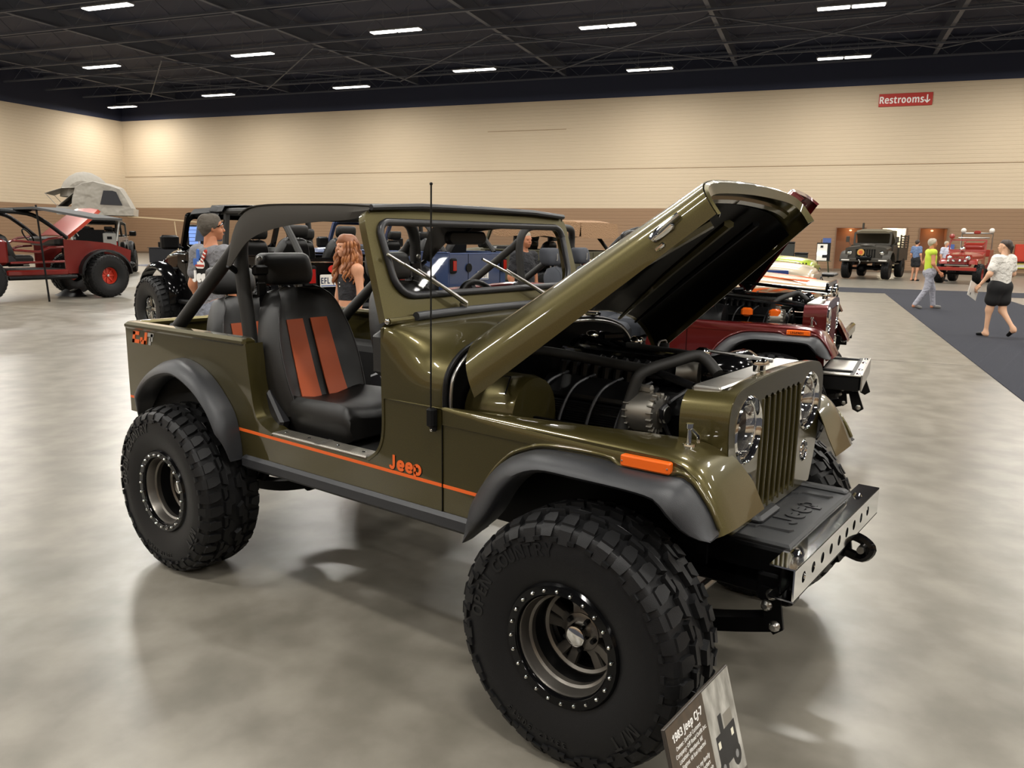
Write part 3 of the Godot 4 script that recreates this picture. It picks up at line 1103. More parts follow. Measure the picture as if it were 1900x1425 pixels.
	var wall := PackedVector2Array()
	for p in cowl_section(1.69):
		wall.append(Vector2(p.z, p.y))
	wall.append(Vector2(-0.66, 0.6))
	wall.append(Vector2(0.66, 0.6))
	part(car, "firewall", MB.new().prism(wall, Transform3D(Basis(V(0, 0, 1), V(0, 1, 0), V(-1, 0, 0)), V(1.69, 0, 0)), 0.02), mats.frame_black)
	part(car, "cowl_strip", MB.new().tube([V(1.415, 1.346, 0.56), V(1.42, 1.352, 0.3), V(1.42, 1.352, -0.3), V(1.415, 1.346, -0.56)], 0.019, 10), mats.flare_plastic)
	both(car, "cowl_panel", MB.new().prism(PackedVector2Array([Vector2(1.385, 1.055), Vector2(1.458, 1.055), Vector2(1.425, 1.19), Vector2(1.385, 1.185)]), Transform3D(Basis.IDENTITY, V(0, 0, 0.7085)), 0.005, 0.003), paint)
	# --- windshield, local frame: x across (to -z), y up the slope
	var wb := Basis(V(0, 0, -1), V(-0.2894, 0.9572, 0), V(0.9572, 0.2894, 0))
	var wx := Transform3D(wb, V(1.398, 1.335, 0))
	var outer := PackedVector2Array()
	for p in [[-0.712, 0.0], [0.712, 0.0], [0.704, 0.38]]:
		outer.append(Vector2(p[0], p[1]))
	for i in 6:
		var a := PI / 2 * i / 5
		outer.append(Vector2(0.65 + cos(a) * 0.052, 0.395 + sin(a) * 0.052))
	for i in 6:
		var a := PI / 2 + PI / 2 * i / 5
		outer.append(Vector2(-0.65 + cos(a) * 0.052, 0.395 + sin(a) * 0.052))
	outer.append(Vector2(-0.704, 0.38))
	var hole := PackedVector2Array()
	for q in [[0.645, 0.397, 0.055, 0.0], [-0.645, 0.397, 0.055, 0.5], [-0.632, 0.092, 0.10, 1.0], [0.632, 0.092, 0.10, 1.5]]:
		for i in 7:
			var a: float = PI * (q[3] + 0.5 * i / 6)
			hole.append(Vector2(q[0] - signf(q[0]) * q[2] + cos(a) * q[2], q[1] + (-q[2] if q[3] < 0.9 else q[2]) + sin(a) * q[2]))
	var frame := joint(car, "windshield")
	part(frame, "windshield_frame", MB.new().plate(outer, [hole], wx, -0.035), paint)
	var ring := []
	for p in hole:
		ring.append(wx * V(p.x * 0.992, 0.245 + (p.y - 0.245) * 0.985, 0.006))
	ring.append(ring[0])
	part(frame, "windshield_seal", MB.new().tube(ring, 0.015, 8, false), mats.seal_rubber, "black rubber windshield seal", 60)
	var pane := MB.new()
	pane.prism(hole, wx.translated_local(V(0, 0, -0.012)), 0.005)
	part(frame, "windshield_glass", pane, mats.glass)
	for w in [[[1.406, 1.384, 0.269], [1.362, 1.529, 0.51], [1.344, 1.59, 0.652], [1.383, 1.461, 0.399]], [[1.406, 1.384, -0.34], [1.366, 1.516, -0.065], [1.352, 1.564, 0.08], [1.383, 1.461, -0.18]]]:
		var q := []
		for c in w:
			q.append(V(c[0], c[1], c[2]))
		var wp := joint(car, "wiper")
		part(wp, "wiper_pivot", MB.new().ball(q[0] + V(0.008, -0.006, 0), V(0.02, 0.02, 0.018), 8), mats.steel)
		part(wp, "wiper_arm", MB.new().tube([q[0] + V(0.02, 0, 0), q[0].lerp(q[1], 0.35) + V(0.022, 0, 0), q[1] + V(0.016, 0, 0)], [0.012, 0.009, 0.005], 8), mats.steel)
		part(wp, "wiper_blade", MB.new().tube([q[2] + V(0.008, 0, 0), q[3] + V(0.008, 0, 0)], 0.006, 6).tube([q[2].lerp(q[3], 0.3) + V(0.014, 0, 0), q[2].lerp(q[3], 0.7) + V(0.014, 0, 0)], 0.005, 6), mats.steel)
	for s in [-1, 1]:
		var hg := joint(car, "windshield_hinge")
		part(hg, "hinge_barrel", MB.new().tube([V(1.408, 1.336, 0.705 * s), V(1.408, 1.336, 0.575 * s)], 0.014, 10), paint)
		part(hg, "hinge_pin", MB.new().ball(V(1.408, 1.336, 0.712 * s), V(0.012, 0.012, 0.008), 8), mats.chrome)
	part(car, "rear_view_mirror", MB.new().prism(round_rect(0.27, 0.06, 0.028, 6), Transform3D(Basis(V(0, 0, -1), V(0, 1, 0), V(1, 0, 0)), V(1.17, 1.655, -0.015)), 0.03, 0.008).tube([V(1.18, 1.68, -0.015), V(1.27, 1.74, -0.015)], 0.008, 6), mats.satin_black)
	# --- bonnet, raised
	var ang: float = o.hood
	var pin := V(1.68, 1.30, 0)
	var hx := Transform3D(Basis.IDENTITY, pin) * Transform3D(Basis(Vector3.BACK, deg_to_rad(ang - 39.56)), Vector3.ZERO) * Transform3D(Basis.IDENTITY, -pin) * Transform3D(Basis(Vector3.BACK, deg_to_rad(39.56)), V(HOOD_O.x, HOOD_O.y, 0))
	var hood := joint(car, "hood", hx)
	var skin := []
	for i in 13:
		skin.append(hood_row(i / 12.0))
	part(hood, "hood_skin", MB.new().sheet(skin, 0.003), paint, "", 50)
	var lining := []
	for i in 11:
		lining.append(hood_row(0.03 + 0.86 * i / 10.0, 0.013).slice(2, -2))
	part(hood, "hood_lining", MB.new().sheet(lining, 0.003), mats.frame_black, "", 50)
	var nose := hood_row(1.0, 0.004)
	var lips := [[], [], []]
	for p in nose:
		lips[0].append(p)
		lips[1].append(V(p.x + 0.006, p.y * 0.93, p.z * 0.985))
		lips[2].append(V(p.x - 0.012, p.y * 0.72, p.z * 0.93))
	part(hood, "nose_flange", MB.new().sheet(lips, 0.003), paint)
	var bar := []
	for p in hood_row(0.93, 0.03).slice(8, -8):
		bar.append(p)
	part(hood, "cross_brace", MB.new().tube(bar, 0.018, 6, true, 0.6), paint)
	for s in [-1, 1]:
		part(hood, "hood_rib", MB.new().tube([V(0.86, 0.105, 0.08 * s), V(0.5, 0.14, 0.2 * s), V(0.12, 0.17, 0.36 * s)], [0.03, 0.026, 0.012], 6, true, 0.6), paint)
		part(hood, "hood_rib", MB.new().tube([V(0.88, 0.095, 0.3 * s), V(0.45, 0.13, 0.42 * s), V(0.1, 0.15, 0.52 * s)], [0.022, 0.02, 0.01], 6, true, 0.6), mats.frame_black)
	for s in [-1, 1]:
		var hk := joint(hood, "hood_catch")
		part(hk, "catch_plate", MB.new().box(V(0.86, 0.06, 0.524 * s), V(0.085, 0.034, 0.02), Basis(Vector3.UP, 0.2 * s), 0.008).tube([V(0.82, 0.062, 0.54 * s), V(0.86, 0.066, 0.54 * s), V(0.93, 0.07, 0.515 * s)], 0.009, 8).box(V(0.825, 0.024, 0.526 * s), V(0.04, 0.016, 0.016), Basis.IDENTITY, 0.005), mats.chrome, "chrome hood catch")
	part(car, "hood_hinge", MB.new().box(V(1.69, 1.318, 0.33), V(0.07, 0.02, 0.04), Basis.IDENTITY, 0.006).box(V(1.69, 1.318, -0.33), V(0.07, 0.02, 0.04), Basis.IDENTITY, 0.006), mats.chrome)
	# --- grille shell and lamps; local frame: x across (to -z), y up, z forward
	var gx := Transform3D(Basis(V(0, 0, -1), V(0, 1, 0), V(1, 0, 0)), V(2.685, 0, 0))
	var shape := PackedVector2Array()
	var half := smooth(pts2([0.40, 0.70, 0.44, 0.8, 0.472, 0.92, 0.49, 1.04, 0.49, 1.11, 0.47, 1.155, 0.42, 1.185, 0.3, 1.2, 0.15, 1.207, 0.0, 1.209]), 3)
	for p in half:
		shape.append(p)
	for i in range(half.size() - 2, -1, -1):
		shape.append(Vector2(-half[i].x, half[i].y))
	var holes := []
	for k in 7:
		holes.append(round_rect(0.041, 0.41, 0.02, 3, Vector2((k - 3) * 0.0565, 0.935)))
	for s in [-1, 1]:
		holes.append(circle(0.114, 28, Vector2(0.322 * s, 1.043)))
		holes.append(circle(0.043, 16, Vector2(0.3 * s, 0.845)))
	part(car, "grille", MB.new().plate(shape, holes, gx, 0.02), paint)
	var wrap := []
	for e in [[0.0, 1.0], [-0.03, 1.0], [-0.17, 0.985], [-0.17, 0.94]]:
		var row := []
		for p in shape:
			var deep: float = e[0] if absf(p.x) > 0.43 else maxf(e[0], -0.045)
			row.append(gx * V(p.x * e[1], 0.95 + (p.y - 0.95) * e[1], deep + 0.018))
		wrap.append(row)
	part(car, "grille_shell", MB.new().sheet(wrap, 0.003), paint, "", 50)
	for k in 8:
		part(car, "grille_bar", MB.new().tube([gx * V((k - 3.5) * 0.0565, 0.72, 0.02), gx * V((k - 3.5) * 0.0565, 1.0, 0.022), gx * V((k - 3.5) * 0.0565, 1.13, 0.02)], 0.0085, 8, true, 0.6), paint)
	part(car, "radiator_core", MB.new().box(V(2.645, 0.94, 0), V(0.04, 0.46, 0.7)), mats.frame_black)
	for s in [-1, 1]:
		var lx := Transform3D(Basis(V(0, 1, 0), V(1, 0, 0), V(0, 0, -1)), V(2.69, 1.043, 0.322 * s))
		var h := joint(car, "headlamp")
		part(h, "bezel", MB.new().lathe(pts2([0.118, -0.03, 0.117, 0.014, 0.111, 0.021, 0.104, 0.014, 0.099, 0.0, 0.097, 0.004, 0.094, 0.002, 0.093, -0.02]), lx, 40), mats.chrome)
		part(h, "reflector", MB.new().lathe(pts2([0.093, 0.0, 0.086, -0.022, 0.062, -0.045, 0.03, -0.058, 0.0, -0.06]), lx, 32), mats.chrome)
		part(h, "bulb", MB.new().ball(lx * V(0, -0.03, 0), V(0.018, 0.01, 0.01), 8), mats.steel)
		var ln := MB.new().lathe(pts2([0.094, -0.004, 0.094, 0.004, 0.08, 0.014, 0.055, 0.022, 0.028, 0.026, 0.0, 0.0275]), lx, 36)
		part(h, "lamp_cover", ln, mats.lamp_glass)
		var px := Transform3D(lx.basis, V(2.69, 0.845, 0.3 * s))
		var pk := joint(car, "parking_lamp")
		part(pk, "bezel", MB.new().lathe(pts2([0.047, -0.02, 0.047, 0.012, 0.042, 0.018, 0.037, 0.012, 0.036, -0.01]), px, 24), mats.chrome)
		part(pk, "reflector", MB.new().lathe(pts2([0.036, 0.0, 0.02, -0.015, 0.0, -0.02]), px, 20), mats.chrome)
		part(pk, "lamp_cover", MB.new().lathe(pts2([0.037, 0.004, 0.025, 0.016, 0.0, 0.02]), px, 20), mats.lamp_glass)
		# hood latch post on the fender
		part(car, "latch_post", MB.new().lathe(pts2([0.0, 0.075, 0.012, 0.075, 0.012, 0.06, 0.008, 0.055, 0.008, 0.012, 0.02, 0.01, 0.022, 0.0]), Transform3D(Basis.IDENTITY, V(2.61, 1.022, 0.575 * s)), 14).tube([V(2.61, 1.085, 0.575 * s), V(2.64, 1.06, 0.575 * s), V(2.645, 1.04, 0.58 * s)], 0.006, 6), mats.chrome)
	# --- chassis
	both(car, "frame_rail", MB.new().box(V(1.12, 0.56, 0.36), V(3.44, 0.09, 0.06), Basis.IDENTITY, 0.008).box(V(2.72, 0.6, 0.36), V(0.4, 0.16, 0.06), Basis.IDENTITY, 0.008), mats.frame_black)
	part(car, "cross_member", MB.new().box(V(2.3, 0.55, 0), V(0.08, 0.08, 0.7)).box(V(1.1, 0.5, 0), V(0.3, 0.06, 0.7)).box(V(0.3, 0.55, 0), V(0.08, 0.08, 0.7)).box(V(-0.55, 0.56, 0), V(0.06, 0.1, 0.9)), mats.frame_black)
	for q in [[2.375, -0.22], [0.0, 0.0]]:
		part(car, "axle", MB.new().tube([V(q[0], 0.408, -0.72), V(q[0], 0.408, 0.72)], 0.042, 14).ball(V(q[0], 0.408, q[1]), V(0.13, 0.15, 0.12), 12), mats.frame_black)
	for s in [-1, 1]:
		for sp in [[2.865, 0.43, 2.375, 0.335, 1.86, 0.5], [-0.5, 0.46, 0.0, 0.34, 0.53, 0.44]]:
			var arc := smooth(pts2([sp[0], sp[1], lerpf(sp[0], sp[2], 0.5), lerpf(sp[1], sp[3], 0.75), sp[2], sp[3], lerpf(sp[2], sp[4], 0.5), lerpf(sp[5], sp[3], 0.72), sp[4], sp[5]]), 5)
			part(car, "leaf_spring", strap(arc, 0.33 * s, 0.4 * s, 0.05), mats.frame_black)
			part(car, "spring_eye", MB.new().tube([V(sp[4], sp[5], 0.3 * s), V(sp[4], sp[5], 0.43 * s)], 0.035, 12).box(V(sp[4] + 0.03, sp[5] + 0.05, 0.365 * s), V(0.1, 0.1, 0.1), Basis.IDENTITY, 0.02), mats.frame_black)
		var sh := joint(car, "spring_shackle")
		part(sh, "shackle_plate", MB.new().prism(PackedVector2Array([Vector2(2.82, 0.56), Vector2(2.88, 0.56), Vector2(2.9, 0.43), Vector2(2.87, 0.405), Vector2(2.84, 0.43)]), Transform3D(Basis.IDENTITY, V(0, 0, 0.41 * s)), 0.012).box(V(2.855, 0.55, 0.36 * s), V(0.12, 0.1, 0.09), Basis.IDENTITY, 0.01), mats.frame_black)
		for c in [[2.856, 0.541], [2.842, 0.5], [2.872, 0.437]]:
			part(sh, "shackle_bolt", MB.new().lathe(pts2([0.0, 0.016, 0.008, 0.016, 0.016, 0.01, 0.02, 0.0]), Transform3D(Basis(V(1, 0, 0), V(0, 0, s), V(0, -s, 0)), V(c[0], c[1], 0.424 * s)), 10), mats.steel)
		part(car, "shock_absorber", MB.new().tube([V(2.26, 0.42, 0.43 * s), V(2.23, 0.9, 0.42 * s)], 0.03, 12).tube([V(0.16, 0.4, 0.43 * s), V(0.3, 0.7, 0.35 * s)], 0.03, 12), mats.frame_black)
	part(car, "tie_rod", MB.new().tube([V(2.55, 0.42, 0.62), V(2.57, 0.44, 0.1), V(2.58, 0.5, -0.5)], 0.016, 8).tube([V(2.45, 0.55, 0.5), V(2.62, 0.62, 0.4)], 0.006, 6).ball(V(2.5, 0.56, 0.47), V(0.02, 0.02, 0.02), 6), mats.steel)
	part(car, "gearbox", MB.new().box(V(1.35, 0.62, -0.05), V(0.8, 0.22, 0.3), Basis.IDENTITY, 0.06).tube([V(1.0, 0.55, -0.1), V(0.1, 0.42, 0)], 0.035, 10), mats.frame_black)
	# --- roll bar
	var rx: float = o.bar
	var bars := MB.new()
	var hoop := smooth(line3([rx + 0.02, 0.9, 0.57, rx, 1.2, 0.58, rx - 0.03, 1.55, 0.59, rx - 0.02, 1.68, 0.565, rx, 1.745, 0.48, rx, 1.76, 0.3, rx, 1.76, 0.0]), 4)
	var full := hoop.duplicate()
	for i in range(hoop.size() - 2, -1, -1):
		full.append(hoop[i] * V(1, 1, -1))
	var rb := joint(car, "roll_bar")
	part(rb, "hoop", bars.tube(full, 0.034, 12), mats.padding, "", 60)
	for s in [-1, 1]:
		part(rb, "rear_stay", MB.new().tube([V(rx - 0.05, 1.62, 0.58 * s), V(rx - 0.09, 1.58, 0.585 * s), V(rx - 0.64, 1.16, 0.585 * s), V(rx - 0.7, 1.1, 0.585 * s)], 0.033, 12), mats.padding, "", 60)
		part(rb, "bracket", MB.new().tube([V(rx - 0.64, 1.165, 0.585 * s), V(rx - 0.69, 1.12, 0.585 * s)], 0.039, 12), mats.satin_black)
	# --- cabin
	part(car, "dashboard", MB.new().box(V(1.3, 1.19, 0), V(0.16, 0.22, 1.3), Basis.IDENTITY, 0.04), mats.seat_vinyl)
	var sw := joint(car, "steering_wheel", Transform3D(Basis(Vector3.BACK, deg_to_rad(-62.0)), V(1.02, 1.27, -0.36)))
	var rim := []
	for i in 33:
		rim.append(V(cos(TAU * i / 32.0) * 0.18, 0, sin(TAU * i / 32.0) * 0.18))
	part(sw, "wheel_rim", MB.new().tube(rim, 0.015, 8, false), mats.satin_black, "", 60)
	part(sw, "wheel_spoke", MB.new().box(V(0, -0.01, 0), V(0.34, 0.012, 0.04), Basis.IDENTITY, 0.005).box(V(0.08, -0.01, 0), V(0.16, 0.012, 0.04), Basis(Vector3.UP, 1.57), 0.005).ball(V(0, 0, 0), V(0.05, 0.025, 0.05), 8), mats.satin_black)
	part(sw, "column", MB.new().tube([V(0, -0.02, 0), V(0.0, -0.35, 0)], 0.025, 8), mats.satin_black)
	seat(car, V(0.525, 0.755, 0.355), 1.0, o.seat, o.stripe, o.crest)
	seat(car, V(0.525, 0.755, -0.355), 1.0, o.seat, o.stripe, o.crest)
	# --- front bumper
	o.bumper.call(car)
	# --- wheels
	hero_wheel(car, V(0, 0.408, 0.752), 1.0, 0.0, 0.2)
	hero_wheel(car, V(2.375, 0.408, 0.785), 1.0, 0.019, 0.07)
	hero_wheel(car, V(0, 0.408, -0.752), -1.0, 0.0, 0.5)
	hero_wheel(car, V(2.375, 0.408, -0.785), -1.0, 0.019, 0.9)
	engine_bay(car)

func hero_bumper(car: Node3D) -> void:
	var gx := Transform3D(Basis(V(0, 0, -1), V(0, 1, 0), V(1, 0, 0)), V(2.945, 0, 0))
	var b := joint(car, "front_bumper", Transform3D(), "mirror-bright bumper drilled with nine holes")
	var holes := []
	for k in 9:
		holes.append(circle(0.019, 16, Vector2(-0.42 + k * 0.0985, 0.627)))
	part(b, "face_plate", MB.new().plate(round_rect(1.05, 0.108, 0.006, 2, Vector2(0.013, 0.626)), holes, gx, 0.005), mats.chrome)
	part(b, "upper_flange", MB.new().box(V(2.91, 0.678, -0.013), V(0.08, 0.005, 1.05)), mats.chrome)
	part(b, "lower_flange", MB.new().box(V(2.91, 0.574, -0.013), V(0.08, 0.005, 1.05)), mats.chrome)
	part(b, "backing", MB.new().box(V(2.9, 0.626, -0.013), V(0.004, 0.09, 1.0)), mats.frame_black)
	for z in [0.37, -0.37]:
		part(b, "flange_bolt", MB.new().lathe(pts2([0.0, 0.014, 0.01, 0.014, 0.014, 0.008, 0.02, 0.0]), Transform3D(Basis.IDENTITY, V(2.905, 0.68, z)), 8), mats.chrome)
	# plastic cover between grille and bumper
	var c := joint(car, "frame_cover", Transform3D(), "black plastic frame cover with raised lettering")
	var slab := MB.new().prism(PackedVector2Array([Vector2(-0.365, 2.62), Vector2(0.365, 2.62), Vector2(0.365, 2.885), Vector2(-0.365, 2.885)]), Transform3D(Basis(V(0, 0, -1), V(1, 0, 0), V(0, 1, 0)), V(0, 0.672, 0)), 0.022, 0.008)
	part(c, "cover_plate", slab, mats.cover_plastic)
	part(c, "cover_step", MB.new().box(V(2.705, 0.702, 0.13), V(0.07, 0.03, 0.2), Basis.IDENTITY, 0.012), mats.cover_plastic)
	part(c, "cover_edge", MB.new().box(V(2.75, 0.697, -0.33), V(0.26, 0.02, 0.05), Basis.IDENTITY, 0.008), mats.cover_plastic)
	for z in [0.24, -0.22]:
		part(c, "cover_ridge", MB.new().tube([V(2.69, 0.694, z + 0.02), V(2.73, 0.694, z + 0.02), V(2.74, 0.694, z), V(2.84, 0.694, z), V(2.845, 0.694, z - 0.02)], 0.006, 6), mats.cover_plastic)
	part(c, "raised_lettering", MB.new().strokes("Jeep", Transform3D(Basis(V(0, 0, -1), V(-1, 0, 0), V(0, 1, 0)), V(2.795, 0.692, 0.02)), 0.085, 1.3, 0.02, 0.007), mats.cover_plastic)
	for s in [-1]:
		var t := joint(car, "tow_hook")
		part(t, "hook_loop", MB.new().tube(smooth(line3([2.9, 0.545, 0.3 * s, 2.96, 0.53, 0.3 * s, 2.99, 0.5, 0.3 * s, 2.96, 0.46, 0.3 * s, 2.9, 0.47, 0.3 * s]), 4), 0.02, 8), mats.gloss_black)
		part(t, "hook_pin", MB.new().tube([V(2.96, 0.5, 0.26 * s), V(2.96, 0.5, 0.34 * s)], 0.014, 10), mats.steel)

func engine_bay(car: Node3D) -> void:
	var en := joint(car, "engine")
	part(en, "engine_block", MB.new().box(V(2.08, 0.86, 0), V(0.62, 0.4, 0.42), Basis.IDENTITY, 0.04), mats.frame_black)
	for s in [-1, 1]:
		var q := Basis(Vector3.RIGHT, deg_to_rad(34.0 * float(s)))
		part(en, "valve_cover", MB.new().box(V(2.06, 1.04, 0.21 * s), V(0.56, 0.07, 0.17), q, 0.025), mats.satin_black)
		part(en, "coil_cover", MB.new().box(V(2.06, 1.085, 0.235 * s), V(0.5, 0.03, 0.12), q, 0.01), mats.satin_black)
		for i in 9:
			part(en, "cover_rib", MB.new().box(V(2.06, 0.965 + i * 0.009, (0.285 + 0.0 * i) * s), V(0.5, 0.003, 0.008), q), mats.satin_black)
		for i in 4:
			var x := 1.86 + i * 0.125
			var w := smooth(line3([x + 0.03, 1.13, 0.17 * s, x, 1.1, 0.26 * s, x - 0.02, 1.03, 0.31 * s, x - 0.03, 0.93, 0.34 * s, x - 0.03, 0.86, 0.3 * s]), 4)
			part(en, "spark_lead", MB.new().tube(w, 0.0065, 6), mats.flare_plastic)
			part(en, "lead_boot", MB.new().tube([V(x - 0.028, 0.92, 0.335 * s), V(x - 0.03, 0.86, 0.31 * s)], 0.012, 8), mats.steel)
	part(en, "intake_manifold", MB.new().box(V(2.04, 1.15, 0), V(0.5, 0.1, 0.24), Basis.IDENTITY, 0.035), mats.satin_black)
	for i in 8:
		part(en, "runner", MB.new().tube([V(1.86 + i * 0.05, 1.19, 0.1), V(1.86 + i * 0.05, 1.16, 0.15), V(1.86 + i * 0.05, 1.1, 0.16)], 0.018, 8), mats.satin_black)
	part(en, "fuel_rail", MB.new().tube([V(1.8, 1.205, -0.05), V(2.3, 1.205, -0.05)], 0.012, 8).tube([V(1.8, 1.205, 0.08), V(2.3, 1.205, 0.08)], 0.012, 8), mats.chrome)
	part(en, "throttle_body", MB.new().tube([V(2.29, 1.15, 0), V(2.37, 1.15, -0.02)], 0.05, 14), mats.cast_metal)
	for z in [-0.12, -0.2, -0.28]:
		part(en, "hose", MB.new().tube(smooth(line3([1.72, 1.2, z, 1.8, 1.24, z + 0.05, 1.9, 1.22, z + 0.02, 2.0, 1.18, z]), 4), 0.013, 8), mats.gloss_black)
	part(en, "fitting", MB.new().tube([V(1.86, 1.235, -0.16), V(1.93, 1.24, -0.2)], 0.02, 8).ball(V(1.97, 1.22, -0.24), V(0.03, 0.025, 0.03), 8).ball(V(1.83, 1.25, -0.1), V(0.03, 0.02, 0.03), 8), mats.chrome)
	# intake duct dome and clamp
	var d := joint(car, "intake_duct")
	part(d, "duct", MB.new().tube(smooth(line3([2.38, 1.15, -0.02, 2.44, 1.155, -0.05, 2.47, 1.16, -0.12, 2.46, 1.16, -0.24, 2.4, 1.13, -0.36]), 5), [0.055, 0.06, 0.066, 0.07, 0.072, 0.074, 0.076, 0.077, 0.077, 0.077, 0.077, 0.077, 0.076, 0.075, 0.074, 0.074, 0.073, 0.072, 0.07, 0.07, 0.07], 16), mats.gloss_black, "", 60)
	part(d, "clamp", MB.new().tube([V(2.40, 1.152, -0.03), V(2.425, 1.154, -0.042)], 0.066, 16), mats.steel)
	# alternator
	var a := joint(car, "alternator", Transform3D(Basis(V(0, 1, 0), V(1, 0, 0), V(0, 0, -1)), V(2.315, 1.045, 0.3)))
	part(a, "casing", MB.new().lathe(pts2([0.0, -0.065, 0.05, -0.065, 0.07, -0.05, 0.074, -0.02, 0.074, 0.03, 0.066, 0.05, 0.04, 0.058, 0.0, 0.06]), Transform3D(), 32), mats.cast_metal)
	for k in 18:
		var t := TAU * k / 18.0
		for y in [-0.052, 0.044]:
			part(a, "cooling_fin", MB.new().box(V(cos(t) * 0.066, y, sin(t) * 0.066), V(0.022, 0.022, 0.006), Basis(Vector3.UP, -t), 0.002), mats.cast_metal)
	part(a, "pulley", MB.new().lathe(pts2([0.0, 0.085, 0.03, 0.085, 0.034, 0.08, 0.028, 0.074, 0.034, 0.066, 0.03, 0.06]), Transform3D(), 20), mats.steel)
	part(a, "mount_ear", MB.new().box(V(0.085, -0.01, 0), V(0.03, 0.07, 0.03), Basis.IDENTITY, 0.008), mats.cast_metal)
	part(car, "drive_belt", MB.new().tube(smooth(line3([2.392, 1.08, 0.3, 2.392, 1.05, 0.335, 2.392, 0.9, 0.2, 2.392, 0.75, 0.0, 2.392, 0.9, -0.2, 2.392, 1.1, 0.0, 2.392, 1.1, 0.2]), 3, true), 0.008, 6), mats.seal_rubber)
	part(car, "fan_pulley", MB.new().lathe(pts2([0.0, 0.03, 0.06, 0.03, 0.07, 0.02, 0.06, 0.0, 0.0, 0.0]), Transform3D(Basis(V(0, 1, 0), V(1, 0, 0), V(0, 0, -1)), V(2.38, 1.0, 0.02)), 24), mats.satin_black)
	# engine bay braces
	var tb := joint(car, "engine_brace")
	part(tb, "brace_tube", MB.new().tube(smooth(line3([2.245, 0.92, 0.36, 2.25, 1.0, 0.35, 2.275, 1.13, 0.33, 2.3, 1.19, 0.31, 2.37, 1.225, 0.22, 2.44, 1.245, 0.14, 2.52, 1.19, 0.16]), 4), 0.021, 12), mats.padding, "", 60)
	part(tb, "brace_tube", MB.new().tube(smooth(line3([1.72, 1.2, 0.33, 1.8, 1.215, 0.26, 1.95, 1.2, 0.2, 2.1, 1.19, 0.2, 2.3, 1.19, 0.25]), 4), 0.02, 12), mats.padding, "", 60)
	part(tb, "brace_tube", MB.new().tube([V(1.95, 1.2, -0.2), V(2.2, 1.2, -0.15), V(2.44, 1.24, 0.14)], 0.02, 12), mats.padding, "", 60)
	part(tb, "brace_tube", MB.new().tube([V(2.3, 1.19, 0.24), V(2.56, 1.165, 0.37)], 0.014, 10), mats.satin_black)
	part(tb, "rod_end", MB.new().tube([V(2.52, 1.172, 0.355), V(2.6, 1.165, 0.39)], 0.012, 8).ball(V(2.6, 1.165, 0.395), V(0.018, 0.012, 0.018), 6).ball(V(2.44, 1.255, 0.12), V(0.03, 0.022, 0.02), 6), mats.chrome)
	part(tb, "stay_rod", MB.new().tube([V(2.45, 1.262, 0.1), V(2.68, 1.245, 0.06)], 0.0065, 8), mats.steel)
	# painted box by the firewall
	var bx := []
	for e in [[1.70, 0.92], [1.72, 1.0], [1.9, 1.0], [1.93, 0.94]]:
		var row := []
		for k in 13:
			var t := PI * k / 12.0
			row.append(V(e[0], 1.0 + sin(t) * 0.155 * e[1], 0.46 + cos(t) * 0.15 * e[1]))
		row.append(V(e[0], 0.84, 0.31))
		row.append(V(e[0], 0.84, 0.61))
		bx.append(row)
	var hb := joint(car, "heater_box")
	part(hb, "box_shell", MB.new().grid(bx, true, true), mats.olive_paint if car.name == "open_off_roader" else mats.satin_black)
	part(hb, "box_lid", MB.new().tube([V(1.77, 1.1, 0.59), V(1.8, 1.15, 0.52), V(1.86, 1.15, 0.52), V(1.89, 1.1, 0.59)], 0.003, 5), mats.satin_black)
	# radiator with alloy tank and cap
	var r := joint(car, "radiator")
	part(r, "top_tank", MB.new().box(V(2.595, 1.178, 0.03), V(0.1, 0.03, 0.8), Basis.IDENTITY, 0.006), mats.brushed_aluminium)
	part(r, "filler_cap", MB.new().lathe(pts2([0.0, 0.045, 0.03, 0.045, 0.034, 0.036, 0.034, 0.026, 0.022, 0.024, 0.022, 0.0]), Transform3D(Basis.IDENTITY, V(2.64, 1.203, 0.08)), 20).box(V(2.64, 1.24, 0.08), V(0.09, 0.008, 0.02), Basis(Vector3.UP, 0.6), 0.002), mats.chrome)
	part(r, "overflow_hose", MB.new().tube([V(2.655, 1.21, 0.1), V(2.66, 1.255, 0.1)], 0.006, 6), mats.satin_black)
	# brake reservoirs on the far side of the firewall
	for x in [1.9, 2.02]:
		var b := joint(car, "brake_reservoir")
		part(b, "bottle", MB.new().lathe(pts2([0.0, 0.0, 0.04, 0.0, 0.042, 0.06, 0.038, 0.075, 0.03, 0.08, 0.03, 0.1, 0.0, 0.1]), Transform3D(Basis.IDENTITY, V(x, 1.1, -0.4)), 16), mats.satin_black)
		part(b, "wire_clip", MB.new().tube(smooth(line3([x, 1.1, -0.355, x, 1.2, -0.36, x, 1.215, -0.4, x, 1.2, -0.44, x, 1.1, -0.445]), 3), 0.004, 6), mats.steel)
	part(car, "master_cylinder", MB.new().tube([V(1.72, 1.12, -0.4), V(1.82, 1.11, -0.4)], 0.09, 20).box(V(2.1, 1.12, -0.4), V(0.05, 0.05, 0.07), Basis.IDENTITY, 0.01), mats.cast_metal)

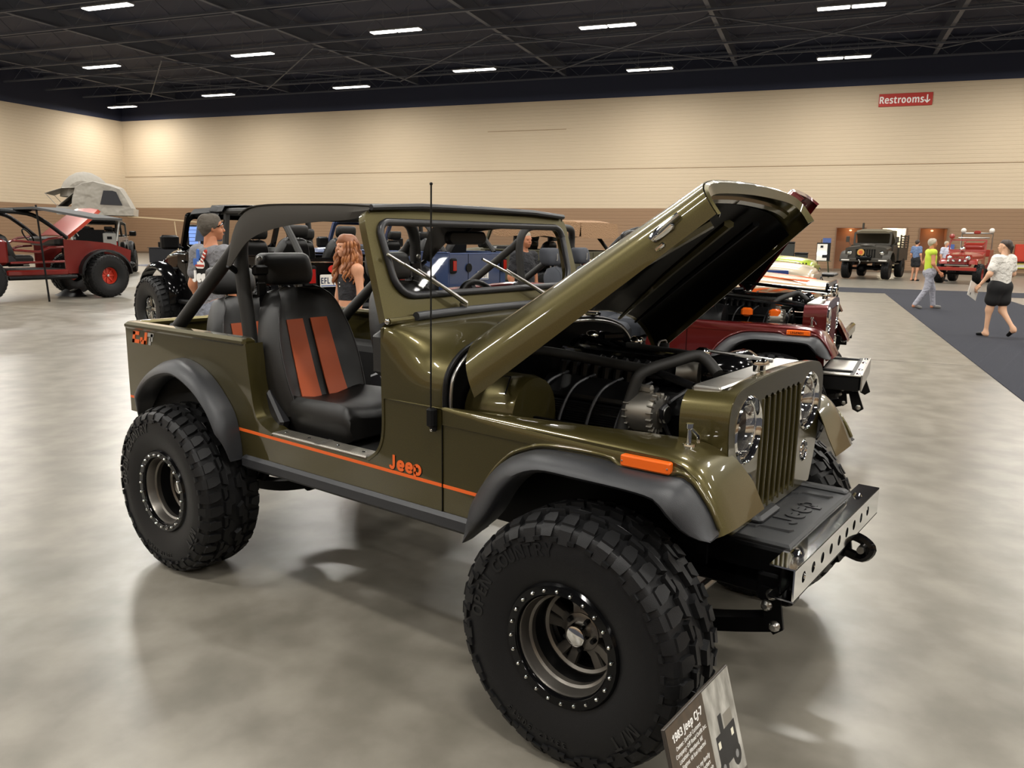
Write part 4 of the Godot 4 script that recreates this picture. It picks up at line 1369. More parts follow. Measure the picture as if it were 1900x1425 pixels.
func hero_car() -> void:
	var car := thing("open_off_roader", "olive green open off-road car, hood up, orange stripes, nearest the viewer", "car")
	open_car(car, {"paint": mats.olive_paint, "hood": 39.56, "bar": 0.33, "seat": mats.seat_vinyl, "stripe": mats.seat_orange, "crest": "", "bumper": hero_bumper})
	# rear seat
	seat(car, V(-0.15, 0.70, 0.22), 0.95, mats.seat_vinyl, mats.seat_orange)
	# bikini top
	var top := joint(car, "canvas_top")
	var rows := []
	for e in [[1.275, 1.772, 0.0], [1.1, 1.781, 0.008], [0.85, 1.785, 0.012], [0.62, 1.786, 0.012], [0.48, 1.775, 0.008], [0.40, 1.745, 0.0]]:
		var row := []
		for k in 9:
			var z := -0.66 + 1.32 * k / 8.0
			row.append(V(e[0], e[1] + 0.016 * (1.0 - pow(z / 0.66, 2)), z))
		rows.append(row)
	part(top, "roof_canvas", MB.new().sheet(smooth_rows(rows, 2), 0.004), mats.canvas, "", 50)
	for s in [-1, 1]:
		var upper := even(smooth(pts2([1.275, 1.772, 1.1, 1.781, 0.85, 1.786, 0.62, 1.786, 0.48, 1.77, 0.38, 1.715, 0.32, 1.62, 0.29, 1.52]), 3), 24)
		var lower := even(smooth(pts2([1.275, 1.745, 1.17, 1.722, 0.95, 1.712, 0.75, 1.695, 0.6, 1.67, 0.48, 1.63, 0.4, 1.57, 0.335, 1.51]), 3), 24)
		var rr := [[], [], []]
		for i in 24:
			var m: Vector2 = upper[i].lerp(lower[i], 0.5)
			rr[0].append(V(upper[i].x, upper[i].y, 0.655 * s))
			rr[1].append(V(m.x, m.y, 0.676 * s))
			rr[2].append(V(lower[i].x, lower[i].y, 0.67 * s))
		part(top, "side_flap", MB.new().sheet(rr, 0.004), mats.canvas, "", 50)
	part(top, "front_binding", MB.new().tube([V(1.285, 1.768, 0.67), V(1.287, 1.782, 0.4), V(1.287, 1.785, 0.0), V(1.287, 1.782, -0.4), V(1.285, 1.768, -0.67)], 0.012, 8), mats.seal_rubber)
	for s in [-1, 1]:
		part(top, "tie_strap", MB.new().tube([V(0.31, 1.515, 0.665 * s), V(0.3, 1.48, 0.61 * s)], 0.014, 6), mats.satin_black)
	# seat belts
	for s in [-1, 1]:
		var b := joint(car, "seat_belt")
		part(b, "belt_strap", MB.new().grid([[V(0.36, 1.5, 0.5 * s), V(0.36, 1.5, 0.545 * s)], [V(0.37, 1.3, 0.5 * s), V(0.37, 1.3, 0.545 * s)], [V(0.4, 1.0, 0.52 * s), V(0.4, 1.0, 0.565 * s)], [V(0.42, 0.85, 0.54 * s), V(0.42, 0.85, 0.585 * s)]]), mats.satin_black)
		part(b, "belt_guide", MB.new().box(V(0.355, 1.49, 0.525 * s), V(0.03, 0.05, 0.085), Basis.IDENTITY, 0.01).box(V(0.36, 1.4, 0.525 * s), V(0.018, 0.07, 0.05), Basis.IDENTITY, 0.006), mats.satin_black)
		part(b, "anchor_bolt", MB.new().ball(V(0.375, 1.545, 0.54 * s), V(0.014, 0.014, 0.014), 6), mats.steel)
	# stripes and lettering
	for s in [1, -1]:
		var xf := Transform3D(Basis.IDENTITY if s > 0 else Basis(Vector3.UP, PI), V(0, 0, 0.7102 * s))
		var k := float(s)
		part(car, "side_stripe", MB.new().prism(PackedVector2Array([Vector2(0.4 * k, 0.7475), Vector2(1.858 * k, 0.7305), Vector2(1.866 * k, 0.7435), Vector2(0.39 * k, 0.762)]), xf, 0.0012), mats.orange_print, "orange side stripe")
		part(car, "side_stripe", MB.new().prism(PackedVector2Array([Vector2(-0.598 * k, 0.774), Vector2(-0.46 * k, 0.774), Vector2(-0.454 * k, 0.787), Vector2(-0.598 * k, 0.787)]), xf, 0.0012), mats.orange_print, "orange side stripe")
		part(car, "lettering_outline", MB.new().strokes("Jeep", xf.translated_local(V(1.4965 * k, 0.7775, 0.0)), 0.056, 1.2, 0.0165, 0.001), mats.satin_black)
		part(car, "lettering", MB.new().strokes("Jeep", xf.translated_local(V(1.495 * k, 0.779, 0.0008)), 0.056, 1.2, 0.0125, 0.0014), mats.orange_print, "orange lettering")
		# blocky badge: C, J and a grey 7
		var bd := joint(car, "badge")
		var grid := [[[0, 0, 0.024, 0.062], [0, 0, 0.07, 0.02], [0, 0.044, 0.062, 0.064]], [[0.09, 0, 0.14, 0.02], [0.118, 0, 0.142, 0.064], [0.078, 0.012, 0.1, 0.034]], [[0.148, 0.044, 0.205, 0.064], [0.178, 0.02, 0.2, 0.06], [0.164, 0.0, 0.186, 0.04]]]
		for c in 3:
			var bm := MB.new()
			for q in grid[c]:
				var poly := PackedVector2Array()
				for p in [[q[0], q[1]], [q[2], q[1]], [q[2], q[3]], [q[0], q[3]]]:
					var lx: float = -0.535 + p[0] + p[1] * 0.3
					poly.append(Vector2(lx if s > 0 else lx + 0.85 + 0.0, 1.082 + p[1]))
				bm.prism(poly, xf, 0.0025)
			part(bd, "badge_letter", bm, mats.orange_print if c < 2 else mats.print_grey)
	# aerial
	var an := joint(car, "aerial")
	part(an, "aerial_base", MB.new().box(V(1.655, 1.0, 0.73), V(0.036, 0.075, 0.035), Basis.IDENTITY, 0.008).box(V(1.655, 0.96, 0.722), V(0.03, 0.03, 0.02), Basis.IDENTITY, 0.006), mats.satin_black)
	part(an, "aerial_rod", MB.new().tube([V(1.655, 1.03, 0.735), V(1.668, 1.84, 0.742)], 0.0032, 6).ball(V(1.668, 1.842, 0.742), V(0.006, 0.006, 0.006), 5), mats.satin_black)
	part(an, "base_screw", MB.new().ball(V(1.655, 0.952, 0.734), V(0.006, 0.006, 0.004), 5), mats.chrome)

# ------------------------------------------------------------------ the other vehicles
func maroon_bumper(car: Node3D) -> void:
	var b := joint(car, "winch_bumper", Transform3D(), "flat bright bumper plate with black box below")
	part(b, "deck_plate", MB.new().box(V(2.84, 0.66, 0), V(0.3, 0.012, 1.0), Basis.IDENTITY, 0.003), mats.brushed_aluminium)
	part(b, "end_plate", MB.new().box(V(2.99, 0.61, 0), V(0.012, 0.13, 1.02), Basis.IDENTITY, 0.003), mats.brushed_aluminium)
	part(b, "bumper_box", MB.new().box(V(2.84, 0.595, 0), V(0.28, 0.11, 0.98), Basis.IDENTITY, 0.01), mats.satin_black)
	part(b, "deck_stripe", MB.new().box(V(2.92, 0.668, 0), V(0.03, 0.004, 0.98)), mats.satin_black)
	for z in [0.44, 0.2, -0.2, -0.44]:
		part(b, "deck_bolt", MB.new().ball(V(2.96, 0.668, z), V(0.018, 0.012, 0.018), 6), mats.chrome)
	for s in [-1, 1]:
		var t := joint(car, "bow_shackle")
		part(t, "shackle_plate", MB.new().prism(PackedVector2Array([Vector2(2.9, 0.53), Vector2(2.97, 0.53), Vector2(3.02, 0.4), Vector2(2.98, 0.37), Vector2(2.94, 0.39)]), Transform3D(Basis.IDENTITY, V(0, 0, 0.4 * s)), 0.03), mats.gloss_black)
		part(t, "shackle_bolt", MB.new().ball(V(2.98, 0.41, 0.435 * s), V(0.02, 0.02, 0.01), 6), mats.steel)

func maroon_car() -> void:
	var car := thing("open_off_roader", "dark red open off-road car with hood raised, next behind the olive one", "car", V(-0.87, 0.0, -3.45), deg_to_rad(10))
	open_car(car, {"paint": mats.maroon_paint, "hood": 55.0, "bar": 0.15, "seat": mats.seat_grey_cloth, "stripe": null, "crest": "J", "bumper": maroon_bumper})
	part(car, "dash_cover", MB.new().box(V(1.27, 1.31, 0), V(0.14, 0.05, 1.3), Basis.IDENTITY, 0.02), mats.satin_black)
	for x in [2.08, 2.3]:
		part(car, "red_fitting", MB.new().box(V(x, 1.09, 0.34), V(0.09, 0.07, 0.06), Basis.IDENTITY, 0.015), mats.marker_orange)
	part(car, "strut_bar", MB.new().tube([V(1.8, 1.22, 0.35), V(2.6, 1.15, 0.4)], 0.014, 8), mats.chrome)
	part(car, "strut_bar", MB.new().tube([V(1.9, 1.3, -0.2), V(2.6, 1.24, -0.3)], 0.014, 8), mats.gloss_black)
	var xf := Transform3D(Basis.IDENTITY, V(0, 0, 0.7102))
	part(car, "marker_decal", MB.new().text("LEGENDS", Transform3D(Basis.IDENTITY, V(2.53, 0.985, 0.7355)), 0.016, 0.001), mats.satin_black)

# an older short car with its bonnet shut: only the pieces that can be seen past its neighbours
func shut_car(car: Node3D, paint: Material, hood_paint: Material) -> void:
	both(car, "body_side", tub_side(), paint)
	both(car, "top_rail", MB.new().box(V(-0.062, 1.17, 0.683), V(1.085, 0.04, 0.075), Basis.IDENTITY, 0.014), paint)
	part(car, "rear_panel", MB.new().box(V(-0.59, 0.935, 0), V(0.03, 0.47, 1.41), Basis.IDENTITY, 0.008), paint)
	part(car, "cabin_floor", MB.new().box(V(0.5, 0.72, 0), V(2.2, 0.03, 1.34)), mats.carpet_black)
	both(car, "rear_flare", flare(ARCH_REAR, LIP_REAR), mats.flare_plastic, "", 50)
	both(car, "front_flare", flare(ARCH_FRONT, LIP_FRONT), mats.flare_plastic, "", 50)
	both(car, "fender_top", fender_top(), paint, "", 50)
	both(car, "fender_side", fender_side(), paint)
	var rows := []
	for x in [1.372, 1.45, 1.55, 1.69]:
		rows.append(cowl_section(x))
	part(car, "cowl", MB.new().sheet(rows, 0.004), paint, "", 50)
	var hood := joint(car, "hood", Transform3D(Basis.IDENTITY, V(1.68, 1.04, 0)))
	var skin := []
	for i in 9:
		skin.append(hood_row(i / 8.0))
	part(hood, "hood_skin", MB.new().sheet(skin, 0.004), hood_paint, "", 50)
	var gx := Transform3D(Basis(V(0, 0, -1), V(0, 1, 0), V(1, 0, 0)), V(2.69, 0, 0))
	var holes := []
	for k in 7:
		holes.append(round_rect(0.036, 0.40, 0.017, 3, Vector2((k - 3) * 0.0565, 0.935)))
	part(car, "grille", MB.new().plate(round_rect(0.98, 0.5, 0.07, 5, Vector2(0, 0.955)), holes, gx, 0.03), paint)
	part(car, "radiator_core", MB.new().box(V(2.66, 0.94, 0), V(0.02, 0.46, 0.8)), mats.frame_black)
	for s in [-1, 1]:
		var lx := Transform3D(Basis(V(0, 1, 0), V(1, 0, 0), V(0, 0, -1)), V(2.72, 1.043, 0.322 * s))
		var h := joint(car, "headlamp")
		part(h, "bezel", MB.new().lathe(pts2([0.118, -0.01, 0.117, 0.02, 0.1, 0.03, 0.093, 0.0]), lx, 24), mats.chrome)
		part(h, "lamp_cover", MB.new().lathe(pts2([0.094, 0.0, 0.06, 0.02, 0.0, 0.026]), lx, 24), mats.chrome)
	part(car, "front_bumper", MB.new().box(V(2.93, 0.62, 0), V(0.07, 0.12, 1.2), Basis.IDENTITY, 0.02), mats.gloss_black)
	both(car, "frame_rail", MB.new().box(V(1.15, 0.56, 0.36), V(3.6, 0.1, 0.06)), mats.frame_black)
	for x in [0.0, 2.375]:
		part(car, "axle", MB.new().tube([V(x, 0.42, -0.72), V(x, 0.42, 0.72)], 0.05, 10), mats.frame_black)
		for s in [1.0, -1.0]:
			plain_wheel(car, V(x, 0.42, 0.76 * s), s, "mid", mats.chrome)
	var rx := 0.3
	var rb := joint(car, "roll_bar")
	part(rb, "hoop", MB.new().tube(smooth(line3([rx, 0.9, 0.58, rx, 1.55, 0.58, rx, 1.72, 0.5, rx, 1.74, 0.0, rx, 1.72, -0.5, rx, 1.55, -0.58, rx, 0.9, -0.58]), 3), 0.032, 10), mats.satin_black)
	var wf := Transform3D(Basis(V(0, 0, -1), V(-0.2894, 0.9572, 0), V(0.9572, 0.2894, 0)), V(1.398, 1.335, 0))
	part(car, "windshield_frame", MB.new().plate(round_rect(1.42, 0.45, 0.05, 3, Vector2(0, 0.225)), [round_rect(1.28, 0.3, 0.08, 4, Vector2(0, 0.245))], wf, -0.03), paint)
	part(car, "windshield_glass", MB.new().prism(round_rect(1.28, 0.3, 0.08, 4, Vector2(0, 0.245)), wf, 0.004), mats.glass)

func flame_car() -> void:
	var car := thing("open_off_roader", "black car with cream and orange flames on its closed hood", "car", V(-1.73, 0, -6.45), deg_to_rad(10))
	var top := mat("flame_hood", rgb(176, 152, 122), 0.3, 0.0, 0.9)
	shut_car(car, mats.gloss_black, top)
	# flames down the hood side, and over its top
	for k in 5:
		var x := 1.95 + k * 0.12
		part(car, "flame_decal", MB.new().prism(PackedVector2Array(smooth([Vector2(x - 0.05, 1.09), Vector2(x + 0.16, 1.075), Vector2(x + 0.3, 1.1), Vector2(x + 0.18, 1.105), Vector2(x + 0.2, 1.13), Vector2(x + 0.05, 1.12)], 3, true)), Transform3D(Basis(Vector3.UP, 0.212), V(0.0, 0, 1.068)), 0.002), mats.orange_print if k % 2 == 0 else top)
	for k in 6:
		var z := -0.4 + k * 0.16
		part(car, "flame_decal", MB.new().prism(PackedVector2Array(smooth([Vector2(z - 0.05, 1.75), Vector2(z + 0.05, 1.75), Vector2(z + 0.03, 2.2), Vector2(z + 0.05, 2.5), Vector2(z - 0.02, 2.25)], 3, true)), Transform3D(Basis(V(0, 0, 1), V(0.996, -0.09, 0), V(0.09, 0.996, 0)), V(0.0, 1.43, 0)), 0.012), mats.orange_print)

# a modern four-door or two-door off-roader; x forward, rear axle at the origin
func modern_car(car: Node3D, o: Dictionary) -> void:
	var paint: Material = o.paint
	var wb: float = o.get("wb", 2.95)
	var lift: float = o.get("lift", 0.1)
	var root := joint(car, "body", Transform3D(Basis.IDENTITY, V(0, lift, 0)))
	var arch := func(cx: float, r: float) -> Array:
		var a := []
		for k in 13:
			a.append(Vector2(cx + cos(PI * k / 12.0) * r, 0.62 + sin(PI * k / 12.0) * r * 0.86))
		return a
	for s in [1.0, -1.0]:
		var poly := PackedVector2Array([Vector2(-0.78, 1.28), Vector2(-0.78, 0.66)])
		var ra: Array = arch.call(0.0, 0.5)
		ra.reverse()
		for p in ra:
			poly.append(p)
		poly.append(Vector2(wb - 0.62, 0.6))
		poly.append(Vector2(wb - 0.5, 0.9))
		poly.append(Vector2(wb - 0.5, 1.24))
		part(root, "body_side", MB.new().prism(poly, Transform3D(Basis.IDENTITY, V(0, 0, 0.8 if s > 0 else -0.8)), -0.04 * s, 0.01), paint)
		for x in ([wb - 0.75, wb * 0.45, 0.45] if wb > 2.6 else [wb - 0.75, 0.5]):
			part(root, "door_gap", MB.new().box(V(x, 0.98, 0.801 * s), V(0.008, 0.52, 0.003)), mats.frame_black)
			part(root, "door_handle", MB.new().box(V(x - 0.2 if x > 0.6 else x + 0.16, 1.14, 0.815 * s), V(0.14, 0.03, 0.03), Basis.IDENTITY, 0.008), mats.satin_black)
			for y in [0.82, 1.14]:
				part(root, "door_hinge", MB.new().box(V(x + 0.03, y, 0.812 * s), V(0.1, 0.035, 0.03), Basis.IDENTITY, 0.008), paint)
		part(root, "belt_rail", MB.new().box(V(wb / 2 - 0.64, 1.28, 0.775 * s), V(wb + 0.28, 0.03, 0.07), Basis.IDENTITY, 0.01), paint)
		for q in [[0.0, 0.5], [wb, 0.52]]:
			var rows := []
			for k in 15:
				var a := PI * (k - 0.6) / 12.8
				var c := Vector2(q[0] + cos(a) * q[1], 0.62 + sin(a) * q[1] * 0.86)
				var c2 := Vector2(q[0] + cos(a) * (q[1] + 0.07), 0.62 + sin(a) * (q[1] + 0.07) * 0.86)
				rows.append([V(c2.x, c2.y, 0.79 * s), V(c2.x, c2.y - 0.005, 0.9 * s), V(c.x, c.y - 0.01, 0.96 * s), V(c.x, c.y - 0.04, 0.955 * s), V(c.x, c.y - 0.03, 0.79 * s)])
			part(root, "fender_flare", MB.new().grid(rows, true, true), o.get("flare", mats.satin_black), "", 50)
			part(root, "fender_liner", MB.new().box(V(q[0], 1.02, 0.62 * s), V(0.9, 0.03, 0.36)), mats.frame_black)
		part(root, "rock_rail", MB.new().box(V(wb / 2, 0.56, 0.82 * s), V(wb - 1.1, 0.07, 0.09), Basis.IDENTITY, 0.02), mats.satin_black)
		var mr := joint(car, "door_mirror", Transform3D(Basis.IDENTITY, V(0, lift, 0)))
		part(mr, "mirror_shell", MB.new().box(V(wb - 0.72, 1.42, 1.0 * s), V(0.1, 0.2, 0.26), Basis.IDENTITY, 0.03), mats.satin_black)
		part(mr, "mirror_arm", MB.new().tube([V(wb - 0.68, 1.34, 0.8 * s), V(wb - 0.72, 1.37, 0.92 * s)], 0.02, 6), mats.satin_black)
	part(root, "tailgate", MB.new().box(V(-0.77, 0.98, 0), V(0.04, 0.6, 1.56), Basis.IDENTITY, 0.015), paint)
	part(root, "tailgate_gap", MB.new().box(V(-0.792, 0.98, -0.28), V(0.004, 0.56, 0.01)).box(V(-0.792, 0.98, 0.62), V(0.004, 0.56, 0.01)), mats.frame_black)
	part(root, "floor_pan", MB.new().box(V(wb / 2 - 0.4, 0.66, 0), V(wb + 0.7, 0.05, 1.5)), mats.carpet_black)
	# hood and front
	var rows := []
	for e in [[wb - 0.55, 0.70, 1.27, 1.33], [wb - 0.1, 0.66, 1.25, 1.31], [wb + 0.25, 0.62, 1.2, 1.27], [wb + 0.42, 0.58, 1.12, 1.21], [wb + 0.46, 0.56, 1.05, 1.14]]:
		rows.append([V(e[0], 0.86, e[1]), V(e[0], e[2] - 0.05, e[1]), V(e[0], e[2], e[1] * 0.96), V(e[0], e[3], e[1] * 0.8), V(e[0], e[3] + 0.015, e[1] * 0.3), V(e[0], e[3] + 0.015, -e[1] * 0.3), V(e[0], e[3], -e[1] * 0.8), V(e[0], e[2], -e[1] * 0.96), V(e[0], e[2] - 0.05, -e[1]), V(e[0], 0.86, -e[1])])
	var hood_xf := Transform3D()
	part(root, "hood", MB.new().grid(smooth_rows(rows, 3), true, true), o.get("hood", paint), "", 50)
	var gx := Transform3D(Basis(V(0, 0, -1), V(0, 1, 0), V(1, 0, 0)), V(wb + 0.45, 0, 0))
	var holes := []
	for k in 7:
		holes.append(round_rect(0.05, 0.26, 0.024, 3, Vector2((k - 3) * 0.085, 0.95)))
	part(root, "grille", MB.new().plate(round_rect(1.2, 0.4, 0.1, 5, Vector2(0, 0.95)), holes, gx, 0.04), paint)
	part(root, "grille_back", MB.new().box(V(wb + 0.44, 0.95, 0), V(0.02, 0.34, 0.9)), mats.frame_black)
	for s in [1.0, -1.0]:
		var lx := Transform3D(Basis(V(0, 1, 0), V(1, 0, 0), V(0, 0, -1)), V(wb + 0.49, 0.98, 0.44 * s))
		var h := joint(car, "headlamp", Transform3D(Basis.IDENTITY, V(0, lift, 0)))
		part(h, "bezel", MB.new().lathe(pts2([0.115, -0.01, 0.113, 0.015, 0.1, 0.012, 0.095, 0.0]), lx, 24), mats.satin_black)
		part(h, "lamp_cover", MB.new().lathe(pts2([0.096, 0.0, 0.06, 0.018, 0.0, 0.024]), lx, 24), mats.chrome)
		var tl := joint(car, "tail_lamp", Transform3D(Basis.IDENTITY, V(0, lift, 0)))
		part(tl, "lamp_body", MB.new().box(V(-0.81, 1.06, 0.7 * s), V(0.07, 0.26, 0.15), Basis.IDENTITY, 0.02), mats.satin_black)
		part(tl, "red_lens", MB.new().box(V(-0.848, 1.06, 0.7 * s), V(0.012, 0.17, 0.09), Basis.IDENTITY, 0.004), mat("red_lens", rgb(150, 14, 12), 0.2, 0.0, 0.8))
	var fb := joint(car, "front_bumper", Transform3D(Basis.IDENTITY, V(0, lift, 0)))
	part(fb, "bumper_beam", MB.new().box(V(wb + 0.68, 0.68, 0), V(0.18, 0.2, 1.5), Basis.IDENTITY, 0.05), o.get("bumper", mats.satin_black))
	var rbm := joint(car, "rear_bumper", Transform3D(Basis.IDENTITY, V(0, lift, 0)))
	part(rbm, "bumper_beam", MB.new().box(V(-0.9, 0.62, 0), V(0.18, 0.18, 1.6), Basis.IDENTITY, 0.04), mats.satin_black)
	# windshield
	var wf := Transform3D(Basis(V(0, 0, -1), V(-0.42, 0.9075, 0), V(0.9075, 0.42, 0)), V(wb - 0.52, 1.3, 0))
	var fr := joint(car, "windshield", Transform3D(Basis.IDENTITY, V(0, lift, 0)))
	part(fr, "windshield_frame", MB.new().plate(round_rect(1.54, 0.6, 0.06, 4, Vector2(0, 0.3)), [round_rect(1.4, 0.44, 0.06, 4, Vector2(0, 0.3))], wf, -0.05), o.get("frame", paint))
	part(fr, "windshield_glass", MB.new().prism(round_rect(1.4, 0.44, 0.06, 4, Vector2(0, 0.3)), wf, 0.005), mats.glass)
	# cage or roof
	var cg := joint(car, "sport_bar", Transform3D(Basis.IDENTITY, V(0, lift, 0)))
	for s in [1.0, -1.0]:
		part(cg, "side_bar", MB.new().tube(smooth(line3([wb - 0.8, 1.82, 0.62 * s, wb * 0.5, 1.85, 0.64 * s, 0.3, 1.84, 0.64 * s, -0.15, 1.74, 0.66 * s, -0.6, 1.28, 0.68 * s]), 4), 0.042, 8), mats.padding)
		part(cg, "pillar_bar", MB.new().tube([V(wb * 0.42, 1.83, 0.64 * s), V(wb * 0.42, 1.2, 0.7 * s)], 0.042, 8), mats.padding)
	part(cg, "cross_bar", MB.new().tube([V(wb * 0.42, 1.83, -0.64), V(wb * 0.42, 1.83, 0.64)], 0.042, 8), mats.padding)
	part(cg, "cross_bar", MB.new().tube([V(0.2, 1.83, -0.64), V(0.2, 1.83, 0.64)], 0.042, 8), mats.padding)
	if o.has("roof"):
		var rr := []
		var back: float = o.get("roof_back", -0.7)
		for e in [[wb - 0.78, 1.84], [wb - 0.9, 1.9], [wb * 0.4, 1.93], [back + 0.2, 1.92], [back, 1.86]]:
			rr.append([V(e[0], e[1] - 0.08, 0.74), V(e[0], e[1] - 0.01, 0.7), V(e[0], e[1] + 0.01, 0.4), V(e[0], e[1] + 0.015, 0), V(e[0], e[1] + 0.01, -0.4), V(e[0], e[1] - 0.01, -0.7), V(e[0], e[1] - 0.08, -0.74)])
		part(car, "roof_top", MB.new().sheet(rr, 0.03), o.roof).position.y = lift
	part(car, "dashboard", MB.new().box(V(wb - 0.75, 1.22, 0), V(0.3, 0.26, 1.5), Basis.IDENTITY, 0.06), mats.seat_vinyl).position.y = lift
	for z in [0.38, -0.38]:
		seat(car, V(wb * 0.42 - 0.1, 0.82 + lift, z), 1.0, o.get("seat", mats.seat_vinyl), null)
		if wb > 2.6:
			seat(car, V(0.15, 0.86 + lift, z), 1.0, o.get("seat", mats.seat_vinyl), null)
	for x in [0.0, wb]:
		part(car, "axle", MB.new().tube([V(x, 0.46, -0.75), V(x, 0.46, 0.75)], 0.05, 10).ball(V(x, 0.46, 0.1), V(0.15, 0.16, 0.15), 8), mats.frame_black)
		for s in [1.0, -1.0]:
			var st: float = o.get("steer", 0.0) if x > 0 else 0.0
			plain_wheel(car, V(x, 0.505 if o.has("wheel") else 0.468, 0.86 * s), s, o.get("wheel", "big"), o.get("rim", mats.gunmetal), st)
	both(car, "frame_rail", MB.new().box(V(wb / 2 - 0.1, 0.56 + lift, 0.4), V(wb + 1.3, 0.12, 0.08)), mats.frame_black)

func number_plate(car: Node3D, at: Vector3, s: String) -> void:
	var p := joint(car, "number_plate", Transform3D(Basis(V(0, 0, 1), V(0, 1, 0), V(-1, 0, 0)), at))
	part(p, "plate", MB.new().prism(round_rect(0.305, 0.152, 0.015, 3), Transform3D(), 0.004), mats.white_paint)
	part(p, "plate_band", MB.new().box(V(0, -0.062, 0.005), V(0.28, 0.014, 0.001)), mat("plate_blue", rgb(70, 96, 150), 0.5))
	part(p, "plate_characters", MB.new().text(s, Transform3D(Basis.IDENTITY, V(0, 0.0, 0.006)), 0.075, 0.002, 600, 0.8), mat("plate_ink", rgb(40, 48, 74), 0.5))

func row_of_cars() -> void:
	var blue := mat("blue_paint", rgb(58, 74, 112), 0.35, 0.3, 1.0)
	var white := mat("cream_white_paint", rgb(196, 182, 158), 0.3, 0.0, 1.0)
	var lime := mat("lime_paint", rgb(158, 178, 40), 0.32, 0.1, 1.0)
	var tan := bumpy(mat("tan_canvas", rgb(148, 116, 86), 0.95), noise_tex(0.1, [Color(0, 0, 0), Color(1, 1, 1)], [0.2, 0.8], 44, 3, 256), 1.0, 1.0)
	var drab := mat("olive_drab", rgb(70, 66, 46), 0.75)
	# the row that faces away: black, blue, olive with a tan top
	var b := thing("modern_off_roader", "black four-door off-roader with chrome wheels and a number plate, behind the man", "car", V(-4.93, 0, -4.18), PI - 0.087)
	modern_car(b, {"paint": mats.gloss_black, "roof": mats.satin_black, "roof_back": 1.3, "rim": mats.chrome, "wheel": "wide", "flare": mats.gloss_black})
	number_plate(b, V(-0.815, 1.1, -0.42), "EFL 671")
	part(b, "badge_disc", MB.new().prism(circle(0.05, 20), Transform3D(Basis(V(0, 0, 1.6), V(0, 1, 0), V(-1, 0, 0)), V(-0.8, 1.24, -0.36)), 0.006), mat("red_badge", rgb(190, 40, 30), 0.4))
	part(b, "chrome_strip", MB.new().box(V(-0.80, 1.33, 0), V(0.03, 0.02, 1.5), Basis.IDENTITY, 0.006), mats.chrome)
	part(b, "window_card", MB.new().box(V(2.2, 1.68, -0.4), V(0.01, 0.3, 0.42), Basis(Vector3.BACK, 0.4)), mat("pale_card", rgb(150, 170, 210), 0.8))
	var u := thing("modern_off_roader", "blue off-roader seen from behind through the olive car's windshield", "car", V(-6.3, 0, -8.2), PI)
	modern_car(u, {"paint": blue, "frame": blue, "roof": blue, "roof_back": 1.5, "rim": mats.gunmetal})
	number_plate(u, V(-0.815, 0.98, 0.1), "LE 51")
	part(u, "filler_cap", MB.new().prism(circle(0.075, 20), Transform3D(Basis(V(0, 0, 1), V(0, 1, 0), V(-1, 0, 0)), V(-0.795, 1.12, -0.28)), 0.02), mats.satin_black)
	var d := thing("modern_off_roader", "drab olive off-roader under a tan canvas top, beyond the dark red car", "car", V(-6.2, 0, -12.2), PI)
	modern_car(d, {"paint": drab, "roof": tan, "roof_back": -0.75, "wb": 2.4, "rim": drab})
	for s in [1.0, -1.0]:
		var r0 := []
		var r1 := []
		for k in 13:
			var x := -0.75 + 2.3 * k / 12.0
			r0.append(V(x, 1.98, 0.74 * s))
			r1.append(V(x, 1.68 + 0.02 * sin(k * 1.7), (0.79 + 0.012 * sin(k * 2.3)) * s))
		part(d, "canvas_curtain", MB.new().sheet([r0, r1], 0.01), tan)
	part(d, "canvas_rear", MB.new().sheet([[V(-0.75, 1.98, -0.74), V(-0.75, 1.99, 0), V(-0.75, 1.98, 0.74)], [V(-0.8, 1.66, -0.79), V(-0.82, 1.65, 0), V(-0.8, 1.66, 0.79)]], 0.01), tan)
	# the row that faces the viewer's way: flames, white, lime
	flame_car()
	var w := thing("modern_off_roader", "cream white off-roader with a blue hood stripe and red tube bumper", "car", V(-3.15, 0, -10.0), deg_to_rad(10))
	modern_car(w, {"paint": white, "wb": 2.42, "lift": 0.0})
	part(w, "hood_stripe", MB.new().box(V(2.1, 1.17, 0.685), V(0.9, 0.07, 0.02), Basis(Vector3.UP, 0.09), 0.006), mat("blue_stripe", rgb(40, 62, 120), 0.35))
	part(w, "stripe_lettering", MB.new().text("SPORT", Transform3D(Basis(Vector3.UP, 0.09), V(2.1, 1.165, 0.697)), 0.06, 0.003), mats.white_paint)
	part(w, "tube_guard", MB.new().tube([V(2.75, 0.75, 0.7), V(3.15, 1.0, 0.45), V(3.2, 0.72, 0.45), V(2.75, 0.62, 0.7)], 0.03, 8).tube([V(3.15, 1.0, 0.45), V(3.15, 1.0, -0.45)], 0.03, 8), mat("red_tube", rgb(190, 58, 34), 0.4))
	var l := thing("modern_off_roader", "lime green off-roader with dark hood lettering, beyond the cream one", "car", V(-4.35, 0, -14.0), deg_to_rad(10))
	modern_car(l, {"paint": lime, "wb": 2.42, "lift": 0.02})
	part(l, "hood_lettering", MB.new().text("CRAWLER.COM", Transform3D(Basis(Vector3.UP, 0.06), V(2.35, 1.18, 0.70)), 0.09, 0.004, 800), mats.satin_black)
	part(l, "winch", MB.new().box(V(3.15, 0.98, 0), V(0.3, 0.06, 0.9), Basis.IDENTITY, 0.02), mats.satin_black)

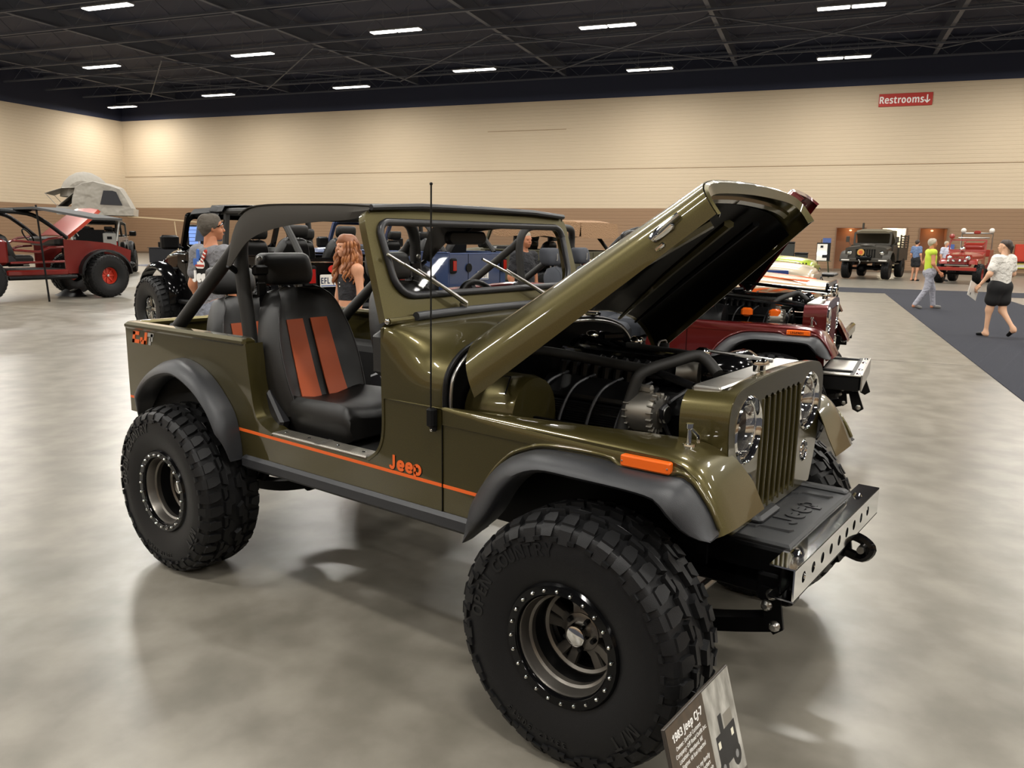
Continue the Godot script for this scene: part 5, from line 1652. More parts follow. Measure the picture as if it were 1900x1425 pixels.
# ------------------------------------------------------------------ army truck facing the viewer
func army_truck() -> void:
	var drab := mat("truck_drab", rgb(50, 46, 38), 0.5, 0.1)
	var cloth := mat("truck_cloth", rgb(92, 84, 66), 0.9)
	var at := hall(2.05, 0, 39.4)
	var t := thing("army_truck", "dark drab army pickup truck with cloth cab roof, facing the viewer", "truck", at, HALL_TURN - PI / 2 - 0.25)
	# local: x forward (towards the viewer), z to its right
	var body := MB.new()
	var rows := []
	for e in [[0.0, 0.86, 1.42, 1.46], [-0.9, 0.86, 1.48, 1.54], [-1.15, 0.86, 1.5, 1.56]]:
		rows.append([V(e[0], 0.95, e[1]), V(e[0], e[2] - 0.08, e[1]), V(e[0], e[2], e[1] - 0.1), V(e[0], e[3], 0.3), V(e[0], e[3], -0.3), V(e[0], e[2], -e[1] + 0.1), V(e[0], e[2] - 0.08, -e[1]), V(e[0], 0.95, -e[1])])
	part(t, "hood", body.grid(rows, true, true), drab)
	part(t, "hood_scoop", MB.new().ball(V(-0.4, 1.5, 0), V(0.42, 0.1, 0.34), 10), drab)
	var gx := Transform3D(Basis(V(0, 0, -1), V(0, 1, 0), V(1, 0, 0)), V(0.0, 0, 0))
	part(t, "grille_surround", MB.new().plate(round_rect(1.72, 0.52, 0.05, 3, Vector2(0, 1.14)), [circle(0.11, 20, Vector2(0.68, 1.18)), circle(0.11, 20, Vector2(-0.68, 1.18)), round_rect(0.86, 0.36, 0.02, 2, Vector2(0, 1.16))], gx, 0.04), drab)
	for k in 8:
		part(t, "grille_slat", MB.new().box(V(0.02, 1.16, -0.37 + k * 0.106), V(0.03, 0.36, 0.03)), mats.frame_black)
	part(t, "grille_back", MB.new().box(V(-0.03, 1.16, 0), V(0.02, 0.4, 0.9)), mats.frame_black)
	for s in [1.0, -1.0]:
		var lx := Transform3D(Basis(V(0, 1, 0), V(1, 0, 0), V(0, 0, -1)), V(0.03, 1.18, 0.68 * s))
		var h := joint(t, "headlamp")
		part(h, "bezel", MB.new().lathe(pts2([0.115, -0.02, 0.112, 0.03, 0.1, 0.03]), lx, 20), drab)
		part(h, "lamp_cover", MB.new().lathe(pts2([0.1, 0.02, 0.06, 0.04, 0.0, 0.046]), lx, 20), mats.chrome)
		var fr := []
		for k in 11:
			var a := PI * k / 10.0
			var c := Vector2(-0.42 + cos(a) * 0.58, 0.86 + sin(a) * 0.42)
			fr.append([V(c.x, c.y, 0.72 * s), V(c.x, c.y + 0.01, 0.95 * s), V(c.x, c.y - 0.03, 1.06 * s), V(c.x, c.y - 0.07, 1.06 * s), V(c.x, c.y - 0.06, 0.72 * s)])
		part(t, "fender", MB.new().grid(fr, true, true), drab, "", 50)
		part(t, "door", MB.new().box(V(-1.75, 1.15, 0.88 * s), V(1.1, 0.75, 0.06), Basis.IDENTITY, 0.02), drab)
		part(t, "step", MB.new().box(V(-1.6, 0.7, 0.92 * s), V(1.2, 0.05, 0.24)), drab)
		part(t, "bumper_strip", MB.new().box(V(0.305, 0.86, 0.78 * s), V(0.01, 0.05, 0.34)), mats.white_paint)
		part(t, "mirror_arm", MB.new().tube([V(-1.1, 1.5, 0.9 * s), V(-1.1, 1.75, 1.05 * s)], 0.012, 6), drab)
		part(t, "mirror", MB.new().box(V(-1.1, 1.78, 1.05 * s), V(0.03, 0.26, 0.16), Basis.IDENTITY, 0.01), drab)
		for x in [-0.42, -3.6]:
			plain_wheel(t, V(x, 0.48, 0.84 * s), s, "big", drab)
	part(t, "front_bumper", MB.new().box(V(0.22, 0.86, 0), V(0.16, 0.16, 2.05), Basis.IDENTITY, 0.02), drab)
	var star := PackedVector2Array()
	for k in 10:
		var a := PI / 2 + TAU * k / 10.0
		star.append(Vector2(cos(a), sin(a)) * (0.075 if k % 2 == 0 else 0.03) + Vector2(0.18, 0.86))
	part(t, "star_mark", MB.new().prism(star, Transform3D(gx.basis, V(0.302, 0, 0)), 0.004), mats.white_paint, "white star on the bumper")
	part(t, "round_badge", MB.new().prism(circle(0.15, 24, Vector2(-0.2, 1.2)), Transform3D(gx.basis, V(0.05, 0, 0)), 0.01), mat("badge_yellow", rgb(196, 150, 70), 0.6))
	part(t, "badge_mark", MB.new().prism(circle(0.09, 16, Vector2(-0.2, 1.2)), Transform3D(gx.basis, V(0.061, 0, 0)), 0.004), mat("badge_red", rgb(196, 88, 46), 0.6))
	part(t, "winch", MB.new().tube([V(0.34, 0.95, -0.3), V(0.34, 0.95, 0.3)], 0.09, 12).box(V(0.3, 0.98, -0.2), V(0.2, 0.2, 0.12)).box(V(0.3, 0.98, 0.2), V(0.2, 0.2, 0.12)), mats.frame_black)
	part(t, "tow_chain", MB.new().tube(smooth(line3([0.38, 0.9, 0.2, 0.42, 0.78, 0.12, 0.4, 0.7, 0.16]), 3), 0.025, 6), mats.steel)
	part(t, "cab_rear", MB.new().box(V(-2.3, 1.3, 0), V(0.06, 1.0, 1.76), Basis.IDENTITY, 0.02), drab)
	part(t, "cab_floor", MB.new().box(V(-1.8, 0.8, 0), V(1.1, 0.08, 1.7)), drab)
	part(t, "cab_roof", MB.new().grid([[V(-1.2, 2.1, 0.7), V(-1.2, 2.16, 0.5), V(-1.2, 2.16, -0.5), V(-1.2, 2.1, -0.7), V(-1.2, 2.06, -0.7), V(-1.2, 2.06, 0.7)], [V(-1.5, 2.18, 0.78), V(-1.5, 2.25, 0.5), V(-1.5, 2.25, -0.5), V(-1.5, 2.18, -0.78), V(-1.5, 2.1, -0.78), V(-1.5, 2.1, 0.78)], [V(-2.35, 2.18, 0.8), V(-2.35, 2.24, 0.5), V(-2.35, 2.24, -0.5), V(-2.35, 2.18, -0.8), V(-2.35, 1.5, -0.84), V(-2.35, 1.5, 0.84)]], true, true), cloth)
	var wf := Transform3D(Basis(V(0, 0, -1), V(-0.1, 0.995, 0), V(0.995, 0.1, 0)), V(-1.15, 1.53, 0))
	part(t, "windshield_frame", MB.new().plate(round_rect(1.62, 0.6, 0.06, 3, Vector2(0, 0.29)), [round_rect(1.46, 0.44, 0.05, 3, Vector2(0, 0.3))], wf, -0.05), drab)
	part(t, "windshield_glass", MB.new().prism(round_rect(1.46, 0.44, 0.05, 3, Vector2(0, 0.3)), wf, 0.005), mats.glass)
	part(t, "rear_window", MB.new().box(V(-2.25, 1.86, -0.15), V(0.01, 0.2, 0.7)), mat("window_tan", rgb(150, 130, 90), 0.7))
	part(t, "cargo_bed", MB.new().box(V(-3.5, 1.12, 0.95), V(2.3, 0.6, 0.06)).box(V(-3.5, 1.12, -0.95), V(2.3, 0.6, 0.06)).box(V(-4.6, 1.12, 0), V(0.06, 0.6, 1.9)).box(V(-3.5, 0.85, 0), V(2.3, 0.06, 1.9)), drab)
	for k in 5:
		part(t, "bed_slat", MB.new().box(V(-3.5, 1.5 + k * 0.11, -0.98), V(2.2, 0.06, 0.03)), drab)
	for x in [-2.5, -3.5, -4.5]:
		part(t, "bed_stake", MB.new().box(V(x, 1.7, -0.98), V(0.06, 0.62, 0.05)), drab)
	part(t, "exhaust_stack", MB.new().tube([V(-2.45, 1.2, 0.7), V(-2.45, 2.55, 0.7)], 0.05, 10), drab)
	for x in [-0.42, -3.6]:
		part(t, "axle", MB.new().tube([V(x, 0.48, -0.8), V(x, 0.48, 0.8)], 0.06, 10).ball(V(x, 0.48, 0.2), V(0.2, 0.2, 0.2), 8), mats.frame_black)
	part(t, "frame_rail", MB.new().box(V(-2.1, 0.72, 0.42), V(4.8, 0.16, 0.1)).box(V(-2.1, 0.72, -0.42), V(4.8, 0.16, 0.1)), mats.frame_black)

# small red fire jeep beyond the woman
func fire_car() -> void:
	var red := mat("fire_red", rgb(138, 30, 14), 0.35, 0.0, 0.9)
	var t := thing("fire_car", "small red fire engine car with two white roof lamps, near the far wall", "car", hall(6.45, 0, 40.3), HALL_TURN - PI / 2 - 0.35)
	both(t, "body_side", tub_side(), red)
	both(t, "fender_top", fender_top(), red, "", 50)
	both(t, "fender_side", fender_side(), red)
	var rows := []
	for x in [1.372, 1.5, 1.69]:
		rows.append(cowl_section(x))
	part(t, "cowl", MB.new().sheet(rows, 0.004), red, "", 50)
	var hood := joint(t, "hood", Transform3D(Basis.IDENTITY, V(1.68, 1.04, 0)))
	var skin := []
	for i in 5:
		skin.append(hood_row(i / 4.0))
	part(hood, "hood_skin", MB.new().sheet(skin, 0.004), red, "", 50)
	var gx := Transform3D(Basis(V(0, 0, -1), V(0, 1, 0), V(1, 0, 0)), V(2.69, 0, 0))
	var holes := []
	for k in 7:
		holes.append(round_rect(0.036, 0.4, 0.017, 2, Vector2((k - 3) * 0.0565, 0.935)))
	part(t, "grille", MB.new().plate(round_rect(0.98, 0.5, 0.07, 3, Vector2(0, 0.955)), holes, gx, 0.03), red)
	part(t, "pump", MB.new().box(V(2.85, 0.9, 0), V(0.24, 0.3, 0.7), Basis.IDENTITY, 0.05), mat("pump_dark", rgb(110, 20, 16), 0.4))
	for z in [-0.3, -0.1, 0.12, 0.32]:
		part(t, "pump_valve", MB.new().ball(V(3.0, 0.95, z), V(0.05, 0.06, 0.06), 8), mats.chrome)
	part(t, "hose_pipe", MB.new().tube([V(3.0, 0.78, -0.45), V(3.0, 0.78, 0.45)], 0.04, 8), mats.chrome)
	part(t, "front_bumper", MB.new().box(V(3.05, 0.62, 0), V(0.12, 0.14, 1.5), Basis.IDENTITY, 0.02), red)
	for s in [-1.0, 1.0]:
		part(t, "headlamp", MB.new().ball(V(2.72, 1.06, 0.34 * s), V(0.05, 0.1, 0.1), 8), mats.chrome)
	var wf := Transform3D(Basis(V(0, 0, -1), V(-0.2, 0.98, 0), V(0.98, 0.2, 0)), V(1.398, 1.335, 0))
	part(t, "windshield_frame", MB.new().plate(round_rect(1.42, 0.5, 0.04, 3, Vector2(0, 0.25)), [round_rect(1.32, 0.38, 0.04, 3, Vector2(0, 0.26))], wf, -0.03), red)
	part(t, "siren", MB.new().ball(V(1.75, 1.42, 0.1), V(0.16, 0.12, 0.12), 8), mats.chrome)
	part(t, "spot_lamp", MB.new().ball(V(1.4, 1.95, 0.62), V(0.06, 0.11, 0.11), 8).tube([V(1.4, 1.7, 0.62), V(1.4, 1.86, 0.62)], 0.015, 6), red)
	part(t, "ladder_rack", MB.new().tube([V(-0.3, 1.2, -0.6), V(-0.3, 2.1, -0.6), V(-0.3, 2.1, 0.6), V(-0.3, 1.2, 0.6)], 0.03, 8).tube([V(0.3, 1.9, -0.6), V(0.3, 1.9, 0.6)], 0.03, 8), mats.steel)
	for z in [-0.55, 0.55]:
		part(t, "roof_lamp", MB.new().ball(V(-0.28, 2.22, z), V(0.11, 0.11, 0.11), 10), mats.white_paint, "white round roof lamp")
	part(t, "beacon", MB.new().box(V(-0.28, 2.14, 0), V(0.14, 0.14, 0.26), Basis.IDENTITY, 0.03), red)
	part(t, "hose_reel", MB.new().lathe(pts2([0.0, -0.4, 0.26, -0.4, 0.26, -0.36, 0.2, -0.34, 0.2, 0.34, 0.26, 0.36, 0.26, 0.4, 0.0, 0.4]), Transform3D(Basis(V(1, 0, 0), V(0, 0, 1), V(0, -1, 0)), V(-0.1, 1.5, 0)), 20), red)
	part(t, "equipment_box", MB.new().box(V(-0.2, 1.25, 0), V(0.8, 0.3, 1.3), Basis.IDENTITY, 0.02), red)
	for x in [0.0, 2.375]:
		part(t, "axle", MB.new().tube([V(x, 0.42, -0.7), V(x, 0.42, 0.7)], 0.05, 8), mats.frame_black)
		for s in [1.0, -1.0]:
			plain_wheel(t, V(x, 0.42, 0.72 * s), s, "mid", red)

# red trail truck at the left edge, its hood raised
func red_truck() -> void:
	var red := mat("trail_red", rgb(108, 18, 10), 0.35, 0.1, 1.0)
	var orange := mat("trail_orange_red", rgb(150, 44, 16), 0.3, 0.1, 1.0)
	var at := hall(-17.75, 0, 15.7)
	var t := thing("trail_truck", "red trail truck with raised hood and red wheels at the left edge", "truck", at, 1.6)
	# local: front wheel near the origin, x forward (to the right in view), z towards the viewer
	var arch := []
	for k in 13:
		var a := PI - PI * k / 12.0
		arch.append(Vector2(cos(a) * 0.62, 0.6 + sin(a) * 0.58))
	var poly := PackedVector2Array([Vector2(-0.95, 1.45), Vector2(-0.95, 0.62), Vector2(-0.66, 0.62)])
	for p in arch:
		poly.append(p)
	for p in [[0.7, 0.9], [0.74, 1.18], [0.2, 1.36], [-0.4, 1.42]]:
		poly.append(Vector2(p[0], p[1]))
	for s in [1.0, -1.0]:
		part(t, "fender", MB.new().prism(poly, Transform3D(Basis.IDENTITY, V(0, 0, 0.8 * s)), -0.05 * s, 0.015), red)
		var fr := []
		for k in 13:
			var p: Vector2 = arch[k]
			fr.append([V(p.x, p.y, 0.78 * s), V(p.x * 1.06, p.y * 1.03, 0.8 * s), V(p.x * 1.06, p.y * 1.02, 0.98 * s), V(p.x, p.y - 0.02, 1.0 * s), V(p.x * 0.98, p.y - 0.03, 0.8 * s)])
		part(t, "fender_flare", MB.new().grid(fr, true, true), mats.satin_black, "", 50)
		plain_wheel(t, V(0, 0.55, 0.85 * s), s, "huge", mat("wheel_red", rgb(186, 52, 30), 0.45, 0.0, 0.4), 0.12)
		plain_wheel(t, V(-2.9, 0.55, 0.85 * s), s, "huge", mats.wheel_red)
		# open tube door
		var dr := joint(t, "tube_door")
		part(dr, "door_tube", MB.new().tube([V(-2.1, 1.42, 0.82 * s), V(-1.5, 1.36, 0.82 * s), V(-1.3, 1.46, 0.82 * s), V(-0.98, 1.5, 0.82 * s)], 0.03, 8), red)
		part(dr, "door_tube", MB.new().tube([V(-2.1, 1.2, 0.82 * s), V(-1.55, 1.15, 0.82 * s), V(-1.3, 1.25, 0.82 * s), V(-0.98, 1.27, 0.82 * s)], 0.03, 8), red)
		part(dr, "door_tube", MB.new().tube([V(-2.2, 0.9, 0.82 * s), V(-0.98, 0.92, 0.82 * s)], 0.03, 8), red)
		part(t, "sill", MB.new().box(V(-1.6, 0.66, 0.8 * s), V(1.4, 0.14, 0.1), Basis.IDENTITY, 0.03), red)
		part(t, "rock_rail", MB.new().tube([V(-2.3, 0.55, 0.9 * s), V(-0.75, 0.55, 0.9 * s)], 0.05, 8), mats.satin_black)
		part(t, "roof_pillar", MB.new().tube(smooth(line3([-0.85, 1.48, 0.78 * s, -1.3, 1.85, 0.74 * s, -1.7, 2.05, 0.7 * s, -2.6, 2.1, 0.68 * s]), 4), 0.05, 8), mats.satin_black)
	part(t, "rear_body", MB.new().box(V(-3.0, 1.15, 0), V(1.6, 0.6, 1.6), Basis.IDENTITY, 0.06), red)
	part(t, "cab_floor", MB.new().box(V(-1.5, 0.68, 0), V(1.6, 0.08, 1.5)), mats.carpet_black)
	part(t, "roof_panel", MB.new().box(V(-2.2, 2.12, 0), V(1.3, 0.06, 1.4), Basis.IDENTITY, 0.025), mats.satin_black)
	part(t, "grille", MB.new().box(V(0.72, 1.02, 0), V(0.06, 0.3, 1.4), Basis.IDENTITY, 0.03), red)
	part(t, "front_bumper", MB.new().box(V(0.86, 0.8, 0), V(0.18, 0.16, 1.3), Basis.IDENTITY, 0.05), mats.satin_black)
	part(t, "headlamp", MB.new().ball(V(0.76, 1.04, 0.55), V(0.05, 0.1, 0.1), 8).ball(V(0.76, 1.04, -0.55), V(0.05, 0.1, 0.1), 8), mats.chrome)
	var hood := []
	for e in [[0.0, 0.72], [0.5, 0.72], [0.95, 0.68], [1.12, 0.62]]:
		hood.append([V(e[0], -0.06, e[1]), V(e[0], 0.0, e[1] * 0.96), V(e[0], 0.04, 0.3), V(e[0], 0.04, -0.3), V(e[0], 0.0, -e[1] * 0.96), V(e[0], -0.06, -e[1])])
	var hd := joint(t, "hood", Transform3D(Basis(Vector3.BACK, 0.66), V(-0.82, 1.5, 0)))
	part(hd, "hood_skin", MB.new().sheet(smooth_rows(hood, 2), 0.02), orange, "", 50)
	part(hd, "hood_prop", MB.new().tube([V(0.8, -0.05, -0.6), V(0.75, -0.55, -0.6)], 0.012, 6), mats.steel)
	part(t, "engine", MB.new().box(V(-0.1, 1.2, 0), V(0.8, 0.35, 0.7), Basis.IDENTITY, 0.06), mats.frame_black)
	part(t, "dashboard", MB.new().box(V(-0.98, 1.4, 0), V(0.25, 0.22, 1.4), Basis.IDENTITY, 0.05), mats.seat_vinyl)
	var rim := []
	for i in 25:
		rim.append(V(cos(TAU * i / 24.0) * 0.19, 0, sin(TAU * i / 24.0) * 0.19))
	var sw := joint(t, "steering_wheel", Transform3D(Basis(Vector3.BACK, deg_to_rad(-60.0)), V(-1.25, 1.52, -0.36)))
	part(sw, "wheel_rim", MB.new().tube(rim, 0.018, 6, false), mats.satin_black)
	for z in [0.38, -0.38]:
		seat(t, V(-2.1, 0.9, z), 1.0, mats.seat_vinyl, null)
	for x in [0.0, -2.9]:
		part(t, "axle", MB.new().tube([V(x, 0.55, -0.8), V(x, 0.55, 0.8)], 0.06, 8), mats.frame_black)

# silver off-roader seen from behind with a tent on its roof
func tent_car() -> void:
	var silver := mat("silver_paint", rgb(138, 138, 134), 0.35, 0.5, 0.8)
	var fab := bumpy(mat("tent_cloth", rgb(148, 143, 134), 0.95), noise_tex(0.012, [Color(0, 0, 0), Color(1, 1, 1)], [0.25, 0.75], 61, 3, 256), 0.5, 3.0)
	var at := hall(-24.9, 0, 22.4)
	var fwd := V(-0.84, 0, -0.543)
	var t := thing("camper_off_roader", "silver off-roader seen from behind, tailgate open, carrying a roof tent", "car", at + fwd * 0.9, atan2(-fwd.z, fwd.x))
	modern_car(t, {"paint": silver, "lift": 0.16, "roof": mats.satin_black, "roof_back": -0.72})
	part(t, "cargo_hold", MB.new().box(V(-0.84, 1.28, -0.14), V(0.06, 0.86, 0.96)), mats.frame_black)
	part(t, "cargo_drawer", MB.new().box(V(-0.9, 1.28, 0.5), V(0.1, 0.62, 0.44), Basis.IDENTITY, 0.02), silver)
	part(t, "drawer_recess", MB.new().box(V(-0.955, 1.42, 0.5), V(0.01, 0.1, 0.16)), mats.frame_black)
	part(t, "bumper_plate", MB.new().box(V(-1.0, 0.8, -0.05), V(0.02, 0.16, 0.46), Basis.IDENTITY, 0.008), mats.steel)
	part(t, "bumper_lettering", MB.new().text("Jeep", Transform3D(Basis(V(0, 0, 1), V(0, 1, 0), V(-1, 0, 0)), V(-1.015, 0.8, -0.05)), 0.1, 0.004), mats.white_paint)
	for z in [-0.85, 0.85]:
		part(t, "rack_strut", MB.new().tube([V(-0.9, 1.3, z * 0.86), V(-0.6, 2.16, z)], 0.035, 8), silver)
	var q := thing("roof_tent", "pale grey canvas roof tent with dark mesh window on the silver off-roader", "tent", at + fwd * 0.9, atan2(-fwd.z, fwd.x))
	# local: x forward, z to the right of the car; tent base at 2.25
	part(q, "tent_base", MB.new().grid([[V(-1.0, 2.24, -1.15), V(-1.0, 2.24, 1.35), V(-1.0, 2.5, 1.38), V(-1.0, 2.52, -1.15)], [V(1.1, 2.24, -1.15), V(1.1, 2.24, 1.35), V(1.1, 2.5, 1.38), V(1.1, 2.52, -1.15)]], true, true), fab)
	var rows := []
	for e in [[-0.98, 0.0], [-0.9, 0.02], [0.3, 0.1], [1.0, 0.05], [1.08, 0.0]]:
		rows.append([V(e[0], 2.5, 1.3), V(e[0], 2.9, 1.12), V(e[0], 3.18 + e[1], 0.95), V(e[0], 3.3 + e[1], 0.6), V(e[0], 3.42 + e[1], 0.1), V(e[0], 3.36 + e[1], -0.25), V(e[0], 3.2 + e[1], -0.5), V(e[0], 2.8, -0.62), V(e[0], 2.5, -0.66)])
	part(q, "tent_body", MB.new().grid(rows, true, true), fab, "", 30)
	var dome := []
	for e in [[-0.9, 0.6], [-0.5, 0.95], [0.1, 1.0], [0.7, 0.9], [1.05, 0.6]]:
		var row := []
		for k in 11:
			var a := PI * k / 10.0
			row.append(V(e[0] + 0.2, 2.9 + sin(a) * 0.92 * e[1], -0.3 + cos(a) * 0.85 * e[1]))
		dome.append(row)
	part(q, "tent_dome", MB.new().grid(smooth_rows(dome, 2), true, true), fab, "", 40)
	var fly := []
	for e in [[-0.9, 0.0], [0.0, 0.08], [0.95, 0.0]]:
		fly.append([V(e[0], 3.2 + e[1], -0.45), V(e[0], 3.16 + e[1], -0.95), V(e[0], 3.02 + e[1], -1.35), V(e[0], 2.96, -1.5)])
	part(q, "tent_flysheet", MB.new().sheet(smooth_rows(fly, 2), 0.012), fab, "", 40)
	part(q, "tent_side", MB.new().sheet([[V(-0.9, 3.0, -0.6), V(0.9, 3.0, -0.6)], [V(-0.95, 2.5, -1.15), V(0.95, 2.5, -1.15)]], 0.01), fab)
	part(q, "mesh_window", MB.new().prism(PackedVector2Array([Vector2(0.28, 2.62), Vector2(1.02, 2.6), Vector2(0.84, 3.08), Vector2(0.72, 3.12), Vector2(0.42, 3.12)]), Transform3D(Basis(V(0, 0, 1), V(0, 1, 0), V(-1, 0, 0)), V(-0.995, 0, 0)), 0.01), mat("mesh_dark", rgb(38, 38, 42), 0.8))
	for x in [-0.85, 0.85]:
		part(q, "fly_pole", MB.new().tube([V(x, 2.97, -1.48), V(x, 2.5, -1.1)], 0.012, 6), mats.steel)
	# awning on the right with a pole
	var awn := thing("side_awning", "long narrow tan awning rolled out beside the tent car on a pole", "awning", at + fwd * 0.9, atan2(-fwd.z, fwd.x))
	part(awn, "awning_cloth", MB.new().sheet([[V(-0.9, 2.18, 1.15), V(0.9, 2.2, 1.15)], [V(-0.95, 2.12, 2.4), V(0.9, 2.14, 2.4)], [V(-0.9, 2.02, 3.6), V(0.9, 2.04, 3.6)]], 0.05), mat("awning_tan", rgb(180, 160, 128), 0.9))
	part(awn, "awning_pole", MB.new().tube([V(-0.9, 2.06, 2.75), V(-0.9, 0.0, 2.9)], 0.02, 6), mats.awning_tan)
	part(awn, "awning_pole", MB.new().tube([V(0.85, 2.06, 3.5), V(0.85, 0.0, 3.6)], 0.02, 6), mats.awning_tan)

# ------------------------------------------------------------------ people: bodies meshed from tapered capsules
class Field:
	var lo: Vector3
	var h: float
	var nx: int
	var ny: int
	var nz: int
	var d := PackedFloat32Array()

	func _init(a: Vector3, b: Vector3, cell: float) -> void:
		lo = a
		h = cell
		nx = int((b.x - a.x) / cell) + 2
		ny = int((b.y - a.y) / cell) + 2
		nz = int((b.z - a.z) / cell) + 2
		d.resize(nx * ny * nz)

	# a tapered capsule, flattened along z by sq, joined to the rest with sharpness k
	func limb(a: Vector3, b: Vector3, ra: float, rb: float, k: float, sq := 1.0) -> void:
		var m := maxf(ra, rb) + 5.0 / k
		var l := a.min(b) - Vector3(m, m, m * sq)
		var u := a.max(b) + Vector3(m, m, m * sq)
		var i0 := maxi(0, int((l.x - lo.x) / h))
		var i1 := mini(nx - 1, int((u.x - lo.x) / h) + 1)
		var j0 := maxi(0, int((l.y - lo.y) / h))
		var j1 := mini(ny - 1, int((u.y - lo.y) / h) + 1)
		var k0 := maxi(0, int((l.z - lo.z) / h))
		var k1 := mini(nz - 1, int((u.z - lo.z) / h) + 1)
		var ax := Vector3(a.x, a.y, a.z / sq)
		var ab := Vector3(b.x, b.y, b.z / sq) - ax
		var ll := maxf(ab.length_squared(), 1e-9)
		for kk in range(k0, k1 + 1):
			var z := (lo.z + kk * h) / sq
			for j in range(j0, j1 + 1):
				var y := lo.y + j * h
				var at := (kk * ny + j) * nx
				for i in range(i0, i1 + 1):
					var p := Vector3(lo.x + i * h, y, z) - ax
					var t := clampf(p.dot(ab) / ll, 0.0, 1.0)
					var e := (p - ab * t).length() - (ra + (rb - ra) * t)
					if e < 5.0 / k:
						d[at + i] += exp(-k * e)

	func into(m: MB, xf := Transform3D()) -> void:
		var first := m.t.size()
		var id := PackedInt32Array()
		id.resize(d.size())
		id.fill(-1)
		var sx := 1
		var sy := nx
		var sz := nx * ny
		var off := [0, sx, sy, sx + sy, sz, sx + sz, sy + sz, sx + sy + sz]
		var ed := [[0, 1], [2, 3], [4, 5], [6, 7], [0, 2], [1, 3], [4, 6], [5, 7], [0, 4], [1, 5], [2, 6], [3, 7]]
		for kk in nz - 1:
			for j in ny - 1:
				var row := (kk * ny + j) * nx
				for i in nx - 1:
					var at := row + i
					var c := 0
					for q in 8:
						if d[at + off[q]] > 1.0:
							c += 1
					if c == 0 or c == 8:
						continue
					var s := Vector3.ZERO
					var n := 0
					for e in ed:
						var va := d[at + off[e[0]]]
						var vb := d[at + off[e[1]]]
						if (va > 1.0) != (vb > 1.0):
							var la := log(maxf(va, 1e-6))
							var lb := log(maxf(vb, 1e-6))
							var t := la / (la - lb)
							var pa := Vector3(e[0] & 1, (e[0] >> 1) & 1, e[0] >> 2)
							var pb := Vector3(e[1] & 1, (e[1] >> 1) & 1, e[1] >> 2)
							s += pa.lerp(pb, t)
							n += 1
					id[at] = m.v.size()
					m.v.append(xf * (lo + (Vector3(i, j, kk) + s / n) * h))
		for kk in range(1, nz - 1):
			for j in range(1, ny - 1):
				var row := (kk * ny + j) * nx
				for i in range(1, nx - 1):
					var at := row + i
					var here := d[at] > 1.0
					for ax in 3:
						var st: int = [sx, sy, sz][ax]
						if here == (d[at + st] > 1.0):
							continue
						var u: int = [sy, sz, sx][ax]
						var w: int = [sz, sx, sy][ax]
						var a := id[at - u - w]
						var b := id[at - w]
						var c := id[at]
						var e := id[at - u]
						if a < 0 or b < 0 or c < 0 or e < 0:
							continue
						m.t.append_array(PackedInt32Array([a, c, b, a, e, c] if here else [a, b, c, a, c, e]))
		m.outward(first)

# joints of a standing figure 1.75 m tall: x to its left, y up, z forward
func stance() -> Dictionary:
	return {"pelvis": V(0, 0.95, 0), "waist": V(0, 1.09, 0.005), "chest": V(0, 1.28, 0.0), "neck": V(0, 1.46, -0.015), "head": V(0, 1.63, 0.01),
		"sl": V(0.17, 1.41, -0.01), "el": V(0.235, 1.13, -0.03), "wl": V(0.24, 0.89, 0.05), "sr": V(-0.17, 1.41, -0.01), "er": V(-0.235, 1.13, -0.03), "wr": V(-0.24, 0.89, 0.05),
		"hl": V(0.09, 0.91, 0), "kl": V(0.105, 0.5, 0.02), "al": V(0.105, 0.085, -0.03), "tl": V(0.12, 0.035, 0.13), "hr": V(-0.09, 0.91, 0), "kr": V(-0.105, 0.5, 0.02), "ar": V(-0.105, 0.085, -0.03), "tr": V(-0.12, 0.035, 0.13)}

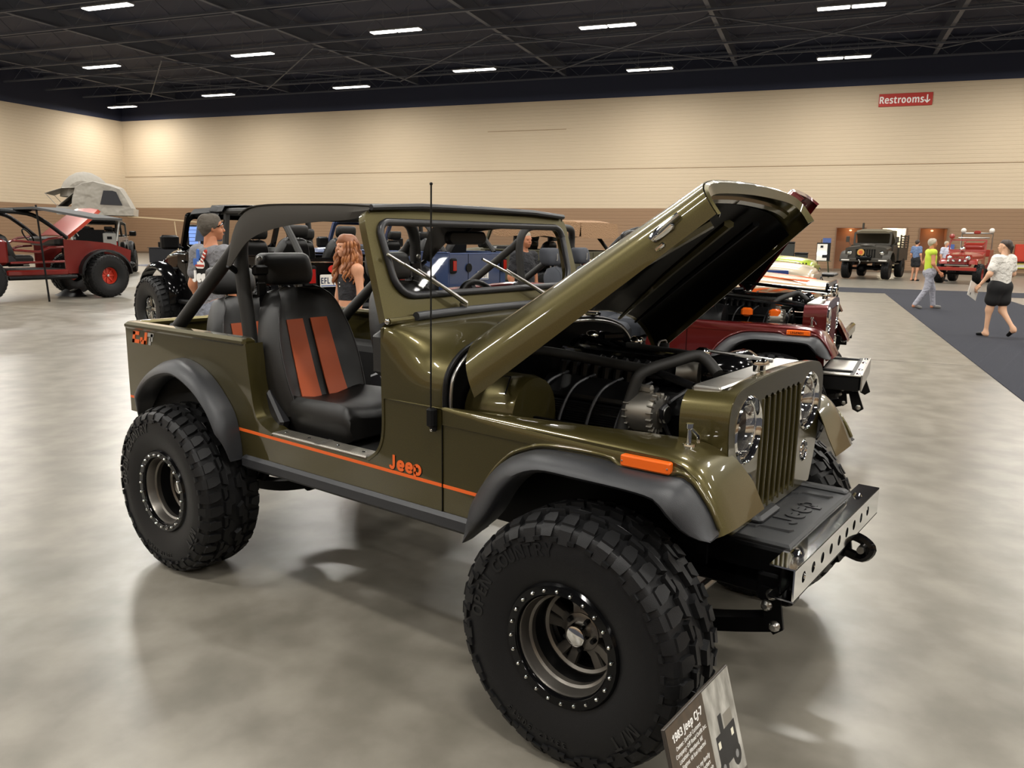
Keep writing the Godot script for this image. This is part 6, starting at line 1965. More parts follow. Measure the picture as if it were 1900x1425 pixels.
func body_limbs(f: Field, j: Dictionary, w: float, add: float, which: String, k: float) -> void:
	# w: build (1 slim), add: cloth thickness; which: body, shirt, vest, top, trousers, shorts, shoes
	var torso := which in ["body", "shirt", "vest", "top"]
	var belly := 0.125 * w + add
	if torso:
		var low: Vector3 = j.pelvis.lerp(j.waist, 0.15)
		if which == "top":
			low = j.waist.lerp(j.chest, 0.1)
		f.limb(low if which != "body" else j.pelvis, j.waist if which != "top" else j.waist.lerp(j.chest, 0.5), 0.115 * w + add, belly * 0.95, k, 0.78)
		f.limb(j.waist if which != "top" else j.waist.lerp(j.chest, 0.3), j.chest, belly * 0.95, 0.128 * w + add, k, 0.74)
		f.limb(j.chest, j.chest.lerp(j.neck, 0.62), 0.125 * w + add, 0.085 + add, k, 0.72)
		if which == "top":
			pass
		for s in ["l", "r"]:
			if which != "top":
				f.limb(j.chest.lerp(j.neck, 0.55), j["s" + s], 0.062 + add, 0.055 * sqrt(w) + add, k)
	if which in ["body", "shirt"]:
		for s in ["l", "r"]:
			var e: Vector3 = j["e" + s] if which == "body" else j["s" + s].lerp(j["e" + s], 0.62)
			f.limb(j["s" + s], e, 0.05 * sqrt(w) + add, (0.038 * sqrt(w) if which == "body" else 0.052 * sqrt(w)) + add, k)
	if which == "body":
		f.limb(j.neck - V(0, 0.03, 0), j.neck.lerp(j.head, 0.5), 0.052, 0.048, k)
		for s in ["l", "r"]:
			f.limb(j["e" + s], j["w" + s], 0.037 * sqrt(w), 0.025, k)
	if which in ["body", "trousers", "shorts"]:
		f.limb(j.hl, j.hr, 0.1 * w + add, 0.1 * w + add, k, 0.95)
		f.limb(j.pelvis, j.waist.lerp(j.pelvis, 0.4), 0.105 * w + add, 0.1 * w + add, k, 0.8)
		for s in ["l", "r"]:
			var kn: Vector3 = j["k" + s]
			var hp: Vector3 = j["h" + s]
			if which == "shorts":
				f.limb(hp, hp.lerp(kn, 0.55), 0.078 * w + add, 0.07 * w + add * 2.0, k)
			else:
				f.limb(hp, kn, 0.076 * w + add, 0.052 * sqrt(w) + add, k)
				f.limb(kn, j["a" + s], 0.048 * sqrt(w) + add, 0.032 + add * 1.3, k)
	if which in ["body", "shoes"]:
		for s in ["l", "r"]:
			f.limb(j["a" + s] + V(0, -0.03, -0.01), j["t" + s], 0.034 + add, 0.028 + add, k)
	if which == "body":
		for s in ["l", "r"]:
			f.limb(j["a" + s], j["a" + s] + V(0, -0.045, -0.03), 0.032, 0.03, k)

func extent(j: Dictionary) -> Array:
	var a: Vector3 = j.head
	var b: Vector3 = j.head
	for q in j.values():
		a = a.min(q)
		b = b.max(q)
	return [a - V(0.24, 0.06, 0.24), b + V(0.24, 0.24, 0.24)]

func head_into(m: MB, j: Dictionary, cell: float, turn: float, jaw := 1.0) -> void:
	var f := Field.new(V(-0.13, -0.16, -0.14), V(0.13, 0.16, 0.16), cell)
	var k := 90.0
	f.limb(V(0, 0.03, -0.03), V(0, 0.035, 0.012), 0.072, 0.07, k)
	f.limb(V(0, -0.02, 0.02), V(0, -0.07, 0.045), 0.056, 0.03 * jaw, k)
	for s in [-1.0, 1.0]:
		f.limb(V(0.03 * s, -0.03, 0.055), V(0.02 * s, -0.05, 0.055), 0.026, 0.022, k)
		f.limb(V(0.074 * s, 0.012, -0.012), V(0.07 * s, -0.02, -0.008), 0.008, 0.006, 200.0)
		f.limb(V(0.012 * s, 0.022, 0.084), V(0.042 * s, 0.02, 0.07), 0.008, 0.007, 200.0)
	f.limb(V(0, 0.008, 0.085), V(0, -0.022, 0.101), 0.006, 0.011, 200.0)
	f.limb(V(0.018, -0.052, 0.083), V(-0.018, -0.052, 0.083), 0.006, 0.006, 220.0)
	f.limb(V(0, -0.08, 0.066), V(0, -0.085, 0.062), 0.014, 0.014, 150.0)
	f.limb(V(0, -0.06, -0.02), V(0, -0.16, -0.03), 0.05, 0.05, k)
	f.into(m, Transform3D(Basis(Vector3.UP, turn), j.head))

func hand_into(m: MB, wrist: Vector3, elbow: Vector3, side: float, curl: float, cell: float) -> void:
	# the hand's own frame: y along the forearm, x from palm side to side, z out of the palm
	var y := (wrist - elbow).normalized()
	var x := (V(0, 0, 1) - y * y.z).normalized()
	var xf := Transform3D(Basis(x, y, x.cross(y)), wrist)
	var f := Field.new(V(-0.075, -0.03, -0.07), V(0.085, 0.2, 0.07), cell)
	f.limb(V(-0.018, 0.0, 0), V(-0.02, 0.07, 0), 0.02, 0.017, 170.0)
	f.limb(V(0.015, 0.0, 0), V(0.02, 0.075, 0), 0.02, 0.017, 170.0)
	var zz := -side
	for q in 4:
		var bx := -0.03 + q * 0.02
		var l: float = [0.058, 0.07, 0.075, 0.066][q]
		var p0 := V(bx, 0.078, 0)
		var p1 := p0 + V(0, l * 0.45, zz * curl * 0.018)
		var p2 := p1 + V(0, l * 0.32 * (1.0 - curl * 0.3), zz * curl * 0.026)
		var p3 := p2 + V(0, l * 0.25 * (1.0 - curl * 0.6), zz * curl * 0.024)
		f.limb(p0, p1, 0.0095, 0.0085, 300.0)
		f.limb(p1, p2, 0.0085, 0.008, 300.0)
		f.limb(p2, p3, 0.008, 0.007, 300.0)
	f.limb(V(0.025, 0.02, zz * 0.005), V(0.052, 0.055, zz * 0.018), 0.013, 0.01, 250.0)
	f.limb(V(0.052, 0.055, zz * 0.018), V(0.056, 0.085, zz * 0.026), 0.01, 0.008, 300.0)
	f.into(m, xf)

func person(label: String, at: Vector3, facing: Vector3, o: Dictionary) -> Node3D:
	var p := thing("person", label, "person", at, atan2(facing.x, facing.z))
	var j := stance()
	for q in o.get("pose", {}):
		j[q] = o.pose[q]
	var sc: float = o.get("tall", 1.75) / 1.75
	p.scale = Vector3.ONE * sc
	var w: float = o.get("build", 1.0)
	var cell: float = o.get("cell", 0.018)
	var ex := extent(j)
	var skin := mat("skin_%s" % o.get("tone", "fair"), {"fair": rgb(206, 150, 118), "tanned": rgb(184, 122, 88), "pale": rgb(216, 170, 138)}[o.get("tone", "fair")], 0.55)
	var m := MB.new()
	var f := Field.new(ex[0], ex[1], cell)
	body_limbs(f, j, w, 0.0, "body", 55.0)
	f.into(m)
	head_into(m, j, cell * 0.5, o.get("look", 0.0), o.get("jaw", 1.0))
	for s in [["l", 1.0], ["r", -1.0]]:
		hand_into(m, j["w" + s[0]], j["e" + s[0]], s[1], o.get("curl", 0.6), maxf(0.005, cell * 0.33))
	part(p, "body", m, skin, "", 80)
	var hb := Transform3D(Basis(Vector3.UP, o.get("look", 0.0)), j.head)
	for s in [-1.0, 1.0]:
		part(p, "eye", MB.new().ball(hb * V(0.03 * s, 0.002, 0.073), V(0.012, 0.008, 0.01), 6), mat("eye_dark", rgb(50, 38, 32), 0.2))
	part(p, "mouth", MB.new().ball(hb * V(0, -0.052, 0.088), V(0.02, 0.005, 0.006), 6), mat("lip_red", rgb(160, 84, 74), 0.5))
	for g in o.wear:   # [name, kind, colour material, thickness]
		var gf := Field.new(ex[0], ex[1], cell)
		body_limbs(gf, j, w, g[3], g[1], 60.0)
		var gm := MB.new()
		gf.into(gm)
		part(p, g[0], gm, g[2], "", 80)
	if o.has("hair"):
		var hf := Field.new(V(-0.16, -0.16, -0.2), V(0.16, 0.18, 0.16), cell * 0.55)
		for l in o.hair:
			hf.limb(V(l[0], l[1], l[2]), V(l[3], l[4], l[5]), l[6], l[7], 90.0)
		var hm := MB.new()
		hf.into(hm, hb)
		part(p, "hair", hm, o.hair_mat, "", 80)
	return p

func cloth(called: String, c: Color) -> StandardMaterial3D:
	if mats.has(called):
		return mats[called]
	var m := mat(called, c, 0.9)
	return bumpy(m, noise_tex(0.02, [Color(0, 0, 0), Color(1, 1, 1)], [0.3, 0.7], 71, 3, 256), 2.2, 1.2)

const SHORT_HAIR := [[0, 0.05, -0.045, 0, 0.062, 0.01, 0.076, 0.066], [0, 0.0, -0.055, 0, -0.03, -0.05, 0.062, 0.05], [0.035, 0.02, -0.03, 0.04, 0.03, 0.0, 0.05, 0.046], [-0.035, 0.02, -0.03, -0.04, 0.03, 0.0, 0.05, 0.046]]

func people() -> void:
	var view := V(-0.593, 0, -0.784)
	var right := V(0.796, 0, -0.605)
	var grey := cloth("grey_tee", rgb(120, 120, 124))
	var jeans := cloth("worn_jeans", rgb(122, 126, 138))
	var dark := cloth("dark_cloth", rgb(30, 30, 34))
	var shoe := mat("shoe_dark", rgb(40, 40, 42), 0.6)
	var white := cloth("white_tee", rgb(226, 222, 214))
	# --- man in the grey printed tee, back to the viewer
	var f1 := (view * 0.86 + right * 0.5).normalized()
	var man := person("grey haired man in a grey printed tee, his back to the viewer", V(-3.1, 0, -1.42), f1, {"tall": 1.83, "build": 1.16, "cell": 0.015, "tone": "tanned", "look": -0.55,
		"wear": [["shirt", "shirt", grey, 0.016], ["trousers", "trousers", jeans, 0.012], ["shoes", "shoes", shoe, 0.012]], "hair": SHORT_HAIR, "hair_mat": cloth("grey_hair", rgb(84, 78, 70))})
	var sg := joint(man, "sunglasses")
	part(sg, "sunglass_frame", MB.new().tube([V(-0.085, 1.64, 0.0), V(-0.092, 1.675, 0.06), V(-0.055, 1.70, 0.1)], 0.005, 6), mats.gloss_black)
	# print on his back: white word, dark disc, two striped fingers
	var pr := joint(man, "shirt_print", Transform3D(Basis(V(-1, 0, 0), V(0, 1, 0), V(0, 0, -1)), V(0, 1.25, -0.118)))
	var red := mat("print_red", rgb(176, 60, 44), 0.8)
	var blue := mat("print_blue", rgb(66, 104, 176), 0.8)
	var ink := mat("print_white", rgb(236, 234, 230), 0.8)
	part(pr, "print_disc", MB.new().prism(circle(0.085, 24, Vector2(0.01, 0.035)), Transform3D(), 0.01), mats.satin_black)
	part(pr, "print_word", MB.new().strokes("Jeep", Transform3D(Basis.IDENTITY, V(0.01, -0.045, 0.012)), 0.095, 0.95, 0.024, 0.01), ink)
	part(pr, "print_finger", MB.new().prism(PackedVector2Array([Vector2(-0.05, 0.09), Vector2(-0.02, 0.09), Vector2(-0.022, 0.19), Vector2(-0.034, 0.2), Vector2(-0.046, 0.19)]), Transform3D(), 0.016), blue)
	part(pr, "print_finger", MB.new().prism(PackedVector2Array([Vector2(0.0, 0.09), Vector2(0.03, 0.08), Vector2(0.082, 0.18), Vector2(0.074, 0.196), Vector2(0.058, 0.19)]), Transform3D(), 0.016), red)
	for k in 3:
		part(pr, "print_stripe", MB.new().box(V(0.024 + k * 0.018, 0.105 + k * 0.03, 0.016), V(0.034, 0.012, 0.004), Basis(Vector3.BACK, -0.5)), ink)
	part(pr, "print_fist", MB.new().prism(round_rect(0.12, 0.07, 0.03, 4, Vector2(-0.01, 0.065)), Transform3D(), 0.014), ink)
	part(pr, "print_stripe", MB.new().box(V(-0.01, 0.055, 0.016), V(0.11, 0.018, 0.004)), red)
	for k in 2:
		part(pr, "print_knuckle", MB.new().prism(round_rect(0.022, 0.06, 0.011, 3, Vector2(-0.082 + k * 0.024, 0.085)), Transform3D(), 0.017), blue)
	# --- young woman with long curls
	var f2 := (right * -0.72 - view * 0.68).normalized()
	var girl := person("young woman with long auburn curls, black top and denim shorts", V(-2.36, 0, -2.4), f2, {"tall": 1.66, "build": 0.84, "cell": 0.014, "tone": "fair", "look": -0.15, "jaw": 0.85,
		"pose": {"el": V(0.21, 1.13, -0.02), "wl": V(0.235, 0.9, 0.06), "er": V(-0.21, 1.13, -0.02), "wr": V(-0.235, 0.9, 0.06)},
		"wear": [["tank_top", "top", cloth("black_knit", rgb(38, 38, 42)), 0.012], ["shorts", "shorts", cloth("denim", rgb(62, 74, 110)), 0.012], ["shoes", "shoes", mats.white_paint, 0.012]],
		"hair": [[0, 0.05, -0.04, 0, 0.062, 0.02, 0.08, 0.07], [0, 0.0, -0.06, 0, -0.08, -0.065, 0.07, 0.06], [0.05, 0.03, -0.02, 0.075, -0.06, -0.01, 0.05, 0.035], [-0.05, 0.03, -0.02, -0.075, -0.06, -0.01, 0.05, 0.035]], "hair_mat": mat("auburn_hair", rgb(128, 76, 42), 0.5)})
	var rng := RandomNumberGenerator.new()
	rng.seed = 5
	var curls := MB.new()
	var curls2 := MB.new()
	for k in 84:
		var a := rng.randf_range(0.62, TAU - 0.62)   # all round but the face
		var r0 := rng.randf_range(0.07, 0.088)
		var y0 := 1.63 + rng.randf_range(-0.02, 0.085)
		var len := rng.randf_range(0.3, 0.43)
		var ph := rng.randf() * TAU
		var pts := []
		for i in 15:
			var t := i / 14.0
			var r := r0 + 0.055 * sqrt(t) + 0.016 * sin(t * 15.0 + ph)
			var aa := a + 0.16 * cos(t * 15.0 + ph) * t
			var front := maxf(0.0, cos(aa)) * 0.03 * t
			pts.append(V(sin(aa) * r * 1.05, y0 - len * t, cos(aa) * (r * 0.95) - 0.01 + front))
		(curls if k % 3 else curls2).tube(pts, [0.008, 0.012, 0.013, 0.014, 0.014, 0.015, 0.015, 0.015, 0.015, 0.014, 0.014, 0.013, 0.012, 0.009, 0.004], 5)
	part(girl, "long_curls", curls, mats.auburn_hair, "", 80)
	part(girl, "light_curls", curls2, mat("ginger_hair", rgb(164, 104, 60), 0.5), "", 80)
	for y in [1.19, 1.155]:
		part(girl, "button", MB.new().ball(V(0.012, y + 0.08, 0.107), V(0.008, 0.008, 0.004), 5), mats.white_paint)
	# --- man in a bright vest, walking to the right
	var hi := mat("hi_vis", rgb(186, 206, 60), 0.8)
	var step := {"kl": V(0.1, 0.5, 0.14), "al": V(0.1, 0.09, 0.2), "tl": V(0.1, 0.045, 0.36), "kr": V(-0.1, 0.5, -0.06), "ar": V(-0.1, 0.11, -0.3), "tr": V(-0.1, 0.035, -0.16), "el": V(0.25, 1.14, -0.06), "wl": V(0.24, 0.93, 0.08), "er": V(-0.25, 1.13, -0.02), "wr": V(-0.24, 0.92, 0.16)}
	var vest := person("man in a bright yellow safety vest and grey jeans on the carpet", hall(2.7, 0.009, 22.7), (ALONG * 0.94 + TOWARD * 0.2), {"tall": 1.76, "build": 1.1, "cell": 0.02, "tone": "tanned", "pose": step,
		"wear": [["safety_vest", "vest", hi, 0.03], ["trousers", "trousers", cloth("pale_jeans", rgb(150, 150, 160)), 0.02], ["shoes", "shoes", mat("shoe_grey", rgb(110, 108, 106), 0.7), 0.014]], "hair": SHORT_HAIR, "hair_mat": cloth("white_hair", rgb(176, 166, 150))})
	part(vest, "vest_piping", MB.new().tube(smooth(line3([-0.16, 1.44, -0.05, -0.2, 1.3, -0.03, -0.2, 1.12, 0.0, -0.17, 0.98, 0.02]), 3), 0.014, 6), mats.print_white)
	# --- woman in white tee, walking away
	var stride := {"kl": V(0.1, 0.5, 0.08), "al": V(0.1, 0.085, 0.1), "tl": V(0.1, 0.035, 0.26), "kr": V(-0.1, 0.49, -0.02), "ar": V(-0.1, 0.19, -0.28), "tr": V(-0.1, 0.06, -0.2), "el": V(0.29, 1.14, 0.0), "wl": V(0.34, 0.93, 0.14), "er": V(-0.27, 1.15, 0.0), "wr": V(-0.22, 0.98, 0.16)}
	var f4 := (TOWARD * 0.75 - ALONG * 0.62).normalized()
	var lady := person("woman in a white tee and black shorts walking across the carpet", hall(3.1, 0.009, 16.4), f4, {"tall": 1.72, "build": 1.32, "cell": 0.018, "tone": "pale", "look": 0.35, "pose": stride, "curl": 0.9,
		"wear": [["tee", "shirt", white, 0.022], ["shorts", "shorts", mat("black_shorts", rgb(16, 16, 18), 0.8), 0.018], ["sandals", "shoes", mats.satin_black, 0.006]],
		"hair": [[0, 0.05, -0.045, 0, 0.062, 0.01, 0.078, 0.066], [0, 0.02, -0.08, 0, 0.0, -0.11, 0.04, 0.035], [0, 0.0, -0.11, 0, -0.1, -0.12, 0.035, 0.016]], "hair_mat": mat("brown_hair", rgb(54, 42, 34), 0.55)})
	var sheet_at: Vector3 = lady.transform * V(0.40, 0.84, 0.2)
	var paper := thing("paper_sheet", "white sheet of paper held in the woman's left hand", "paper", sheet_at, lady.rotation.y + 0.3)
	part(paper, "sheet", MB.new().box(V(0, 0, 0), V(0.36, 0.27, 0.006), Basis(Vector3.BACK, 0.34)), mats.white_paint)
	part(paper, "printed_mark", MB.new().box(V(0.11, -0.05, -0.004), V(0.02, 0.04, 0.004), Basis(Vector3.BACK, 0.34)).box(V(0.11, -0.05, 0.004), V(0.02, 0.04, 0.004), Basis(Vector3.BACK, 0.34)), mats.satin_black)
	# --- two visitors by the far wall, one at the right edge
	person("man in a slate blue shirt and dark shorts by the far doorway", hall(4.1, 0, 39.4), (ALONG * 0.7 + TOWARD * 0.7), {"tall": 1.78, "build": 1.1, "cell": 0.028, "wear": [["shirt", "shirt", cloth("slate_tee", rgb(104, 124, 160)), 0.02], ["shorts", "shorts", dark, 0.02], ["shoes", "shoes", shoe, 0.014]], "hair": SHORT_HAIR, "hair_mat": mats.brown_hair})
	person("visitor in a pale lilac tee and camouflage shorts by the far wall", hall(5.3, 0, 39.9), (ALONG * 0.5 - TOWARD * 0.6), {"tall": 1.74, "build": 1.25, "cell": 0.028, "wear": [["tee", "shirt", cloth("lilac_tee", rgb(200, 204, 222)), 0.02], ["shorts", "shorts", cloth("camo_shorts", rgb(112, 98, 80)), 0.02], ["shoes", "shoes", shoe, 0.014]], "hair": SHORT_HAIR, "hair_mat": mats.white_hair})
	person("person in a blue shirt and white trousers at the right edge", hall(8.55, 0, 36.2), (ALONG * -0.8 + TOWARD * 0.2), {"tall": 1.7, "build": 1.05, "cell": 0.028, "wear": [["shirt", "shirt", cloth("sky_tee", rgb(92, 140, 208)), 0.02], ["trousers", "trousers", white, 0.016], ["shoes", "shoes", mats.white_paint, 0.014]], "hair": SHORT_HAIR, "hair_mat": mats.brown_hair})
	# --- man behind the dark red car
	person("man in a black printed tee beyond the dark red car", V(-2.95, 0, -6.1), (view * -0.7 + right * 0.7), {"tall": 1.74, "build": 1.15, "cell": 0.024, "tone": "tanned", "wear": [["shirt", "shirt", mats.black_knit, 0.016], ["trousers", "trousers", dark, 0.012], ["shoes", "shoes", shoe, 0.012]], "hair": SHORT_HAIR, "hair_mat": mats.white_hair})
	# --- stallholder far left
	person("white haired person in blue behind the red truck", hall(-28.3, 0, 21.0), -TOWARD, {"tall": 1.68, "build": 1.15, "cell": 0.028, "wear": [["shirt", "shirt", cloth("navy_tee", rgb(60, 82, 132)), 0.02], ["trousers", "trousers", dark, 0.016]], "hair": SHORT_HAIR, "hair_mat": mats.white_hair})

# ------------------------------------------------------------------ carpet, doors, signs and small things
func fittings() -> void:
	var navy := bumpy(mat("navy_carpet", rgb(40, 42, 52), 0.98), noise_tex(0.2, [Color(0, 0, 0), Color(1, 1, 1)], [0.2, 0.8], 81, 3, 256), 3.0, 0.5)
	navy.uv1_world_triplanar = true
	var c := thing("carpet_runner", "long navy carpet runner leading to the far wall", "carpet", Vector3.ZERO)
	part(c, "carpet", hall_box(2.2, 5.45, 0.0, 0.008, 1.4, 29.0), navy)
	var c2 := thing("carpet_runner", "navy carpet strip lying crosswise in front of the army truck", "carpet", Vector3.ZERO)
	part(c2, "carpet", hall_box(-6.0, 16.0, 0.0, 0.008, 29.02, 31.9), navy)
	var c3 := thing("carpet_runner", "wide navy carpet aisle on which the viewer stands", "carpet", Vector3.ZERO)
	part(c3, "carpet", hall_box(-36.0, 16.0, 0.0, 0.008, -4.6, 1.38), navy)
	# doorways
	var warm := mat("recess_paint", rgb(150, 108, 78), 0.7)
	var pale := mat("recess_white", rgb(222, 214, 196), 0.7)
	var n := 0
	for d in [[0.96, 2.46, 2.42, 0], [3.32, 4.52, 2.44, 1], [5.22, 6.55, 2.44, 0]]:
		n += 1
		var m: Material = pale if d[3] == 1 else warm
		var deep := 1.6 if d[3] == 1 else 0.9
		var box := hall_box(d[0] - 0.1, d[1] + 0.1, 0.0, d[2] + 0.1, 49.8 + deep, 49.9 + deep)
		for q in [[d[0] - 0.1, d[0], 0.0, d[2] + 0.1], [d[1], d[1] + 0.1, 0.0, d[2] + 0.1], [d[0], d[1], d[2], d[2] + 0.1], [d[0], d[1], -0.1, 0.0]]:
			box.put(hall_box(q[0], q[1], q[2], q[3], 49.78, 49.8 + deep), Transform3D())
		struct("door_%d" % n, box, m, ["doorway recess lit by a warm lamp", "bright pantry opening with a dark rack"][d[3]])
		struct("trim", hall_box(d[0] - 0.05, d[1] + 0.05, d[2], d[2] + 0.05, 49.44, 49.5).put(hall_box(d[0] - 0.06, d[0], 0, d[2], 49.44, 49.5), Transform3D()).put(hall_box(d[1], d[1] + 0.06, 0, d[2], 49.44, 49.5), Transform3D()), mat("door_frame", rgb(112, 84, 62), 0.6), "narrow frame of a far doorway")
		var mid: float = (d[0] + d[1]) / 2
		var lamp := thing("recess_light", ["small warm lamp in the far doorway " + ("behind the army truck" if n == 1 else "behind the vest man"), "white ceiling lamp in the bright far opening"][d[3]], "lamp", hall(mid, d[2] - 0.12, 49.8 + deep * 0.55), HALL_TURN)
		var glow := mat("recess_glow_%d" % d[3], Color(1, 1, 1), 0.5)
		glow.emission_enabled = true
		glow.emission = Color(1.0, 0.8, 0.6) if d[3] == 0 else Color(1, 0.97, 0.9)
		glow.emission_energy_multiplier = 2.0
		part(lamp, "bulb", MB.new().ball(Vector3.ZERO, V(0.07, 0.05, 0.07), 8), glow)
		var om := OmniLight3D.new()
		om.name = "bulb_glow"
		om.light_color = glow.emission
		om.light_energy = 0.22 if d[3] == 0 else 1.2
		om.light_size = 0.06
		om.omni_range = 60.0
		om.omni_attenuation = 2.0
		om.shadow_enabled = true
		lamp.add_child(om)
		if d[3] == 1:
			var rack := thing("storage_rack", "dark slatted storage rack in the bright far opening", "rack", hall(mid + 0.2, 0, 50.6), HALL_TURN)
			for k in 7:
				part(rack, "shelf", MB.new().box(V(0, 0.5 + k * 0.2, 0), V(0.6, 0.05, 0.4)), mats.satin_black)
			for x in [-0.3, 0.3]:
				part(rack, "upright", MB.new().box(V(x, 0.95, 0), V(0.04, 1.9, 0.4)), mats.satin_black)
	# restroom sign high on the wall
	var r := thing("restroom_sign", "red sign reading Restrooms with a white arrow, high on the far wall", "sign", hall(3.83, 9.23, 49.46), HALL_TURN)
	part(r, "sign_panel", MB.new().box(V(0, 0, 0), V(2.62, 0.66, 0.06), Basis.IDENTITY, 0.01), mat("sign_red", rgb(172, 44, 34), 0.6))
	part(r, "sign_lettering", MB.new().text("Restrooms", Transform3D(Basis.IDENTITY, V(-0.2, 0.0, 0.035)), 0.36, 0.01, 700, 0.86), mats.print_white)
	part(r, "arrow", MB.new().prism(PackedVector2Array([Vector2(1.0, 0.22), Vector2(1.06, 0.22), Vector2(1.06, -0.1), Vector2(1.14, -0.02), Vector2(1.18, -0.06), Vector2(1.03, -0.22), Vector2(0.88, -0.06), Vector2(0.92, -0.02), Vector2(1.0, -0.1)]), Transform3D(Basis.IDENTITY, V(0.02, 0, 0.03)), 0.012), mats.print_white)
	# red cabinet and yellow card at the right edge
	var cab := thing("hose_cabinet", "red fire hose cabinet on the far wall at the right edge", "cabinet", hall(10.35, 1.2, 49.38), HALL_TURN)
	part(cab, "cabinet_body", MB.new().box(V(0, 0, 0), V(1.1, 0.9, 0.22), Basis.IDENTITY, 0.02), mat("cabinet_red", rgb(182, 52, 28), 0.45))
	part(cab, "cabinet_door", MB.new().box(V(0.0, 0, 0.115), V(0.96, 0.76, 0.02), Basis.IDENTITY, 0.008), mats.cabinet_red)
	part(cab, "handle", MB.new().box(V(0.3, 0.22, 0.13), V(0.14, 0.03, 0.02)), mats.satin_black)
	var yc := thing("wall_card", "yellow and white notice card under the red hose cabinet", "card", hall(10.15, 0.52, 49.44), HALL_TURN)
	part(yc, "card", MB.new().box(V(0, 0, 0), V(0.6, 0.26, 0.02)), mat("card_yellow", rgb(190, 190, 60), 0.6))
	part(yc, "card_print", MB.new().box(V(0.04, 0, 0.012), V(0.34, 0.16, 0.006)), mats.white_paint)
	# easel with a sheet
	var ez := thing("display_easel", "thin display easel with a white sheet, left of the army truck", "easel", hall(0.28, 0, 40.2), HALL_TURN)
	for x in [-0.3, 0.3]:
		part(ez, "easel_leg", MB.new().tube([V(x, 0, 0.2), V(x * 0.35, 1.75, 0)], 0.02, 6), mat("easel_green", rgb(58, 66, 44), 0.6))
	part(ez, "easel_leg", MB.new().tube([V(0.35, 0, -0.4), V(0.1, 1.6, -0.02)], 0.02, 6), mats.easel_green)
	part(ez, "easel_ledge", MB.new().box(V(0, 0.76, 0.14), V(0.75, 0.03, 0.1)), mats.easel_green)
	part(ez, "board", MB.new().box(V(0.0, 1.18, 0.1), V(0.6, 0.84, 0.03), Basis(Vector3.RIGHT, -0.12)), mats.satin_black)
	part(ez, "sheet", MB.new().box(V(-0.06, 1.16, 0.125), V(0.44, 0.76, 0.01), Basis(Vector3.RIGHT, -0.12)), mats.white_paint)
	part(ez, "sheet_picture", MB.new().box(V(0.06, 0.98, 0.16), V(0.2, 0.14, 0.006), Basis(Vector3.RIGHT, -0.12)).box(V(-0.08, 1.42, 0.11), V(0.12, 0.1, 0.006), Basis(Vector3.RIGHT, -0.12)), mats.satin_black)
	part(ez, "card", MB.new().box(V(0.12, 1.66, 0.02), V(0.36, 0.3, 0.02)), mat("card_blue", rgb(70, 92, 150), 0.6))
	var bs := thing("wall_card", "small blue notice card by the third far doorway", "card", hall(6.75, 1.35, 49.44), HALL_TURN)
	part(bs, "card", MB.new().box(V(0, 0, 0), V(0.4, 0.5, 0.03)), mats.card_blue)
	# grey equipment crates beyond the lime car
	for k in 3:
		var cr := thing("equipment_case", "dark equipment case in a stack beyond the lime car, " + ["tallest", "middle", "lowest"][k], "case", hall(-1.7 + k * 0.55, 0, 36.0), HALL_TURN, "equipment cases")
		part(cr, "case_body", MB.new().box(V(0, 1.0 - k * 0.22, 0), V(0.52, 2.0 - k * 0.44, 0.6), Basis.IDENTITY, 0.03), mat("case_grey", rgb(46, 48, 44), 0.6))
		part(cr, "case_lid", MB.new().box(V(0, 2.03 - k * 0.44, 0), V(0.54, 0.08, 0.62), Basis.IDENTITY, 0.02), mats.satin_black)

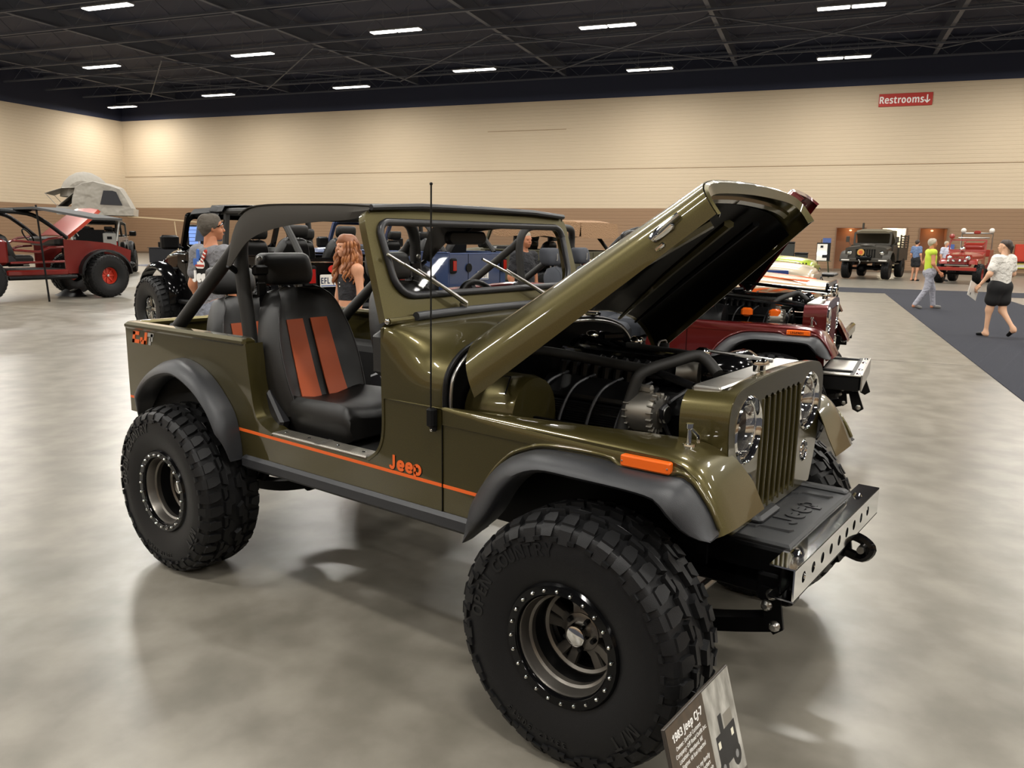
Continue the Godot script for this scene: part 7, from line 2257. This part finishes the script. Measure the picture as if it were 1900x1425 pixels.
# the car's placard: a board on the floor before the front tyre, facing forward
func placard() -> void:
	var up := V(-0.27, 0.963, 0)
	var xf := Transform3D(Basis(V(0, 0, -1), up.normalized(), V(0.963, 0.27, 0)), V(3.0, 0.03, 1.018))
	var p := thing("show_placard", "brown show placard with car photo and white text, before the front tyre", "sign")
	p.transform = xf
	part(p, "board", MB.new().box(V(0, 0.235, -0.006), V(0.392, 0.47, 0.01), Basis.IDENTITY, 0.002), mat("placard_edge", rgb(60, 54, 48), 0.4))
	# the printed face: brown mottled field at left, dark car picture at right
	var im := Image.create(368, 288, false, Image.FORMAT_RGB8)
	var ns := FastNoiseLite.new()
	ns.seed = 9
	ns.frequency = 0.02
	var inside := func(q: Vector2, x0: float, y0: float, x1: float, y1: float) -> bool:
		return q.x > x0 and q.x < x1 and q.y > y0 and q.y < y1
	for y in 288:
		for x in 368:
			var q := Vector2(x / 368.0, y / 288.0)
			var v := ns.get_noise_2d(x, y * 0.6)
			var c := Color(0.30 + v * 0.08, 0.25 + v * 0.06, 0.20 + v * 0.05)
			if q.x > 0.55:
				c = Color(0.62 + v * 0.2, 0.61 + v * 0.2, 0.58 + v * 0.2)
				if q.y > 0.62:
					c = Color(0.34 + v * 0.15, 0.32 + v * 0.13, 0.29 + v * 0.12)
				# a dark open car: body, bonnet, windshield, two wheels
				if inside.call(q, 0.62, 0.3, 0.94, 0.5) or inside.call(q, 0.7, 0.2, 0.76, 0.32):
					c = Color(0.09, 0.09, 0.1)
				if inside.call(q, 0.78, 0.22, 0.92, 0.3):
					c = Color(0.5, 0.48, 0.44)
				for w in [Vector2(0.67, 0.5), Vector2(0.89, 0.5)]:
					if (q - w).length() < 0.065:
						c = Color(0.04, 0.04, 0.05)
					if (q - w).length() < 0.025:
						c = Color(0.5, 0.5, 0.5)
				if inside.call(q, 0.64, 0.34, 0.68, 0.38) or inside.call(q, 0.86, 0.34, 0.9, 0.38):
					c = Color(0.9, 0.88, 0.8)
			im.set_pixel(x, y, c)
	var face := MB.new()
	face.quad(V(-0.193, 0.467, 0), V(0.193, 0.467, 0), V(0.193, 0.003, 0), V(-0.193, 0.003, 0))
	face.uv = PackedVector2Array([Vector2(0, 0), Vector2(1, 0), Vector2(1, 1), Vector2(0, 1)])
	var fm := mat("placard_print", Color(1, 1, 1), 0.3)
	fm.albedo_texture = ImageTexture.create_from_image(im)
	part(p, "printed_face", face, fm)
	part(p, "title", MB.new().text("1983 Jeep CJ-7", Transform3D(Basis.IDENTITY, V(-0.085, 0.43, 0.001)), 0.0205, 0.001, 800, 0.9), mats.print_white)
	var lines := ["Owner: Detroit Customs", "Company: Off Road Outfit Inc.", "Location: Westland, MI", "Engine: V8 fuel injected", "", "Special Thanks: my family", "Axles: front and rear lockers", "Tires: 33 x 12.50 mud terrain", "Paint: olive metallic", "Seats: black and orange"]
	for k in lines.size():
		if lines[k]:
			part(p, "text_line", MB.new().text(lines[k], Transform3D(Basis.IDENTITY, V(-0.09 + (0.01 if k % 2 else 0.0), 0.402 - k * 0.018, 0.001)), 0.0105, 0.0008, 500, 0.9), mats.print_white)
	part(p, "back_stand", MB.new().box(V(0, 0.1, -0.045), V(0.1, 0.2, 0.006), Basis(Vector3.RIGHT, 0.42)), mats.placard_edge)

func left_side_things() -> void:
	# gray awning over the red truck with its pole
	var awn := thing("shade_awning", "thin grey shade awning over the red truck on a slim pole", "awning", hall(-16.92, 0, 13.8), HALL_TURN)
	var cloth_m := mat("awning_grey", rgb(70, 70, 70), 0.8)
	part(awn, "awning_cloth", MB.new().sheet([[V(-4.2, 2.06, 0.9), V(-2.4, 2.1, 0.6), V(-0.2, 2.2, 0.05), V(1.5, 1.96, -0.1)], [V(-4.2, 2.06, 0.1), V(-2.4, 2.1, -0.2), V(-0.2, 2.2, -0.75), V(1.5, 1.96, -0.9)]], 0.05), cloth_m)
	part(awn, "awning_pole", MB.new().tube([V(0, 0, 0), V(-0.16, 2.24, 0)], 0.022, 8), mats.satin_black)
	# folding chair
	var ch := thing("camp_chair", "black folding camp chair at the left edge", "chair", hall(-18.0, 0, 12.6), HALL_TURN + 0.4)
	part(ch, "chair_seat", MB.new().sheet([[V(-0.34, 0.5, -0.3), V(0.0, 0.42, -0.3), V(0.34, 0.5, -0.3)], [V(-0.36, 0.48, 0.28), V(0.0, 0.44, 0.28), V(0.36, 0.5, 0.28)]], 0.02), mats.satin_black)
	part(ch, "chair_back", MB.new().sheet([[V(-0.34, 0.5, -0.3), V(0.0, 0.46, -0.32), V(0.34, 0.5, -0.3)], [V(-0.36, 1.0, -0.42), V(0.0, 0.98, -0.46), V(0.36, 1.0, -0.42)]], 0.02), mats.satin_black)
	for q in [[-0.34, -0.3, 0.34, -0.32], [0.34, -0.3, -0.34, -0.32], [-0.34, 0.28, 0.34, 0.3], [0.34, 0.28, -0.34, 0.3], [-0.36, -0.3, -0.36, 0.3], [-0.36, 0.3, -0.36, -0.3], [0.36, -0.3, 0.36, 0.3], [0.36, 0.3, 0.36, -0.3]]:
		part(ch, "chair_leg", MB.new().tube([V(q[0], 0.5, q[1]), V(q[2], 0.0, q[3])], 0.012, 6), mats.gunmetal)
	# bags on the floor
	var ob := thing("recovery_bag", "orange and black recovery bag on the floor by the red truck", "bag", V(-17.96, 0, -7.61), 0.3)
	part(ob, "bag_body", MB.new().box(V(0, 0.12, 0), V(0.4, 0.24, 0.24), Basis.IDENTITY, 0.06), mats.satin_black)
	part(ob, "orange_flap", MB.new().box(V(-0.18, 0.17, 0.06), V(0.2, 0.32, 0.2), Basis(Vector3.BACK, 0.12), 0.04), mats.marker_orange)
	part(ob, "orange_flap", MB.new().box(V(0.12, 0.12, 0.16), V(0.18, 0.24, 0.08), Basis(Vector3.BACK, -0.1), 0.03), mats.marker_orange)
	part(ob, "tow_strap", MB.new().tube(smooth(line3([0.2, 0.05, 0.1, 0.4, 0.03, 0.15, 0.55, 0.03, 0.05, 0.62, 0.02, 0.12]), 4), 0.03, 6, true, 0.5), mats.satin_black)
	var bb := thing("soft_bag", "flat black soft bag in front of the red truck's wheel", "bag", V(-17.97, 0, -6.72), 0.2)
	part(bb, "bag_body", MB.new().grid(smooth_rows([[V(-0.45, 0.02, -0.12), V(-0.45, 0.06, 0), V(-0.45, 0.02, 0.14)], [V(-0.2, 0.0, -0.2), V(-0.2, 0.17, 0), V(-0.2, 0.0, 0.22)], [V(0.1, 0.0, -0.18), V(0.1, 0.12, 0.02), V(0.1, 0.0, 0.2)], [V(0.36, 0.0, -0.16), V(0.36, 0.2, 0), V(0.36, 0.0, 0.2)], [V(0.5, 0.02, -0.1), V(0.5, 0.06, 0), V(0.5, 0.02, 0.1)]], 3), true, true), mats.satin_black, "", 60)
	part(bb, "silver_patch", MB.new().box(V(0.2, 0.17, 0.05), V(0.2, 0.02, 0.1), Basis(Vector3.BACK, 0.25), 0.006), mats.steel)
	var pn := thing("floor_case", "flat dark grey case standing on the floor behind the orange bag", "case", V(-22.41, 0, -9.86), 0.85)
	part(pn, "case_body", MB.new().box(V(0, 0.2, 0), V(0.7, 0.4, 0.06), Basis.IDENTITY, 0.01), mat("panel_grey", rgb(52, 52, 50), 0.7))
	# vendor table with a black cloth, a screen and odds and ends
	var tb := thing("vendor_table", "long vendor table under a black cloth beyond the black car", "table", hall(-31.8, 0, 35.0), HALL_TURN + 0.3)
	part(tb, "table_cloth", MB.new().box(V(0, 0.4, 0), V(4.6, 0.8, 0.9), Basis.IDENTITY, 0.03), mat("black_tablecloth", rgb(22, 23, 28), 0.85))
	part(tb, "table_top", MB.new().box(V(0, 0.815, 0), V(4.7, 0.03, 0.96), Basis.IDENTITY, 0.01), mats.black_tablecloth)
	var sc := thing("display_screen", "tall bluish lit display screen standing on the vendor table", "screen", hall(-31.9, 0.83, 35.4), HALL_TURN + 0.3)
	part(sc, "screen_case", MB.new().box(V(0, 0.62, 0), V(1.1, 1.24, 0.1), Basis.IDENTITY, 0.03), mats.satin_black)
	var lit := mat("screen_glow", rgb(120, 150, 210), 0.3)
	lit.emission_enabled = true
	lit.emission = Color(0.5, 0.65, 1.0)
	lit.emission_energy_multiplier = 0.55
	part(sc, "screen_face", MB.new().box(V(-0.1, 0.66, 0.052), V(0.62, 0.96, 0.01)), lit)
	for k in 4:
		part(sc, "screen_line", MB.new().box(V(-0.1, 0.36 + k * 0.2, 0.06), V(0.62, 0.02, 0.006)), mats.satin_black)
	for q in [[-33.6, 0.3, "black equipment box on the vendor table, left of the screen"], [-32.9, 0.22, "low black box on the vendor table beside the screen"]]:
		var bx := thing("stall_box", q[2], "box", hall(q[0], 0.83, 34.8), HALL_TURN)
		part(bx, "box_body", MB.new().box(V(0, q[1] / 2, 0), V(0.6, q[1], 0.4), Basis.IDENTITY, 0.03), mats.satin_black)
	var lp := thing("stall_lamp", "small white lit box on the vendor table", "lamp", hall(-33.65, 1.16, 34.8), HALL_TURN)
	var lg := mat("stall_lamp_glow", Color(1, 1, 1), 0.5)
	lg.emission_enabled = true
	lg.emission = Color(1, 0.96, 0.86)
	lg.emission_energy_multiplier = 1.6
	part(lp, "lamp_box", MB.new().box(V(0, 0.1, 0), V(0.3, 0.22, 0.2), Basis.IDENTITY, 0.02), lg)
	var ba := thing("straw_hat", "round tan hat lying on the vendor table", "hat", hall(-30.6, 0.83, 34.8), 0.0)
	part(ba, "hat_crown", MB.new().ball(V(0, 0.12, 0), V(0.17, 0.12, 0.17), 8), mat("straw", rgb(176, 140, 96), 0.9))
	part(ba, "hat_brim", MB.new().lathe(pts2([0.0, 0.02, 0.3, 0.02, 0.31, 0.01, 0.3, 0.0, 0.0, 0.0]), Transform3D(), 20), mats.straw)
	var cy := thing("floor_mat", "grey blue floor mat before the vendor table", "mat", hall(-29.6, 0, 31.6), HALL_TURN)
	part(cy, "mat", MB.new().box(V(0, 0.01, 0), V(5.0, 0.02, 2.2)), mat("mat_grey", rgb(96, 98, 108), 0.9))
	# silver trailer roof far left
	var tr := thing("parked_trailer", "pale trailer with a dark roof edge at the far left", "trailer", hall(-33.5, 0, 19.0), HALL_TURN)
	part(tr, "trailer_body", MB.new().box(V(0, 1.4, 0), V(4.0, 1.9, 2.0), Basis.IDENTITY, 0.2), mats.white_paint)
	part(tr, "trailer_roof", MB.new().box(V(0, 2.38, 0), V(4.1, 0.1, 2.1), Basis.IDENTITY, 0.04), mats.satin_black)
	for x in [-0.6, 0.6]:
		part(tr, "trailer_wheel", MB.new().tube([V(x, 0.36, -1.02), V(x, 0.36, 1.02)], 0.36, 20), mats.tyre_rubber)

func _ready() -> void:
	view_and_air()
	lamps()
	car_materials()
	room()
	hero_car()
	maroon_car()
	row_of_cars()
	army_truck()
	fire_car()
	red_truck()
	tent_car()
	people()
	fittings()
	placard()
	left_side_things()
